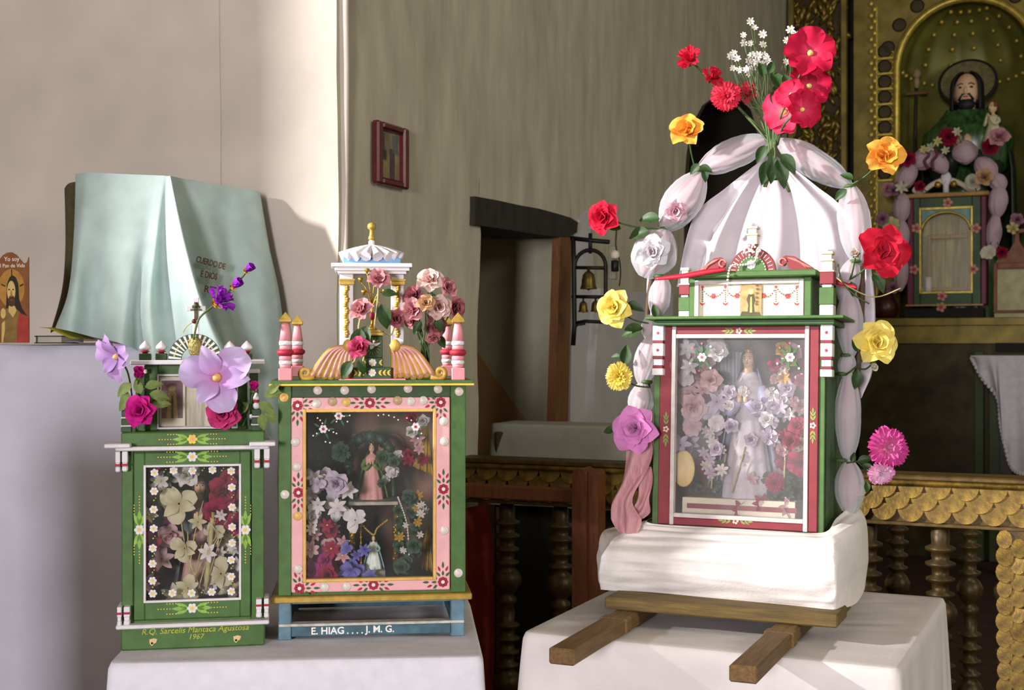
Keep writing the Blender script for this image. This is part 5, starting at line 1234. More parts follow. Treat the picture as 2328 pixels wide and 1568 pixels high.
bunch([pm_r], 4, S, (1765, 1805, 985, 1035), .03, .07, .020, ['rose', 'cup'], 'cloth_flower', '{c} {k} cloth rose opposite the medal inside the red shrine', 'crimson roses in the red shrine', rs_)
bunch([pm_g], 14, S, (1640, 1790, 1060, 1120), .05, .12, .018, ['tuft', 'star'], 'cloth_flower', '{c} {k} sprig low inside the red shrine', 'leaf tufts in the red shrine', rs_)
bunch([pm_p, pm_r], 8, S, (1700, 1770, 1080, 1135), .03, .07, .020, ['star', 'carnation'], 'cloth_flower', '{c} {k} cloth flower low inside the red shrine', 'low pink flowers in the red shrine', rs_)
bunch([pm_g, pm_r], 22, S, (1560, 1825, 790, 1110), .12, .15, .022, ['tuft', 'star', 'cup'], 'cloth_flower', '{c} {k} sprig against the back of the red shrine', 'back sprigs in the red shrine', rs_)
for i, (pa, pb) in enumerate((((1695, 1015), (1665, 1120)), ((1620, 1070), (1617, 1110)), ((1650, 1030), (1640, 1090)), ((1785, 1030), (1782, 1110)))):
    b = MB(); b.tube([S.at(*pa, .05), S.at(*pb, .05)], .0018, 6); tag(b.build('dried_straw', m_stemdry), 'thin pale straw standing inside the red shrine', 'straw', 'straws in the red shrine').matrix_world = S.M
b = MB(); x, z = S.xz(1554, 1065, .03); b.lathe([(.010, -.004), (.022, -.003), (.024, 0), (.022, .003), (.010, .004)], (0, 0, 0), 20, axis=(0, 1, 0)); o = b.build('oval_medal', mat('medal_yellow', '#cdb070', .5, var=.15, scale=60)); tag(o, 'oval yellow medal leaning inside the red shrine', 'medal'); o.matrix_world = S.M @ Matrix.Translation((x, .03, z)) @ Matrix.Diagonal((1, 1, 1.6, 1))
# painted sprays on its glass
b = MB()
for (cx_, cy_), sgn in (((1596, 812), -1), ((1796, 812), 1)):
    x, z = S.xz(cx_, cy_, -.0015); daisy(b, x, z, .0100, -.0012, 0, 1, n=6)
    for k, a in enumerate((.9, 2.4, 3.6, 4.5, 5.4, 1.6)):
        p = (x+.022*math.cos(a), z+.022*math.sin(a)); b.prism(lens(x+.008*math.cos(a), z+.008*math.sin(a), a, .017, .0055), -.0018, -.0012, 2); b.prism(circ(p[0]+.006*math.cos(a), p[1]+.006*math.sin(a), .0024, 7), -.0018, -.0012, 1 if k % 2 else 0)
b.build('glass_painting', [m_white, mat('paint_rose', '#b85a60', .6), mat('paint_leaf', '#3c6a3a', .6)], door)['kind'] = 'stuff'
# ------------------------------------------------------------------ arch, gauze garland and flowers of the red shrine
m_gauze = mat('gauze', '#c3d6d9', .7, hex2='#dccdd3', scale=7, alpha=.52, transl=.35, spec=.2, stretch=(1, 1, .5), detail=2)
m_gpink = mat('gauze_pink', '#dd9fa8', .8, var=.25, scale=22, alpha=.62, transl=.3, hex2='#e0d9de', spec=.1)
m_silk = mat('white_backcloth', '#cbc3c9', .8, var=.05, scale=25, transl=.12, spec=.1)
gv = .115
arch = thing('flower_arch', 'arched hoop backed with radiating white cloth rising behind the red shrine', 'arch', S.M)
hp_ = [(1480, 1180), (1478, 1000), (1470, 800), (1480, 640), (1520, 520), (1600, 400), (1680, 340), (1755, 322), (1830, 345), (1910, 410), (1955, 520), (1958, 700), (1945, 900), (1935, 1100), (1930, 1170)]
b = MB(); b.tube(spl([S.at(x, y, gv+.03) for x, y in hp_], 60), .006, 8); b.build('hoop', m_legw, arch)
fc = [[(1748, 352), (1650, 424), (1572, 496), (1534, 650)], [(1750, 352), (1668, 448), (1606, 540), (1575, 650)], [(1752, 350), (1700, 440), (1660, 540), (1630, 650)], [(1754, 350), (1742, 440), (1722, 540), (1700, 650)], [(1756, 350), (1780, 440), (1785, 540), (1775, 650)], [(1757, 350), (1815, 432), (1840, 530), (1850, 650)], [(1758, 352), (1835, 435), (1885, 515), (1905, 650)], [(1762, 352), (1850, 418), (1924, 490), (1950, 650)]]
LW = [[S.at(x, y, gv+.035) for x, y in c] for c in fc]
def fold(p, u, v): return p+Vector((0, (.024*(abs(math.sin(u*10.5+.8))-.5)+.008*math.sin(u*39+2))*(.25+v)*min(1, v*4), 0))
b = loftmb(LW, 120, 40, fn=fold); b.build('backcloth', m_silk, arch)
for c in ([[(1955, 560), (1962, 680), (1955, 800), (1940, 910)], [(1972, 570), (1984, 700), (1980, 830), (1958, 905)], [(1978, 590), (1990, 700), (1984, 840), (1962, 890)]], [[(1474, 600), (1470, 660), (1474, 720)], [(1490, 600), (1488, 660), (1490, 720)], [(1505, 610), (1503, 660), (1500, 720)]]):
    b = loftmb([[S.at(x, y, gv+.05-.012*(i == 1)) for x, y in cc] for i, cc in enumerate(c)], 14, 20); b.build('cloth_fall', m_silk, arch)
gar = thing('gauze_garland', 'garland of puffed white and pink gauze tied along the arch of the red shrine', 'garland', S.M)
def puff(par, a, c, hw, v, fr=S, seed=0, depth=.8, mg=None, mp=None, dv=0.):
    A_, B_ = fr.at(*a, v), fr.at(*c, v+dv); d = B_-A_; L_ = d.length; mid = (A_+B_)/2
    w_ = (fr.at(a[0]+hw, a[1], v)-fr.at(a[0], a[1], v)).length
    z = d.normalized(); x = Vector((0, 1, 0)).cross(z).normalized(); y = z.cross(x); R_ = Matrix((x, y, z)).transposed().to_4x4()
    rr = random.Random(seed); ph = rr.random()*6
    def surf(k):
        def fn(i, j):
            t = j; r = w_*k*(math.sin(PI*(.03+.94*t))**.62); a_ = 2*PI*i+t*.9
            q = 1+.05*math.sin(a_*9+ph+t*2)*(.35+abs(2*t-1)**.7)+.03*math.sin(a_*17+ph*2-t*3)+.10*noise.noise(Vector((math.cos(a_)*2+seed, math.sin(a_)*2, t*3)))
            return (r*q*math.cos(a_), r*q*math.sin(a_)*depth, L_*(t-.5)*(1.04 if k == 1 else .94))
        return fn
    M = Matrix.Translation(mid) @ R_
    b = MB(); b.grid(surf(1.), 56, 24, wrap=True); o = b.build('puff', mg or m_gauze, par); o.matrix_local = M
    b = MB(); b.grid(surf(.60), 20, 14, wrap=True); b.build('pink_lining', mp or m_gpink, o)
    return o
def right_of_case(a, c, hw):
    """keep a puff beside the shrine instead of inside its side wall"""
    out = []
    for px, py in (a, c):
        w_ = (S.at(px+hw*1.03, py, gv)-S.at(px, py, gv)).length; p = S.at(px, py, gv); lim = X1+w_-.002
        if p.x < lim: q = S.at(px+10, py, gv); px += 10*(lim-p.x)/(q.x-p.x)
        out.append((px, py))
    return out[0], out[1], hw
PF = [((1592, 382), (1742, 316), 34), ((1772, 322), (1930, 420), 33), ((1594, 396), (1510, 518), 44), ((1512, 522), (1464, 628), 50), ((1506, 628), (1494, 720), 25), ((1482, 764), (1458, 872), 27), ((1462, 870), (1450, 955), 27),
      ((1934, 424), (1952, 596), 38), ((1940, 590), (1918, 690), 26), ((1918, 655), (1932, 812), 30), ((1932, 800), (1915, 856), 20), ((1922, 850), (1914, 1044), 30), ((1914, 1048), (1932, 1168), 34), ((1478, 716), (1472, 770), 17)]
for i, (a, c, hw) in enumerate(PF):
    if a[0] > 1800 and c[1] > 720: a, c, hw = right_of_case(a, c, hw)
    puff(gar, a, c, hw, gv, seed=i)
# knot ties
for i, (px, py) in enumerate(((1590, 388), (1512, 520), (1498, 628), (1470, 868), (1932, 424), (1946, 594), (1925, 808), (1916, 850), (1915, 1046))):
    b = MB(); p = S.at(px, py, gv); b.lathe([(.010, -.004), (.013, -.002), (.013, .002), (.010, .004)], p, 12); b.build('tie', m_stem, gar)
# pink ribbon at the lower left
pr = thing('pink_ribbon', 'long pink gauze ribbon hanging beside the red shrine over the wrapped base', 'ribbon', S.M)
for k, (pts, w_) in enumerate((([(1452, 990), (1452, 1040), (1438, 1090), (1416, 1140), (1424, 1180), (1428, 1212)], 33), ([(1462, 1060), (1466, 1110), (1460, 1150), (1446, 1180)], 22))):
    ctr = spl([S.at(x, y, (-.018, -.020, -.028, -.046, -.062, -.070)[q_] if k == 0 else (-.012, -.014, -.022, -.034)[q_]) for q_, (x, y) in enumerate(pts)], 26); sc_ = .00088
    b = MB()
    def fr2(i, j, ctr=ctr, w_=w_):
        p = ctr[min(25, int(round(j*25)))]; wd = w_*sc_*(1-.55*max(0, j-.8)*4)*(.85+.2*math.sin(j*9)); return p+Vector(((i-.5)*2*wd, .010*math.sin(i*9+j*6)-.006*math.sin(i*PI), 0))
    b.grid(fr2, 12, 26); b.build('ribbon_fall', mat('pink_gauze', '#d59da4', .7, var=.2, scale=60, alpha=.9, transl=.25, stretch=(6, 1, .6)), pr)

def SP(px, py, v=.09): return S.w(S.at(px, py, v))
def pr_(px, Y=2.62): return px*Y/FPX
m_redf = petalmat('red_petal', '#d8476a', '#b30f36', .05, '#bf1540'); m_red2 = petalmat('crimson_petal', '#a80f2b', '#cf1a3a', .03); m_red3 = petalmat('bright_red_petal', '#d02a48', '#c0122f', .04, '#de3f58')
m_org = petalmat('orange_petal', '#e08a1e', '#f0b04a', .03); m_ylw = petalmat('yellow_petal', '#dcc04c', '#f0dd78', .03, '#e6cf5a'); m_pk = petalmat('pink_petal', '#f0d3e8', '#df8fcd', .03, '#eab6e0'); m_car = petalmat('carnation_petal', '#eccbd8', '#c9448f', .03, '#dc79ac')
cen = mat('pollen', '#d8c26a', .7); m_calx = mat('calyx_green', '#4a5f2c', .6, var=.2)
cam_f = lambda dx=0, dz=.1: Vector((-.22+dx, -1, dz))
# side flowers: each with its own stem back to the garland and leaves
SF = [('rose', 'orange rose with an open lower petal standing off the garland beside the dark niche', 'cup', 1564, 300, 37, m_org, (-.2, .3), (1578, 375), [(1590, 372, (-.6, 0, -.6), .030), (1590, 378, (.8, 0, -.3), .030), (1600, 384, (.2, 0, -1), .028)]),
      ('rose', 'orange rose on the garland in front of the gilded altarpiece frame', 'cup', 2008, 358, 40, m_org, (.2, .2), (1935, 420), [(1940, 408, (-.5, 0, .3), .030), (1925, 430, (-.6, 0, -.5), .032)]),
      ('rose', 'deep red rose above the iron bell frame', 'rose', 1375, 495, 37, m_red2, (-.3, .0), (1510, 520), [(1500, 498, (-1, 0, .1), .05), (1475, 525, (-1, 0, -.2), .05), (1412, 520, (-.6, 0, .1), .03)]),
      ('rose', 'large bright red rose on the garland facing the small green altar shrine', 'cup', 2003, 570, 52, m_red3, (.25, -.1), (1925, 640), [(1985, 620, (.5, 0, -.8), .045), (1935, 640, (.2, 0, -1), .03)]),
      ('rose', 'yellow rose with dark leaves beside the small hanging bells', 'rose', 1400, 700, 40, m_ylw, (-.25, .05), (1475, 735), [(1425, 745, (1, 0, -.1), .030), (1462, 745, (-1, 0, -.25), .055), (1425, 690, (.6, 0, -.2), .04), (1492, 722, (-.2, 0, 1), .030)]),
      ('carnation', 'yellow carnation below the yellow rose and its curled leaf', 'carnation', 1408, 855, 36, m_ylw, (-.25, -.1), (1478, 880), [(1420, 830, (.1, 0, 1), .045), (1412, 812, (-1, 0, .1), .025)]),
      ('rose', 'yellow rose over the dark altar front', 'rose', 1990, 780, 43, m_ylw, (.3, .15), (1925, 850), [(1950, 840, (-.1, 0, -1), .04), (1950, 800, (-.3, 0, 1), .03)]),
      ('rose', 'pale bud tucked under the yellow rose over the altar front', 'bud', 1984, 826, 19, petalmat('cream_petal', '#c9c0a6', '#ddd6c2', .02), (.3, -.6), (1950, 836), []),
      ('peony', 'ruffled pink flower in front of the pink ribbon', 'rose', 1445, 975, 46, m_pk, (-.1, .15), (1470, 1000), [(1400, 975, (-1, 0, -.2), .03)]),
      ('carnation', 'fringed pink carnation above a smaller white-flecked one', 'carnation', 2016, 1018, 46, m_car, (.25, .15), (1925, 1052), [(1950, 1048, (1, 0, .3), .03), (1936, 1050, (.3, 0, 1), .02), (1960, 1056, (.8, 0, -.4), .03)]),
      ('carnation', 'small white-flecked pink carnation hanging under the fringed pink one', 'carnation', 2002, 1074, 30, petalmat('carnation_pale', '#f0e2ea', '#d77bb0', .025, '#ecc9dc'), (.2, -.5), (1950, 1050), [(1970, 1095, (.1, 0, -1), .022)]),
      ('rose', 'cream bud half hidden behind the bright red rose', 'bud', 1946, 578, 24, petalmat('cream_petal2', '#d9c9bd', '#e6dcd4', .02), (-.2, .1), (1930, 640), [])]
for nm, lb, kd, px, py, r, pm, (fx, fz), st, lv in SF:
    v = {1445: -.036, 2002: .018}.get(px, .05); pos = SP(px, py, v)
    flower(nm, lb, kd, pos, cam_f(fx, fz), pr_(r), pm, roll=RN.uniform(0, 6), stem=[SP((px+st[0])/2, (py+st[1])/2+8, v+.03), SP(st[0], st[1], gv-.01)], leaves=[(SP(lx, ly, v+.02), S.R @ Vector(ld), ll) for lx, ly, ld, ll in lv], calyx=m_calx)
flower('rose', 'crumpled white gauze rosette pinned on the round puff of the garland', 'rose', SP(1484, 575, .05), cam_f(), pr_(36), petalmat('gauze_petal', '#d8b5bd', '#d7dadf', .03), cat='rosette', roll=1)
flower('rose', 'small pinkish rosette pinned on the oval puff of the garland', 'rose', SP(1536, 478, .05), cam_f(.1, -.3), pr_(24), petalmat('gauze_petal2', '#c98a9c', '#ddc3cb', .03), cat='rosette', roll=2)
# bouquet on top of the arch
tie = SP(1758, 330, .06)
TOP = [('hollyhock', 'big open magenta-red hollyhock at the top of the bouquet', 'mallow', 1842, 122, 58, m_redf, (.05, .1)), ('hollyhock', 'red hollyhock overlapped by the big open one', 'mallow', 1838, 196, 54, m_redf, (.3, -.1)), ('hollyhock', 'pinkish red hollyhock low in the bouquet, opening sideways', 'mallow', 1785, 255, 52, petalmat('red_petal_light', '#e98a98', '#d02450', .045, '#dd4a6c'), (-.4, .2)), ('hollyhock', 'red hollyhock at the edge of the bouquet against the gilded column', 'mallow', 1822, 250, 44, m_redf, (.6, .0)), ('hollyhock', 'dark red hollyhock bud just above the bouquet tie', 'bud', 1775, 300, 26, m_red2, (.1, .2)), ('hollyhock', 'red hollyhock bloom under the overlapped one in the bouquet', 'mallow', 1800, 215, 34, m_redf, (-.5, .1)),
       ('geranium', 'highest of the four red geranium blooms reaching towards the grey wall', 'tuft', 1573, 140, 36, m_red2, (-.5, .5)), ('geranium', 'narrow side-turned red geranium bloom next below the highest one', 'tuft', 1614, 180, 32, m_red2, (.6, .4)), ('geranium', 'largest of the four red geranium blooms, ragged and facing out', 'carnation', 1652, 222, 38, m_red3, (-.1, .2)), ('geranium', 'red geranium bloom next to the green bouquet stems', 'tuft', 1700, 218, 34, m_red3, (-.2, .4))]
TV = layer([(q[3], q[4], pr_(q[5])*(1.05 if q[2] == 'mallow' else .9)) for q in TOP], S, (.04, .075, .01, .10, -.02))
for i, (nm, lb, kd, px, py, r, pm, (fx, fz)) in enumerate(TOP):
    v = TV[i]; pos = SP(px, py, v)
    flower(nm, lb, kd, pos, cam_f(fx, fz), pr_(r), pm, roll=i*1.1, centre=cen if kd == 'mallow' else None, stem=[SP((px*.45+1752*.55), (py*.4+320*.6)-10, v+.02), tie+S.R @ Vector((.009*math.cos(i*2.4), .009*math.sin(i*2.4), 0))], calyx=m_calx if kd != 'mallow' else None, stemr=.0022)
m_spw = petalmat('spray_white', '#e3d9d0', '#efe9e6', .008)
rb = random.Random(21)
for si, (lb, cl, base) in enumerate((('airy spray of tiny white flowers rising from the middle of the bouquet', [(1708, 48), (1690, 82), (1716, 66), (1734, 80), (1706, 98), (1732, 104), (1712, 126), (1738, 125), (1690, 98)], (1745, 250)), ('dense spray of tiny white flowers low in the bouquet', [(1662, 130), (1678, 132), (1668, 118), (1664, 158), (1683, 160), (1700, 140), (1710, 154), (1698, 160), (1718, 140), (1726, 128), (1742, 130), (1728, 146), (1748, 138), (1704, 168), (1740, 160)], (1740, 260)), ('short spray of tiny white flowers touching the big hollyhock', [(1800, 66), (1812, 76), (1788, 92), (1797, 108), (1790, 142), (1782, 200)], (1765, 260)))):
    t = thing('white_flower_spray', lb, 'flower spray', Matrix.Translation(SP(*base, .06)), 'white sprays in the bouquet'); Ti = t.matrix_world.inverted()
    for px, py in cl:
        w = SP(px+rb.uniform(-3, 3), py+rb.uniform(-3, 3), .05+rb.uniform(-.02, .02)); fl = flower('blossom', '', 'daisy', Ti @ w, (rb.uniform(-.5, .3), -1, rb.uniform(-.3, .6)), pr_(rb.uniform(7.5, 10.5)), m_spw, roll=rb.uniform(0, 6), centre=cen, parent=t)
        b = MB(); m_ = (w+SP(*base, .06))/2+Vector((rb.uniform(-.01, .01), 0, -.02)); b.tube([Ti @ p for p in spl([w, m_, SP(*base, .06), tie], 10)], .0008, 5); b.build('stem', m_stem, t)
stk = thing('stem_bundle', 'green stems and leaves of the bouquet tied at the top of the arch', 'stems', Matrix.Translation(tie)); Ti = stk.matrix_world.inverted()
for i in range(13):
    a = rb.uniform(-1, 1); e = [(1738, 425), (1798, 436), (1752, 400), (1770, 398), (1745, 392), (1762, 410)][i % 6]
    b = MB(); b.tube([Ti @ p for p in spl([SP(1752+a*16, 250+rb.uniform(-20, 20), .055+.01*rb.uniform(-1, 1)), SP(1755+a*8, 325, .05), SP(1757+a*6, 365, .045), SP(e[0]+a*4, e[1], .05)], 14)], .0024, 6); b.build('stem', m_stem, stk)
for lx, ly, dx, dz, ll in ((1745, 365, -.2, -1, .05), (1768, 362, .3, -1, .06), (1756, 355, .0, -1, .055), (1775, 350, .5, -.6, .05), (1740, 330, -.4, -.8, .04), (1782, 170, .4, -.9, .04), (1778, 205, -.4, .9, .05), (1735, 175, -.2, 1, .035), (1748, 168, .3, 1, .03), (1760, 240, .2, 1, .05)):
    key = ('leaf', round(ll, 3), m_leaf.name)
    if key not in MC: MC[key] = leafmesh(ll, ll*.5, m_leaf)
    d = (S.R @ Vector((dx, 0, dz))).normalized(); x = d.cross(Vector((0, -1, .3))).normalized(); z = x.cross(d); link(MC[key], 'leaf', stk, Ti @ (Matrix.Translation(SP(lx, ly, .035)) @ Matrix((x, d, z)).transposed().to_4x4()))
wire = MB(); wire.tube(spl([SP(1895, 625, .03), SP(1935, 655, .03), SP(1990, 675, .04), SP(2048, 655, .05)], 16), .0014, 5); tag(wire.build('flower_wire', m_stemdry), 'thin straw-coloured wire sticking out below the bright red rose', 'wire')
wire = MB(); wire.tube(spl([SP(1905, 600, .02), SP(1915, 640, .02), SP(1945, 672, .03), SP(1976, 690, .04)], 16), .0016, 5); tag(wire.build('flower_wire', m_stem), 'green wire stem curling down from the bright red rose', 'wire')

# ------------------------------------------------------------------ flowers on the green case
def GP(px, py, v=-.02): return G.w(G.at(px, py, v))
m_lil = petalmat('lilac_petal', '#a77fc0', '#c6a5d8', .04, '#b792cb'); m_lilp = petalmat('pale_lilac_petal', '#cf8cc8', '#cdb9e2', .055, '#c9a3d8'); m_mag = petalmat('magenta_petal', '#b01078', '#d0218f', .025); m_mag2 = petalmat('rose_magenta_petal', '#a81560', '#d0407f', .025)
g2 = 2.40/FPX
flower('gladiolus', 'large pale lilac blossom spread over the front of the green case', 'lily', GP(494, 858, -.035), (.12, -1, .05), 84*g2, m_lilp, roll=.5, centre=mat('stamen', '#d9a860', .6), stem=[GP(500, 900, 0), GP(505, 960, .005)], leaves=[(GP(530, 905, -.01), G.R @ Vector((.4, 0, -1)), .05)])
flower('gladiolus', 'drooping violet blossom hanging at the corner of the green case', 'lily', GP(268, 810, -.03), (-.6, -.8, -.25), 56*g2, m_lil, roll=.2, centre=mat('stamen2', '#d8b070', .6), stem=[GP(290, 845, 0), GP(300, 900, .0)], calyx=m_calx)
flower('rose', 'magenta rosebud under the drooping violet blossom', 'bud', GP(316, 857, -.022), (.2, -.8, .6), 28*g2, m_mag, stem=[GP(312, 890, 0), GP(310, 950, .0)], calyx=m_calx, leaves=[(GP(300, 872, -.01), G.R @ Vector((-.8, 0, -.6)), .035)], leafm=m_leafl)
flower('rose', 'full magenta rose above the green frieze', 'rose', GP(322, 935, -.025), (-.1, -1, .15), 32*g2, m_mag, roll=.7, stem=[GP(318, 950, .0), GP(312, 975, .0)], leaves=[(GP(300, 900, -.012), G.R @ Vector((-.5, 0, -.5)), .036), (GP(330, 880, -.01), G.R @ Vector((.7, 0, .2)), .032), (GP(340, 895, -.01), G.R @ Vector((1, 0, -.2)), .036), (GP(345, 920, -.01), G.R @ Vector((.9, 0, .1)), .034), (GP(290, 890, -.01), G.R @ Vector((-.2, 0, -1)), .034), (GP(320, 895, -.012), G.R @ Vector((-.3, 0, .9)), .03)], leafm=m_leafl)
flower('rose', 'magenta pink rose below the large pale lilac blossom', 'rose', GP(508, 938, -.022), (.1, -1, -.1), 33*g2, m_mag2, roll=.2, stem=[GP(520, 955, .0), GP(525, 975, .0)], leaves=[(GP(545, 930, 0), G.R @ Vector((.3, 0, -1)), .03)])
flower('rose', 'small magenta bud among heart-shaped leaves at the edge of the green case', 'bud', GP(577, 888, -.02), (.1, -.6, .8), 25*g2, m_mag, roll=.4, calyx=m_calx, stem=[GP(570, 915, 0), GP(552, 968, 0)], leaves=[(GP(565, 915, -.008), G.R @ Vector((-.6, 0, -.6)), .034), (GP(600, 900, -.008), G.R @ Vector((.8, 0, .2)), .034), (GP(605, 925, -.008), G.R @ Vector((.5, 0, -.9)), .036), (GP(612, 895, -.008), G.R @ Vector((.5, 0, .6)), .028), (GP(595, 940, -.008), G.R @ Vector((.1, 0, -1)), .032), (GP(588, 915, -.008), G.R @ Vector((.6, 0, -.4)), .036)], leafm=m_leafl)
m_pur = petalmat('purple_petal', '#7a1a9c', '#8f2bb0', .02); m_cly = mat('yellow_calyx', '#d9a72a', .6, var=.15)
sg = thing('statice_stem', 'green stem with three purple buds in yellow calyxes rising from the green case', 'flower stem', Matrix.Translation(GP(452, 725, .03))); Si = sg.matrix_world.inverted()
b = MB(); b.tube([Si @ p for p in spl([GP(440, 772, .03), GP(452, 725, .03), GP(485, 695, .03), GP(522, 660, .035), GP(552, 628, .04), GP(562, 612, .04)], 24)], .0022, 6); b.build('stem', m_stem, sg)
for i, (px, py, r) in enumerate(((492, 690, 40), (530, 652, 29), (560, 616, 24))):
    o = flower('bud', '', 'tuft' if i == 0 else 'bud', Si @ GP(px, py, .03+.005*i), (.75, -.45, .6), r*g2, m_pur, parent=sg, calyx=m_cly)
# dried things inside the green case
rg = random.Random(31)
keepout(G, G.M @ Matrix.Translation((gx(455, 1300, .10), .10, gz(1350, 439, .10))), .23, .036)
pm_dry = petalmat('dry_cream', '#b9ac82', '#d8cfae', .02); pm_dw = petalmat('dry_white', '#c9c4b4', '#ddd9d2', .015)
bunch([pm_dry], 9, G, (425, 520, 1190, 1345), .02, .07, .030, ['lily', 'star', 'tuft'], 'dried_flower', 'withered {c} {k} flower in the middle of the green case', 'withered flowers in the green case', rg)
bunch([pm_dw, pm_dry], 8, G, (365, 425, 1095, 1160), .02, .07, .018, ['star', 'daisy', 'cup'], 'dried_flower', '{c} {k} dried flower high beside the pink-robed figurine in the green case', 'white dried flowers in the green case', rg)
bunch([pm_r], 6, G, (490, 525, 1115, 1175), .03, .08, .024, ['cup', 'rose'], 'dried_flower', '{c} {k} dried rose in the green case, next to the pink-framed one', 'dried roses in the green case', rg)
bunch([pm_r, pm_m, pm_p], 12, G, (335, 400, 1110, 1320), .03, .09, .022, ['cup', 'star'], 'dried_flower', '{c} {k} dried flower in the green case, away from the pink-framed one', 'dark dried flowers in the green case', rg)
bunch([pm_g, petalmat('dry_olive', '#4c4a2a', '#6d6a42', .02)], 20, G, (340, 535, 1065, 1350), .09, .14, .026, ['lily', 'tuft', 'star'], 'dried_flower', '{c} {k} dried leaf sprig at the back of the green case', 'leaf tufts in the green case', rg)
bunch([pm_dry, pm_w], 10, G, (470, 535, 1180, 1310), .02, .06, .016, ['star', 'tuft'], 'dried_flower', '{c} {k} straw flower below the dried roses in the green case', 'straw flowers in the green case', rg)
figure('saint_figurine', 'dark-haired figurine in a faded pink robe behind dried flowers in the green case', G.M @ Matrix.Translation((gx(455, 1300, .10), .10, gz(1350, 439, .10))), gz(1085, 455, .10)-gz(1350, 439, .10), mat('doll_faded', '#b08a80', .7, var=.25, scale=60), mat('doll_grey', '#5d6660', .7, var=.3, scale=60), None, wide=.7, headk=.15)
for i in range(9):
    a = (rg.uniform(420, 470), rg.uniform(1310, 1350)); e = (rg.uniform(380, 530), rg.uniform(1130, 1260)); b = MB(); b.tube(spl([G.at(*a, .03), G.at((a[0]+e[0])/2+rg.uniform(-12, 12), (a[1]+e[1])/2, .03), G.at(*e, .04)], 8), .0012 if i else .005, 6)
    tag(b.build('dried_stalk', m_stemdry), 'pale dried stalk leaning inside the green case', 'stalk', 'dried stalks in the green case').matrix_world = G.M

# ------------------------------------------------------------------ flowers on the pink-framed case
def KP(px, py, v=.04): return K.w(K.at(px, py, v))
k2 = 2.50/FPX
m_dr = petalmat('dried_rose_pink', '#a8606a', '#c98d92', .02, '#b5727a'); m_dr2 = petalmat('dried_rose_dark', '#7c2f3e', '#a6626a', .02); m_dr3 = petalmat('dried_rose_cream', '#c08a86', '#dcbfb6', .02); m_cal2 = mat('dry_calyx', '#7d7344', .7, var=.2)
ft = KP(968, 852, .05)
RS = [(979, 640, 27, m_dr3, (-.1, .5), 'highest dried rose of the bunch, pale pink with cream edges'), (1014, 656, 23, m_dr, (.7, .4), 'dusky dried rose right beside the highest pale one'), (944, 674, 25, m_dr2, (-.4, .3), 'dark-veined dried rose at the temple side of the bunch'), (997, 698, 26, m_dr3, (.2, .0), 'lavender-pink dried rose in the middle of the bunch'), (1031, 700, 25, m_dr2, (.9, .0), 'brownish dried rose sticking out over the pinnacles'), (943, 706, 27, m_dr, (-.3, .1), 'pink dried rose pressed under the dark-veined one'), (990, 738, 24, m_dr2, (.3, -.2), 'deep red dried rose low in the bunch'), (938, 728, 17, m_dr, (-.5, -.3), 'little frayed dried rose touching the temple column'), (984, 764, 16, m_dr, (.2, -.7), 'small hanging dried rose at the foot of the bunch'), (968, 690, 18, petalmat('dried_peach', '#b98a62', '#cda57e', .02), (.1, .2), 'peach-brown dried rose between its pink neighbours')]
RV = layer([(q[0], q[1], q[2]*k2*1.14*.95) for q in RS], K, (.045, .085, .005, .125, -.03, .165))
for i, (px, py, r, pm, (fx, fz), lb) in enumerate(RS):
    v = RV[i]; fo_ = K.R @ Vector((.007*math.cos(i*2.4), .007*math.sin(i*2.4), 0))
    flower('dried_rose', lb, 'cup' if i % 3 else 'rose', KP(px, py, v), (fx, -.9, fz), r*k2, pm, roll=i, group='dried roses on the pink-framed case', calyx=m_cal2, stem=[KP((px+966)/2, (py+800)/2, (v+.07)/2+.02), KP(966, 800, .065)+fo_, KP(968, 852, .065)+fo_], stemm=m_stem, leaves=[(KP(px+RN.uniform(-18, 18), py+24, v), K.R @ Vector((RN.uniform(-.7, .7), 0, -1)), .03)] if i in (0, 3, 5, 6) else [])
for px, py, r, pm, (fx, fz), lb, st, lv in ((861, 638, 24, m_dr, (.1, .5), 'pink dried rose standing inside the little temple near its roof', [(858, 690), (850, 752)], [(868, 690, (.2, 0, -1), .05), (868, 668, (.9, 0, .1), .03)]), (824, 706, 25, m_dr, (-.3, .4), 'pink dried rose leaning out of the temple past its column', [(815, 750), (828, 800), (818, 856)], [(835, 740, (-.3, 0, -1), .05), (818, 745, (-.1, 0, -1), .055)]), (818, 791, 24, petalmat('dried_magenta', '#a3184e', '#c04a70', .02), (-.2, .3), 'magenta rose lying against the gilded wing', [(806, 820), (780, 856)], [(800, 820, (-.5, 0, -.8), .04), (815, 818, (.3, 0, -.7), .03)]), (898, 726, 20, m_dr2, (.2, .1), 'small red dried rose in front of the temple column', [(890, 760), (870, 752)], [])):
    dv = {861: .030, 824: -.004, 818: -.018, 898: .045}[px]; sv2 = {861: .036, 824: .0, 818: -.008, 898: .05}[px]
    flower('dried_rose', lb, 'cup', KP(px, py, dv), (fx, -.9, fz), r*k2, pm, roll=px, group='dried roses on the pink-framed case', calyx=m_cal2, stem=[KP(*q, sv2) for q in st], leaves=[(KP(lx, ly, {861: .028, 824: -.012, 818: -.016}.get(px, .035)), K.R @ Vector(ld), ll) for lx, ly, ld, ll in lv], stemm=m_stemdry)
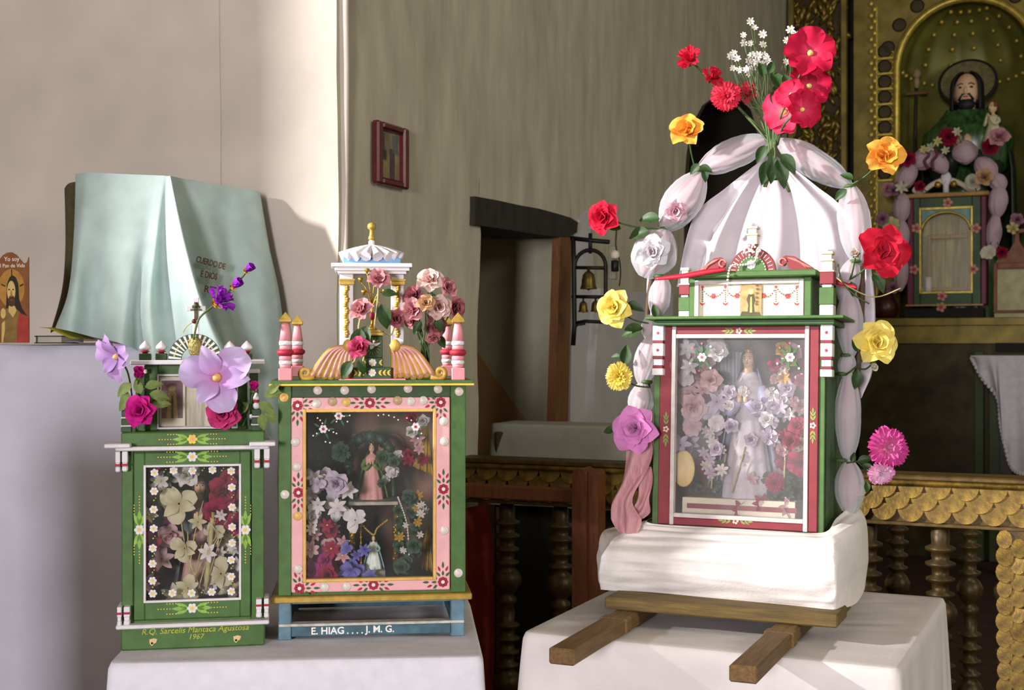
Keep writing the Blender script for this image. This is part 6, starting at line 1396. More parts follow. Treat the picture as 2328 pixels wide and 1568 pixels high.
# small gilded lamp on the pedestal
lm = thing('gilt_lamp', 'tiny gilded branched lamp with a red bead standing on the pedestal cap', 'lamp', K.M @ Matrix.Translation((kx(846, 750, .058), .058, kz(749, 845, .045))))
b = MB(); b.lathe([(.010, 0), (.008, .004), (.0025, .010), (.002, .020), (.0045, .024), (.0025, .030), (.002, .050), (.0005, .056)], (0, 0, 0), 12); b.build('stem', m_gold, lm)
b = MB(); b.lathe([(.003, .019), (.0052, .023), (.0052, .030), (.003, .034)], (0, 0, 0), 12); b.build('red_bead', m_dred, lm)
for i, (ex, ez) in enumerate(((-.022, .092), (-.010, .110), (.006, .100), (.024, .070), (.020, .030), (-.016, .068))):
    b = MB(); b.tube(spl([(0, 0, .045), (ex*.5, -.006, .05+ez*.3), (ex, -.004, ez)], 8), .0012, 5); b.lathe([(.001, 0), (.0055, .008), (.0045, .010)], (ex, -.004, ez-.002), 10); b.build('branch', m_gold, lm)
# ------------------------------------------------------------------ communion rail with gilded scales
m_gild = mat('worn_gilding', '#94752c', .45, .45, hex2='#43330f', scale=22, bump=.4, bscale=90)
m_gildd = mat('dark_gilding', '#4f3c17', .5, .35, var=.4, scale=30, bump=.4)
m_rail = mat('rail_dark_wood', '#2f1c12', .5, var=.3, scale=30)
RLo = P(1060, CY, 4.55); RL = Fr((RLo.x, RLo.y, 0), -A24)
rz = H-.384
rail = thing('communion_rail', 'dark communion rail carved with rows of gilded scales and turned balusters', 'railing', RL.M)
xr0, xr1 = -.25, 2.0
b = MB(); b.box(xr0, xr1, -.055, .075, rz-.016, rz, c=.004); b.build('handrail', m_gildd, rail)
b = MB(); b.tube([(xr0, -.05, rz-.024), (xr1, -.05, rz-.024)], .009, 8); b.build('gilt_moulding', m_gild, rail)
b = MB(); b.box(xr0, xr1, -.03, .05, rz-.142, rz-.016); b.build('rail_board', m_gildd, rail)
b = MB(); b.box(xr0, xr1, -.04, .055, rz-.152, rz-.140, c=.002); b.build('lower_moulding', m_gildd, rail)
sr, sh = .0385, .043
b = MB(); N_ = 12; pl_ = [(sr, 0)]+[(sr*math.cos(-PI*i/N_), -sh*math.sin(PI*i/N_)) for i in range(1, N_)]+[(-sr, 0)]
b.prism([(sr, .01)]+pl_+[(-sr, .01)], -.006, 0); 
sme = b.mesh('scale', m_gild)
for row in range(3):
    n = int((xr1-xr0)/(2*sr))
    for i in range(n):
        x = xr0+.04+i*2*sr+(sr if row % 2 else 0)
        link(sme, 'scale', rail, Matrix.Translation((x, -.036-.0*row, rz-.030-row*.034)) @ Matrix.Rotation(math.radians(-13), 4, 'X') @ Matrix.Rotation(RN.uniform(-.04, .04), 4, 'Y') @ Matrix.Scale(RN.uniform(.94, 1.03), 4))
bprof = [(.022, 0), (.034, .012), (.034, .03), (.020, .045), (.030, .06), (.048, .095), (.050, .125), (.040, .15), (.022, .17), (.040, .185), (.042, .195), (.024, .205), (.026, .235), (.042, .245), (.042, .255), (.024, .265), (.026, .295), (.044, .305), (.044, .315), (.025, .325), (.027, .355), (.044, .365), (.044, .375), (.026, .385), (.028, .43), (.022, .46)]
bh = rz-.152
b = MB(); b.lathe([(r, z*(bh-.12)/.92+.12) for r, z in bprof] + [(r, (z+.46)*(bh-.12)/.92+.12) for r, z in bprof[1:]], (0, 0, 0), 18); bal = b.mesh('baluster', mat('baluster_gilt', '#46361a', .45, .35, var=.4, scale=60))
for px, v in ((1150, .0), (1272, .0), (1408, .0), (1560, .0), (1700, .0), (1840, .0), (1972, .0), (2137, .0)):
    link(bal, 'baluster', rail, Matrix.Translation((RL.xz(px, 1200, v)[0], v+.01, 0)))
b = MB(); b.box(xr0, xr1, -.05, .07, 0, .12); b.build('rail_plinth', m_rail, rail)
px0, px1 = RL.xz(2272, 1300, -.06)[0], RL.xz(2350, 1300, -.06)[0]
b = MB(); b.box(px0, px1+.03, -.055, .06, 0, rz-.15); pst = b.build('rail_post', m_gildd, rail)
b = MB(); b.prism(circ(0, 0, .0235, 14, .029), -.008, 0); pme = b.mesh('scale', m_gild)
for c_ in range(4):
    for r_ in range(17):
        link(pme, 'scale', pst, Matrix.Translation((px0+.014+c_*.038, -.058, rz-.175-r_*.047-(.0235 if c_ % 2 else 0))) @ Matrix.Rotation(math.radians(-16), 4, 'X') @ Matrix.Rotation(RN.uniform(-.2, .2), 4, 'Z') @ Matrix.Scale(RN.uniform(.88, 1.06), 4))
# a second baluster row of the inner rail shows behind
rl2 = thing('inner_rail', 'lower inner rail with slim gilded balusters behind the communion rail', 'railing', RL.M)
for px in (2205, 2290, 2040):
    link(bal, 'baluster', rl2, Matrix.Translation((RL.xz(px, 1200, .55)[0], .55, 0)) @ Matrix.Diagonal((.85, .85, .97, 1)))
b = MB(); b.box(1.05, 2.4, .50, .60, rz-.18, rz-.15); b.build('inner_handrail', m_rail, rl2)
b = MB(); b.box(1.05, 2.4, .50, .60, 0, .1185); b.build('inner_plinth', m_rail, rl2)

# ------------------------------------------------------------------ prayer bench with a round-topped end
m_bench = mat('bench_wood', '#6b3a1c', .5, var=.25, scale=30, stretch=(3, 3, .4), bump=.2)
BNo = P(1332, CY, 4.12); BN = Fr((BNo.x, BNo.y, 0), -A24)
bn = thing('prayer_bench', 'brown wooden prayer bench with a round-topped end post in front of the rail', 'bench', BN.M)
def arch_post(x0, x1, zt, y0, y1, nm):
    r = (x1-x0)/2; cx_ = (x0+x1)/2; b = MB()
    b.prism([(x0, 0), (x1, 0), (x1, zt-r)]+[(cx_+r*math.cos(PI*i/10), zt-r+r*math.sin(PI*i/10)) for i in range(1, 10)]+[(x0, zt-r)], y0, y1); return b.build(nm, m_bench, bn)
zt_ = BN.xz(1340, 1064)[1]
arch_post(BN.xz(1308, 1200)[0], BN.xz(1340, 1200)[0], zt_, -.03, .06, 'end_post')
arch_post(BN.xz(1341, 1200)[0], BN.xz(1364, 1200)[0], zt_-.004, -.016, .05, 'end_post')
b = MB(); b.box(-.62, BN.xz(1310, 1200)[0], -.012, .03, BN.xz(1250, 1140)[1], BN.xz(1250, 1108)[1], c=.004); b.build('top_rail', m_bench, bn)
b = MB(); b.box(-.62, BN.xz(1310, 1200)[0], -.012, .075, .10, .13, c=.004); b.build('kneeling_board', m_bench, bn)
arch_post(-.68, -.62, zt_, -.03, .06, 'end_post')

# ------------------------------------------------------------------ side table in the doorway
c0 = P(1117, CY, 5.06); zt_ = H-(962-CY)/FPX*5.06
cs = [Vector((c0.x, c0.y, 0)), Vector((c0.x, c0.y, 0))+E1*.78, Vector((c0.x, c0.y, 0))+E1*.78+E2*.22, Vector((c0.x, c0.y, 0))+E2*.22]
draped_table('cloth_covered_table', 'side table under a plain grey-white cloth standing in front of the doorway', [(p.x, p.y) for p in cs], zt_, .30, mat('grey_linen', '#b4b2ab', .9, var=.05, scale=30), 5, flare=.04, amp=.004, corner=.02, nper=120)
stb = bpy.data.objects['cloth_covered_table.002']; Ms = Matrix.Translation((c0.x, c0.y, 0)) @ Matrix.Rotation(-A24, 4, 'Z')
b = MB(); b.box(.0, .77, .03, .20, .02, zt_-.05); o = b.build('added_dark_panel', m_darkwood, stb); o.matrix_world = Ms; o.matrix_parent_inverse = Matrix(); o.matrix_local = stb.matrix_world.inverted() @ Ms  # dark board added to keep the space behind the balusters dark

# ------------------------------------------------------------------ iron bell frame
m_iron = mat('black_iron', '#1e1c19', .5, .5, var=.2); m_bell = mat('bell_bronze', '#6b5a2c', .4, .8, var=.3, scale=60)
BF = Fr(P(1302, 785, 5.22), -A24)
bf = thing('bell_bracket', 'black iron bracket with an arched frame for small bells on the doorway wall', 'bracket', BF.M)
def bar(pts, r=.007, nm='iron_bar'):
    b = MB(); b.tube([BF.at(x, y, 0) for x, y in pts], r, 8); return b.build(nm, m_iron, bf)
bar([(1303, 785), (1306, 740), (1305, 600), (1303, 540)], .010); bar([(1298, 541), (1340, 546), (1385, 550)], .009); bar([(1342, 530), (1342, 576)], .008, 'hook')
bar([(1306, 700), (1306, 610)]+[(1342+35*math.cos(PI-PI*i/12), 604-36*math.sin(PI*i/12)) for i in range(13)]+[(1377, 660), (1376, 735)], .008, 'arched_bar')
bar([(1303, 608), (1377, 609)]); bar([(1300, 674), (1376, 675)]); bar([(1303, 735), (1330, 730), (1372, 732)]); bar([(1303, 750), (1312, 738), (1330, 735)], .006, 'scroll_bar')
bp = [(.002, 0), (.010, -.002), (.022, -.014), (.026, -.035), (.027, -.052), (.032, -.066), (.033, -.070), (.028, -.069)]
for px, py, k, lb in ((1338, 612, .82, 'largest bronze bell hanging on the upper bar of the iron frame'), (1326, 682, .50, 'small bronze bell next to the upright of the iron frame'), (1354, 681, .50, 'small bronze bell behind the yellow rose, on the lower bar')):
    p = BF.at(px, py, 0); t = thing('bell', lb, 'bell', BF.M @ Matrix.Translation(p) @ Matrix.Scale(k*1.25, 4), 'bells on the iron frame')
    b = MB(); b.lathe(bp, (0, 0, -.006), 18, cap=False); b.build('bell_body', m_bell, t)
    b = MB(); b.tube([(0, 0, .012), (0, 0, -.01)], .006, 8); b.build('hanger', m_iron, t)
    b = MB(); b.ball((0, 0, -.074), .007); b.build('clapper', m_iron, t)
sw_ = thing('lamp_socket', 'black lamp socket with a cream collar and hanging wire beside the bell frame', 'lamp socket', BF.M)
b = MB(); p = BF.at(1384, 560, .02); q = BF.at(1402, 635, .02); b.box(p.x, q.x, .01, .03, q.z, p.z, c=.003); b.build('mounting_board', mat('board_grey', '#8c8a76', .8), sw_)
b = MB(); p = BF.at(1398, 604, -.01); b.lathe([(.012, -.022), (.015, -.02), (.015, .018), (.010, .022)], p, 14); b.build('socket', m_iron, sw_)
b = MB(); p = BF.at(1398, 578, -.01); b.lathe([(.010, -.018), (.018, -.012), (.018, .006), (.008, .016)], p, 14); b.build('collar', m_cream, sw_)
b = MB(); b.tube(spl([BF.at(1402, 520, -.01), BF.at(1400, 560, -.012), BF.at(1408, 590, -.01), BF.at(1411, 620, 0), BF.at(1408, 650, .0)], 20), .003, 6); b.build('wire', m_iron, sw_)

# ------------------------------------------------------------------ framed picture on the grey wall
pf = thing('framed_picture', 'small dark red framed picture hanging high on the grey plaster wall', 'picture', W2.M)
u0, z1_ = W2.xz(850, 272, -.02); u1, z0_ = W2.xz(922, 427, -.02)
z0_ = W2.xz(850, 416, -.02)[1]
m_frm = mat('red_varnish', '#55121a', .25, var=.2, scale=40, spec=.6)
fw = (u1-u0)*.17; zf = .022
frame4(pf, 'frame_bar', (u0, u1, z0_, z1_), (u0+fw, u1-fw, z0_+zf, z1_-zf), -.036, -.010, m_frm, .006)
b = MB(); b.box(u0+.002, u1-.002, -.016, -.0145, z0_+.002, z1_-.002); pb = b.build('print', mat('print_tan', '#8d7a55', .5, var=.4, scale=25), pf)
b = MB(); iw, ih = (u1-u0), (z1_-z0_)
for (a0, a1, c0_, c1_, k) in ((.2, .42, .42, .58, 0), (.52, .68, .12, .62, 1), (.2, .5, .2, .4, 2), (.3, .36, .45, .85, 0), (.6, .78, .55, .85, 3), (.56, .62, .62, .70, 2)):
    b.flat([(u0+a0*iw, z0_+c0_*ih), (u0+a1*iw, z0_+c0_*ih), (u0+a1*iw, z0_+c1_*ih), (u0+a0*iw, z0_+c1_*ih)], -.0165, k)
b.build('printed_scene', [mat('print_black', '#17130f', .6), mat('print_plum', '#3d1022', .6), mat('print_buff', '#9b8150', .6, var=.3), mat('print_slate', '#5a5a58', .6)], pb)
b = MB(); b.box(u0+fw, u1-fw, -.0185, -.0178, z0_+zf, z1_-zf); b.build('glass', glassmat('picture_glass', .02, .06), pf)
# ------------------------------------------------------------------ the gilded altarpiece
m_alt = mat('altar_gold', '#77672a', .5, .35, var=.35, scale=9, bump=.3, bscale=60)
m_altd = mat('altar_gold_dark', '#3b3115', .6, .3, var=.4, scale=10, bump=.3)
m_altb = mat('altar_gold_bright', '#b09a42', .4, .5, var=.3, scale=30)
m_niche = mat('niche_gold_green', '#68662a', .5, .25, var=.35, scale=5)
rtb = thing('altarpiece', 'gilded carved altarpiece with a beaded arched niche holding a saint', 'altarpiece', RT.M)
def rx(px, py=300, v=0): return RT.xz(px, py, v)[0]
def rzz(py, px=2195, v=0): return RT.xz(px, py, v)[1]
shv = -.55
shz = RT.xz(2150, 722, shv)[1]
# carved pilaster
b = MB(); b.box(-.08, rx(1926), .0, .3, 0, CEIL-.1); b.build('pilaster_board', m_altd, rtb)
b = MB(); ra = random.Random(5)
for i in range(520):
    x = ra.uniform(rx(1800), rx(1922)); z = ra.uniform(shz-.1, 4.4); a = ra.uniform(-.5, .5)+(PI/2); l = ra.uniform(.03, .075)
    b.T = Matrix.Translation((x, -.002, z)) @ Matrix.Rotation(a+ra.uniform(-.8, .8), 4, 'Y'); b.ball((0, 0, 0), l*.9, .022, l*.32, 7, 5)
b.T = None; b.build('carved_foliage', mat('carved_gilt', '#6d5a22', .35, .6, var=.6, scale=40), rtb)['kind'] = 'stuff'
for px in (1800, 1920):
    b = MB(); b.box(rx(px)-.02, rx(px)+.02, -.04, .02, 0, CEIL-.1, c=.005); b.build('pilaster_edge', m_alt, rtb)
b = MB(); b.box(rx(1926), rx(1942), .12, .3, 0, CEIL-.1); b.build('gap_shade_board', m_black, rtb)  # black board stands in for the shade in the gap
# niche wall with an arched opening
ncx, ncz = rx(2196), rzz(150); nr = rx(2196)-rx(2040); xl, xr = rx(1942), rx(2196)+(rx(2196)-rx(1942))
nz0 = shz
n = 30
arcp = [(ncx-nr*math.cos(PI*i/n), ncz+nr*1.0*math.sin(PI*i/n)) for i in range(n+1)]
b = MB()
top = CEIL-.15
outer = [(xl, nz0)]+[(xl+(xr-xl)*i/n, top) for i in range(n+1)]+[(xr, nz0)]
inner = [(arcp[0][0], nz0)]+arcp+[(arcp[-1][0], nz0)]
for (oa, ob, ia, ib) in zip(outer, outer[1:], inner, inner[1:]):
    f = [b.pt((p[0], -.02, p[1])) for p in (oa, ob, ib, ia)]; g_ = [b.pt((p[0], .05, p[1])) for p in (ia, ib)]
    b.fc(f); b.fc((f[3], f[2], g_[1], g_[0]))
b.build('niche_front', m_alt, rtb)
b = MB(); b.tube([(p[0], -.03, p[1]) for p in [(arcp[0][0], nz0)]+arcp+[(arcp[-1][0], nz0)]], .026, 10); b.build('arch_moulding', m_altb, rtb)
b = MB()
def nich(i, j):
    a = PI*i; 
    if j < .6: z = nz0+(ncz-nz0)*j/.6; r = nr
    else:
        t = (j-.6)/.4*PI/2; z = ncz+nr*math.sin(t); r = nr*math.cos(t)*1.0
    q = 1-.05*(abs(math.sin(a*7)))*(j > .6)
    return (ncx-r*q*math.cos(a), .05+r*.75*q*math.sin(a), z)
b.grid(nich, 56, 40); b.build('niche_shell', m_niche, rtb)
b = MB(); b.box(ncx-nr, ncx+nr, -.05, .7, nz0-.06, nz0); b.build('niche_floor', m_altd, rtb)
# bead strings on the shell
b = MB(); b.ball((0, 0, 0), .017, seg=8, rings=6); bd = b.mesh('bead', m_altb)
for i in range(19):
    a = PI*(.06+.88*i/18); z = ncz+.03-.10*math.sin(a); link(bd, 'bead', rtb, Matrix.Translation((ncx-nr*.97*math.cos(a), .05+nr*.70*math.sin(a), z)))
for a in (.25, .40, .52, .66, .80):
    for k in range(5):
        t = (.12+.16*k)*PI/2; r = nr*math.cos(t)*.94; link(bd, 'bead', rtb, Matrix.Translation((ncx-r*math.cos(PI*a), .05+r*.72*math.sin(PI*a), ncz+nr*.97*math.sin(t))))
# beaded borders and scalloped band along the arch
for i in range(40):
    z = rzz(10+i*13.5, 1987); 
    if z < shz: break
    link(bd, 'bead', rtb, Matrix.Translation((rx(1986)+.012*(1 if i % 2 else -1), -.03, z)) @ Matrix.Diagonal((1.1, .8, 1.3, 1)))
b = MB(); b.box(rx(1995)-.006, rx(1995)+.006, -.035, -.015, shz, rzz(18, 1995)); b.build('border_fillet', m_altb, rtb)
b = MB(); b.lathe([(.036, -.006), (.048, 0), (.036, .006)], (0, 0, 0), 14, axis=(0, 1, 0)); rg_ = b.mesh('scallop', m_altd)
b = MB(); b.box(-.055, .05, -.012, .01, -.008, .008, c=.002); b.ball((.05, 0, 0), .014, seg=7, rings=5); br_ = b.mesh('scallop_bar', m_altb)
for i in range(9):
    px, py = 2012, 118+i*34.5
    if i < 9: link(rg_, 'scallop', rtb, Matrix.Translation((rx(px), -.022, rzz(py, px)))); link(br_, 'scallop_bar', rtb, Matrix.Translation((rx(px), -.026, rzz(py+17, px))))
for i in range(1, 9):
    a = PI*i/12*1.2; link(rg_, 'scallop', rtb, Matrix.Translation((ncx-(nr+.085)*math.cos(a), -.022, ncz+(nr+.085)*math.sin(a))))
for i in range(28):
    link(bd, 'bead', rtb, Matrix.Translation((rx(2031), -.03, rzz(120+i*12, 2031))) @ Matrix.Scale(.55, 4))
# shelf and altar front
b = MB(); b.box(rx(1960, 722, shv), rx(2480, 722, shv), shv, .02, shz-.05, shz, c=.004); b.build('altar_shelf', m_alt, rtb)
b = MB(); b.box(rx(1975, 760, shv), rx(2480, 760, shv), shv+.03, .02, RT.xz(2150, 780, shv)[1], shz-.05); b.build('altar_frieze', m_alt, rtb)
b = MB(); b.box(rx(1950, 900, shv), rx(2480, 900, shv), shv+.06, .02, 0, RT.xz(2150, 780, shv)[1]); b.build('altar_front', m_altd, rtb)
b = MB(); xa = rx(2214, 900, shv); b.box(xa, xa+.06, shv+.0, shv+.06, 0, RT.xz(2150, 780, shv)[1]-.05, c=.006); b.build('altar_stile', mat('altar_green', '#3a4520', .6, var=.2), rtb)
b = MB(); xa = rx(2248, 900, shv); b.box(xa, xa+.08, shv-.02, shv+.06, 0, RT.xz(2150, 880, shv)[1], c=.006); b.build('altar_stile', mat('altar_green', '#3a4520', .6, var=.2), rtb)
b = MB(); b.box(rx(2262, 790, shv), rx(2480, 790, shv), shv+.022, shv+.04, RT.xz(2300, 800, shv)[1], RT.xz(2300, 779, shv)[1]); b.build('drawer_slot', m_black, rtb)
# ------------------------------------------------------------------ saint with child
m_sgreen = mat('saint_green_robe', '#1c2e1a', .28, var=.6, scale=16, stretch=(2.5, 2.5, .5), spec=.7, hex2='#3f6b33')
sx_, sv = rx(2199, 300, .06), .06
figure('saint_statue', 'bearded saint statue in a shiny dark green robe with a tilted halo, in the niche', RT.M @ Matrix.Translation((sx_, sv, shz)), RT.xz(2199, 172, sv)[1]-shz, m_sgreen, mat('saint_mantle', '#1d2819', .5, var=.4, scale=12), 'halo', beard=True, cat='statue', wide=.62, tor=2.25, headk=.140, hair=mat('saint_hair', '#161210', .6))
p = RT.at(2258, 330, -.15)
figure('child_figurine', 'small pale child figure carried at the shoulder of the bearded saint', RT.M @ Matrix.Translation(p) @ Matrix.Rotation(math.radians(-35), 4, 'Z'), RT.xz(2258, 232, -.15)[1]-p.z, mat('child_white', '#c9bf9c', .6, var=.15, scale=40), None, None, cat='statue', headk=.26, hair=mat('child_hair', '#6b4426', .6, var=.2), wide=1.1, child=True)
st_ = thing('staff', 'thin dark staff with small heads, standing in for a reflected figure in the niche', 'staff', RT.M)  # staff shape added in place of a small reflected figure
b = MB(); b.tube([RT.at(2078, 720, .12), RT.at(2080, 300, .12), RT.at(2084, 175, .12)], .012, 8); b.build('shaft', m_darkwood, st_)
b = MB(); b.ball(RT.at(2084, 168, .12), .028, .028, .036); b.ball(RT.at(2084, 188, .12), .022, .022, .045); b.build('staff_head', mat('staff_ivory', '#8c7a55', .6), st_)
b = MB(); q = RT.at(2083, 212, .11); b.box(q.x-.07, q.x+.07, q.y-.012, q.y+.012, q.z-.012, q.z+.012, c=.004); b.build('crossbar', mat('staff_brown', '#5c3a22', .6), st_)
# ------------------------------------------------------------------ small altar shrine
sv_ = -.36
def qx(px, py=560, v=sv_): return RT.xz(px, py, v)[0]
def qz(py, px=2155, v=sv_): return RT.xz(px, py, v)[1]
sm = thing('altar_shrine', 'small green-framed shrine with plum posts and an arched glass front on the altar shelf', 'shrine', RT.M)
m_plum = mat('plum_paint', '#62152f', .5, var=.2, scale=20); m_ag = mat('altar_shrine_green', '#2a4420', .5, var=.35, scale=14); m_peach = mat('rosette_peach', '#b5826a', .6)
b = MB(); b.box(qx(2053), qx(2236), sv_-.01, sv_+.18, shz+.0008, qz(700), c=.006); b.build('plinth', m_black, sm)
z0s, z1s = qz(693), qz(448)
for a, c_ in ((2062, 2077), (2230, 2243)):
    b = MB(); b.box(qx(a), qx(c_), sv_-.01, sv_+.165, z0s, z1s, c=.006); b.build('side_post', m_plum, sm)
b = MB(); b.box(qx(2054), qx(2250), sv_-.03, sv_+.18, z1s, qz(438), c=.005); b.build('cornice', mat('cornice_ochre', '#a3793a', .5, var=.2), sm)
b = MB(); b.box(qx(2060), qx(2236), sv_-.025, sv_+.05, z0s-.006, z0s+.004); b.build('sill', mat('cornice_ochre', '#a3793a', .5), sm)
frame4(sm, 'green_frame', (qx(2077), qx(2230), z0s, z1s), (qx(2092), qx(2210), qz(664), qz(474)), sv_-.006, sv_+.03, m_ag, .004)
frame4(sm, 'gilt_bead', (qx(2090), qx(2212), qz(667), qz(470)), (qx(2095), qx(2207), qz(662), qz(476)), sv_-.014, sv_+.01, m_altb, .002)
# arched spandrels in pale blue with a gilt arch
ccx = (qx(2095)+qx(2207))/2; hw = (qx(2207)-qx(2095))/2; zsp = qz(522); b = MB()
arc = [(ccx-hw*.98*math.cos(PI*i/16), zsp+hw*.75*math.sin(PI*i/16)) for i in range(17)]
for (p_, q_) in zip(arc, arc[1:]):
    f = [b.pt((x, sv_-.002, z)) for x, z in ((p_[0], qz(476)), (q_[0], qz(476)), q_, p_)]; b.fc(f)
b.build('spandrel', mat('spandrel_blue', '#6d8f8c', .6, var=.3, scale=20), sm)
b = MB(); b.tube([(x, sv_-.008, z) for x, z in arc], .008, 8); b.build('gilt_arch', m_altb, sm)
b = MB(); b.box(qx(2095), qx(2207), sv_+.012, sv_+.014, qz(662), qz(476)); b.build('glass', glassmat('altar_glass', .03, .06, .05, hazecol='#b9b58c'), sm)
b = MB(); b.box(qx(2092), qx(2210), sv_+.14, sv_+.15, qz(664), qz(474)); b.build('back_panel', mat('pleated_cream', '#a09a66', .7, var=.4, scale=12, stretch=(6, 1, .4)), sm)
frame4(sm, 'inner_frame', (qx(2105), qx(2205), qz(660), qz(530)), (qx(2114), qx(2198), qz(652), qz(540)), sv_+.08, sv_+.10, mat('inner_frame_gilt', '#8a6f34', .5, .3, var=.2), .003)
b = MB(); p = RT.at(2110, 640, sv_+.05); b.tube([(p.x, p.y, qz(662)), (p.x, p.y, qz(628))], [.022, .020], 12); b.build('white_candle', m_white, sm)
b = MB(); daisy(b, 0, 0, .034, 0, 0, 1, n=5, th=.012); ro = b.mesh('rosette', [m_peach, m_dred])
for px, py in ((2155, 461), (2084, 519), (2219, 519), (2079, 613), (2213, 612), (2142, 673), (2140, 698)): link(ro, 'rosette', sm, Matrix.Translation((qx(px, py), sv_-.008, qz(py, px))))
cr_ = bpy.data.objects.new('crest', None); C.objects.link(cr_); cr_.parent = sm; zt_ = qz(438)
for sg in (-1, 1):
    b = MB(); b.tube(spl([(ccx+sg*.03, sv_, zt_+.08), (ccx+sg*.09, sv_, zt_+.055), (ccx+sg*.15, sv_, zt_+.012), (ccx+sg*.20, sv_, zt_+.02), (ccx+sg*.19, sv_, zt_+.045)], 18), [.020-.0006*i for i in range(18)], 8); b.build('crest_scroll', m_cream, cr_)
b = MB(); b.ball((ccx, sv_, zt_+.09), .035, .02, .05, 10, 8); b.tube([(ccx, sv_, zt_), (ccx, sv_, zt_+.08)], .02, 8); b.build('crest_finial', m_white, cr_)
for sg in (-1, 1):
    b = MB(); b.ball((ccx+sg*.05, sv_-.01, zt_+.055), .024, .016, .024, 8, 6); b.build('crest_boss', m_gold, cr_)
# second shrine and vase on the shelf
s2 = thing('framed_print', 'worn pinkish wooden frame with a pale print beside the small green shrine', 'frame', RT.M)
frame4(s2, 'frame_bar', (qx(2258, 660), qx(2400, 660), qz(712), qz(600)), (qx(2267, 660), qx(2392, 660), qz(706), qz(614)), sv_-.01, sv_+.06, mat('pinkish_wood', '#7a4a35', .6, var=.25, scale=20), .005)
b = MB(); b.box(qx(2260), qx(2398), sv_+.02, sv_+.055, shz+.0008, qz(604)); b.build('pale_print', mat('print_cream', '#a9a47c', .7, var=.2, scale=14), s2)
b = MB(); b.prism([(qx(2262), qz(602)), (qx(2395), qz(602)), (qx(2370), qz(585)), (qx(2330), qz(572)), (qx(2318), qz(555)), (qx(2316), qz(535)), (qx(2340), qz(531)), (qx(2340), qz(526)), (qx(2290), qz(526)), (qx(2290), qz(531)), (qx(2308), qz(535)), (qx(2306), qz(555)), (qx(2294), qz(574)), (qx(2270), qz(588))], sv_, sv_+.04); b.build('shaped_crest', mat('pinkish_wood', '#7a4a35', .6), s2)
vz = RT.at(2012, 720, -.35)
vs_ = thing('vase', 'dark red pottery vase on the altar shelf beside the garlanded shrine', 'vase', RT.M @ Matrix.Translation((vz.x, -.35, shz+.0005)))
b = MB(); b.lathe([(.05, 0), (.075, .03), (.085, .08), (.06, .14), (.035, .18), (.05, .22), (.045, .22)], (0, 0, 0), 20); b.build('vase_body', mat('vase_red', '#3d1712', .35, var=.3, scale=20), vs_)
# garland and flowers around it
m_g2 = mat('altar_gauze', '#c3a9b2', .8, var=.15, scale=7, alpha=.9, transl=.2)
g2_ = thing('gauze_garland', 'mauve gauze garland puffed around the small green altar shrine', 'garland', RT.M)
gv2 = sv_-.084
for i, (a, c_, hw_) in enumerate((((2052, 440), (2048, 505), 20), ((2050, 500), (2050, 570), 18), ((2050, 575), (2046, 660), 17), ((2044, 430), (2078, 372), 22), ((2076, 378), (2125, 346), 24), ((2120, 350), (2150, 392), 20), ((2166, 350), (2222, 342), 28), ((2222, 362), (2262, 404), 24), ((2258, 396), (2280, 432), 20), ((2272, 420), (2266, 494), 22), ((2264, 486), (2256, 570), 17))): puff(g2_, a, c_, hw_, gv2, RT, seed=40+i, mg=m_g2, mp=m_g2)
def AP(px, py, v=-.45): return RT.w(RT.at(px, py, v))
kk = 8.2/FPX; af = (-.4, -.9, .1)
AM = {'r': petalmat('altar_red', '#7c1030', '#97143c', .05), 'p': petalmat('altar_pink', '#b5727c', '#c7939a', .05), 'w': petalmat('altar_white', '#c9c3a6', '#d6d2c0', .05), 'y': petalmat('altar_cream', '#c7bb7a', '#d8d09c', .05), 'o': petalmat('altar_peach', '#b88a62', '#c9a57c', .05), 'm': petalmat('altar_mauve', '#8c5a70', '#a87c8e', .05)}
AF = ((2063, 362, 17, 'r', 'rose', 'dark red rose pinned where the mauve garland bends towards the saint'), (2091, 424, 12, 'r', 'cup', 'small dark red flower beside the white crest of the altar shrine'), (2156, 312, 22, 'r', 'carnation', 'crimson flower cluster on the chest of the saint'), (2176, 300, 12, 'w', 'star', 'white flower beside the crimson cluster on the saint'), (2252, 334, 20, 'r', 'carnation', 'crimson flower cluster below the child figure'), (2272, 312, 20, 'p', 'cup', 'salmon pink flower at the hip of the child figure'), (2211, 414, 18, 'w', 'carnation', 'white frilled flower touching the scroll of the altar shrine crest'), (2238, 404, 19, 'o', 'cup', 'peach flower beside the white frilled one'), (2020, 430, 15, 'p', 'cup', 'dull pink flower below the orange rose'), (2032, 434, 12, 'm', 'cup', 'mauve flower wedged between the dull pink and the white one'), (2051, 427, 17, 'w', 'star', 'white star flower by the corner of the altar shrine cornice'), (2025, 512, 20, 'y', 'mallow', 'cream yellow flower just above the bright red rose'), (2006, 498, 14, 'm', 'rose', 'mauve rose touching the cream yellow flower'), (2247, 574, 17, 'w', 'mallow', 'white four-petalled flower by the altar shrine post'), (2278, 574, 12, 'r', 'cup', 'dark plum flower beside the white four-petalled one'), (2313, 500, 14, 'm', 'cup', 'mauve flower on top of the pinkish frame'), (2303, 520, 15, 'y', 'tuft', 'pale green-yellow flower under the mauve one on the pinkish frame'), (2115, 335, 12, 'w', 'star', 'cream star flower at the sleeve of the saint'), (2132, 322, 12, 'y', 'star', 'yellowish star flower next to the cream one on the saint'), (2150, 342, 11, 'w', 'star', 'small white flower above the dark ribbons of the garland'), (2100, 340, 10, 'y', 'daisy', 'tiny yellowish daisy at the hem of the saint sleeve'), (2030, 655, 13, 'm', 'cup', 'faded mauve flower above the dark red vase'))
AV = layer([(q[0], q[1], q[2]*kk*(1.14 if q[4] in ('rose', 'cup') else 1.)) for q in AF], RT, (-.515, -.56, -.605))
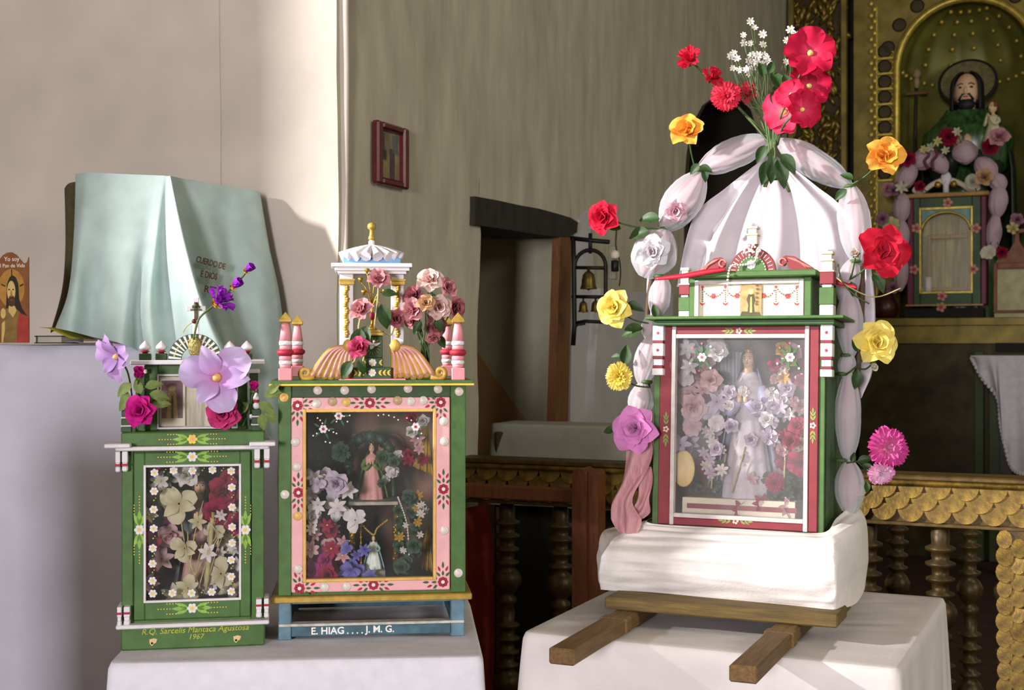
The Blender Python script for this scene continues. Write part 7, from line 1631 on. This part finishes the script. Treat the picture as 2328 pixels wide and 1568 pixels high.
for q_, (px, py, r, k, kd, lb) in enumerate(AF):
    # each is wired to the garland, the shrine cornice, the vase or the frame crest
    tx_, ty_, tv_ = min(((2058, 400, gv2), (2098, 362, gv2), (2140, 372, gv2), (2193, 346, gv2), (2240, 380, gv2), (2266, 412, gv2), (2048, 470, gv2), (2050, 540, gv2), (2258, 530, gv2), (2110, 437, sv_-.02), (2225, 437, sv_-.02), (2315, 527, sv_+.01), (2012, 646, -.35)), key=lambda t_: (t_[0]-px)**2+(t_[1]-py)**2)
    flower('altar_flower', lb, kd, AP(px, py, AV[q_]), af, r*kk, AM[k], roll=px*.7, group='flowers around the altar shrine', stem=[AP(px*.7+tx_*.3, py*.7+ty_*.3, (AV[q_]+tv_)/2), AP(px*.45+tx_*.55 if tv_ == gv2 else tx_+(q_ % 3-1)*4, py*.45+ty_*.55 if tv_ == gv2 else ty_, tv_-(.040 if tv_ == gv2 else 0))], stemr=.0035)
rb2 = thing('dark_ribbon', 'pair of wavy dark ribbons hanging over the mauve garland', 'ribbon', RT.M)
for dx in (0, 18):
    b = MB(); b.tube(spl([RT.at(2108+dx, 338, -.50), RT.at(2112+dx, 352, -.50), RT.at(2102+dx, 366, -.50), RT.at(2110+dx*.6, 384, -.50)], 16), .010, 6); b.build('ribbon_tail', m_plum, rb2)
# ------------------------------------------------------------------ lace altar cloth at the right
m_lace = mat('lace_cotton', '#b9b4bb', .9, var=.08, scale=30, bump=.3, bscale=120)
lv = -1.15
alt = thing('altar_table', 'altar table covered by a white lace-edged cloth beside the dark altar front', 'table', RT.M)
lx = lambda px, py, v=lv: RT.xz(px, py, v)
ztab = lx(2230, 808)[1]
b = MB(); cols = []
for (tx, ty, bx_, by_, dv) in ((2207, 808, 2209, 814, .03), (2225, 808, 2232, 858, .02), (2245, 808, 2268, 905, .0), (2262, 809, 2274, 960, -.03), (2275, 809, 2284, 1010, -.05), (2300, 809, 2300, 1062, -.03), (2325, 809, 2332, 1078, -.05), (2380, 809, 2390, 1082, -.02), (2460, 809, 2470, 1085, -.04)):
    A_, B_ = RT.at(tx, ty, lv), RT.at(bx_, by_, lv+dv); cols.append([A_, A_.lerp(B_, .5)+Vector((0, dv*.4, 0)), B_])
b = loftmb(cols, 60, 24, fn=lambda p, u, v: p+Vector((0, .012*math.sin(u*38)*v, .006*abs(math.sin(u*150))*(v > .96)))); b.build('cloth_front', m_lace, alt)
b = MB(); xa, xb = lx(2207, 808)[0], lx(2470, 808)[0]; b.box(xa, xb, lv, lv+.5, ztab-.006, ztab); b.build('cloth_top', m_lace, alt)
b = MB(); b.box(xa+.03, xb, lv+.04, lv+.5, ztab-.05, ztab-.006); b.build('table_board', m_rail, alt)
for xx in (xa+.16, xb-.08):
    b = MB(); b.box(xx, xx+.06, lv+.06, lv+.12, 0, ztab-.05); b.build('leg', m_rail, alt)
# scalloped lace hem: small teeth along the visible left edge
edge = [c[2] for c in cols]; es = spl(edge, 46)
b = MB(); b.ball((0, 0, 0), .012, .003, .014, 8, 5); tm = b.mesh('lace_tooth', m_lace)
for p in es[:34]: link(tm, 'lace_tooth', alt, Matrix.Translation(p))
bpy.context.view_layer.update()
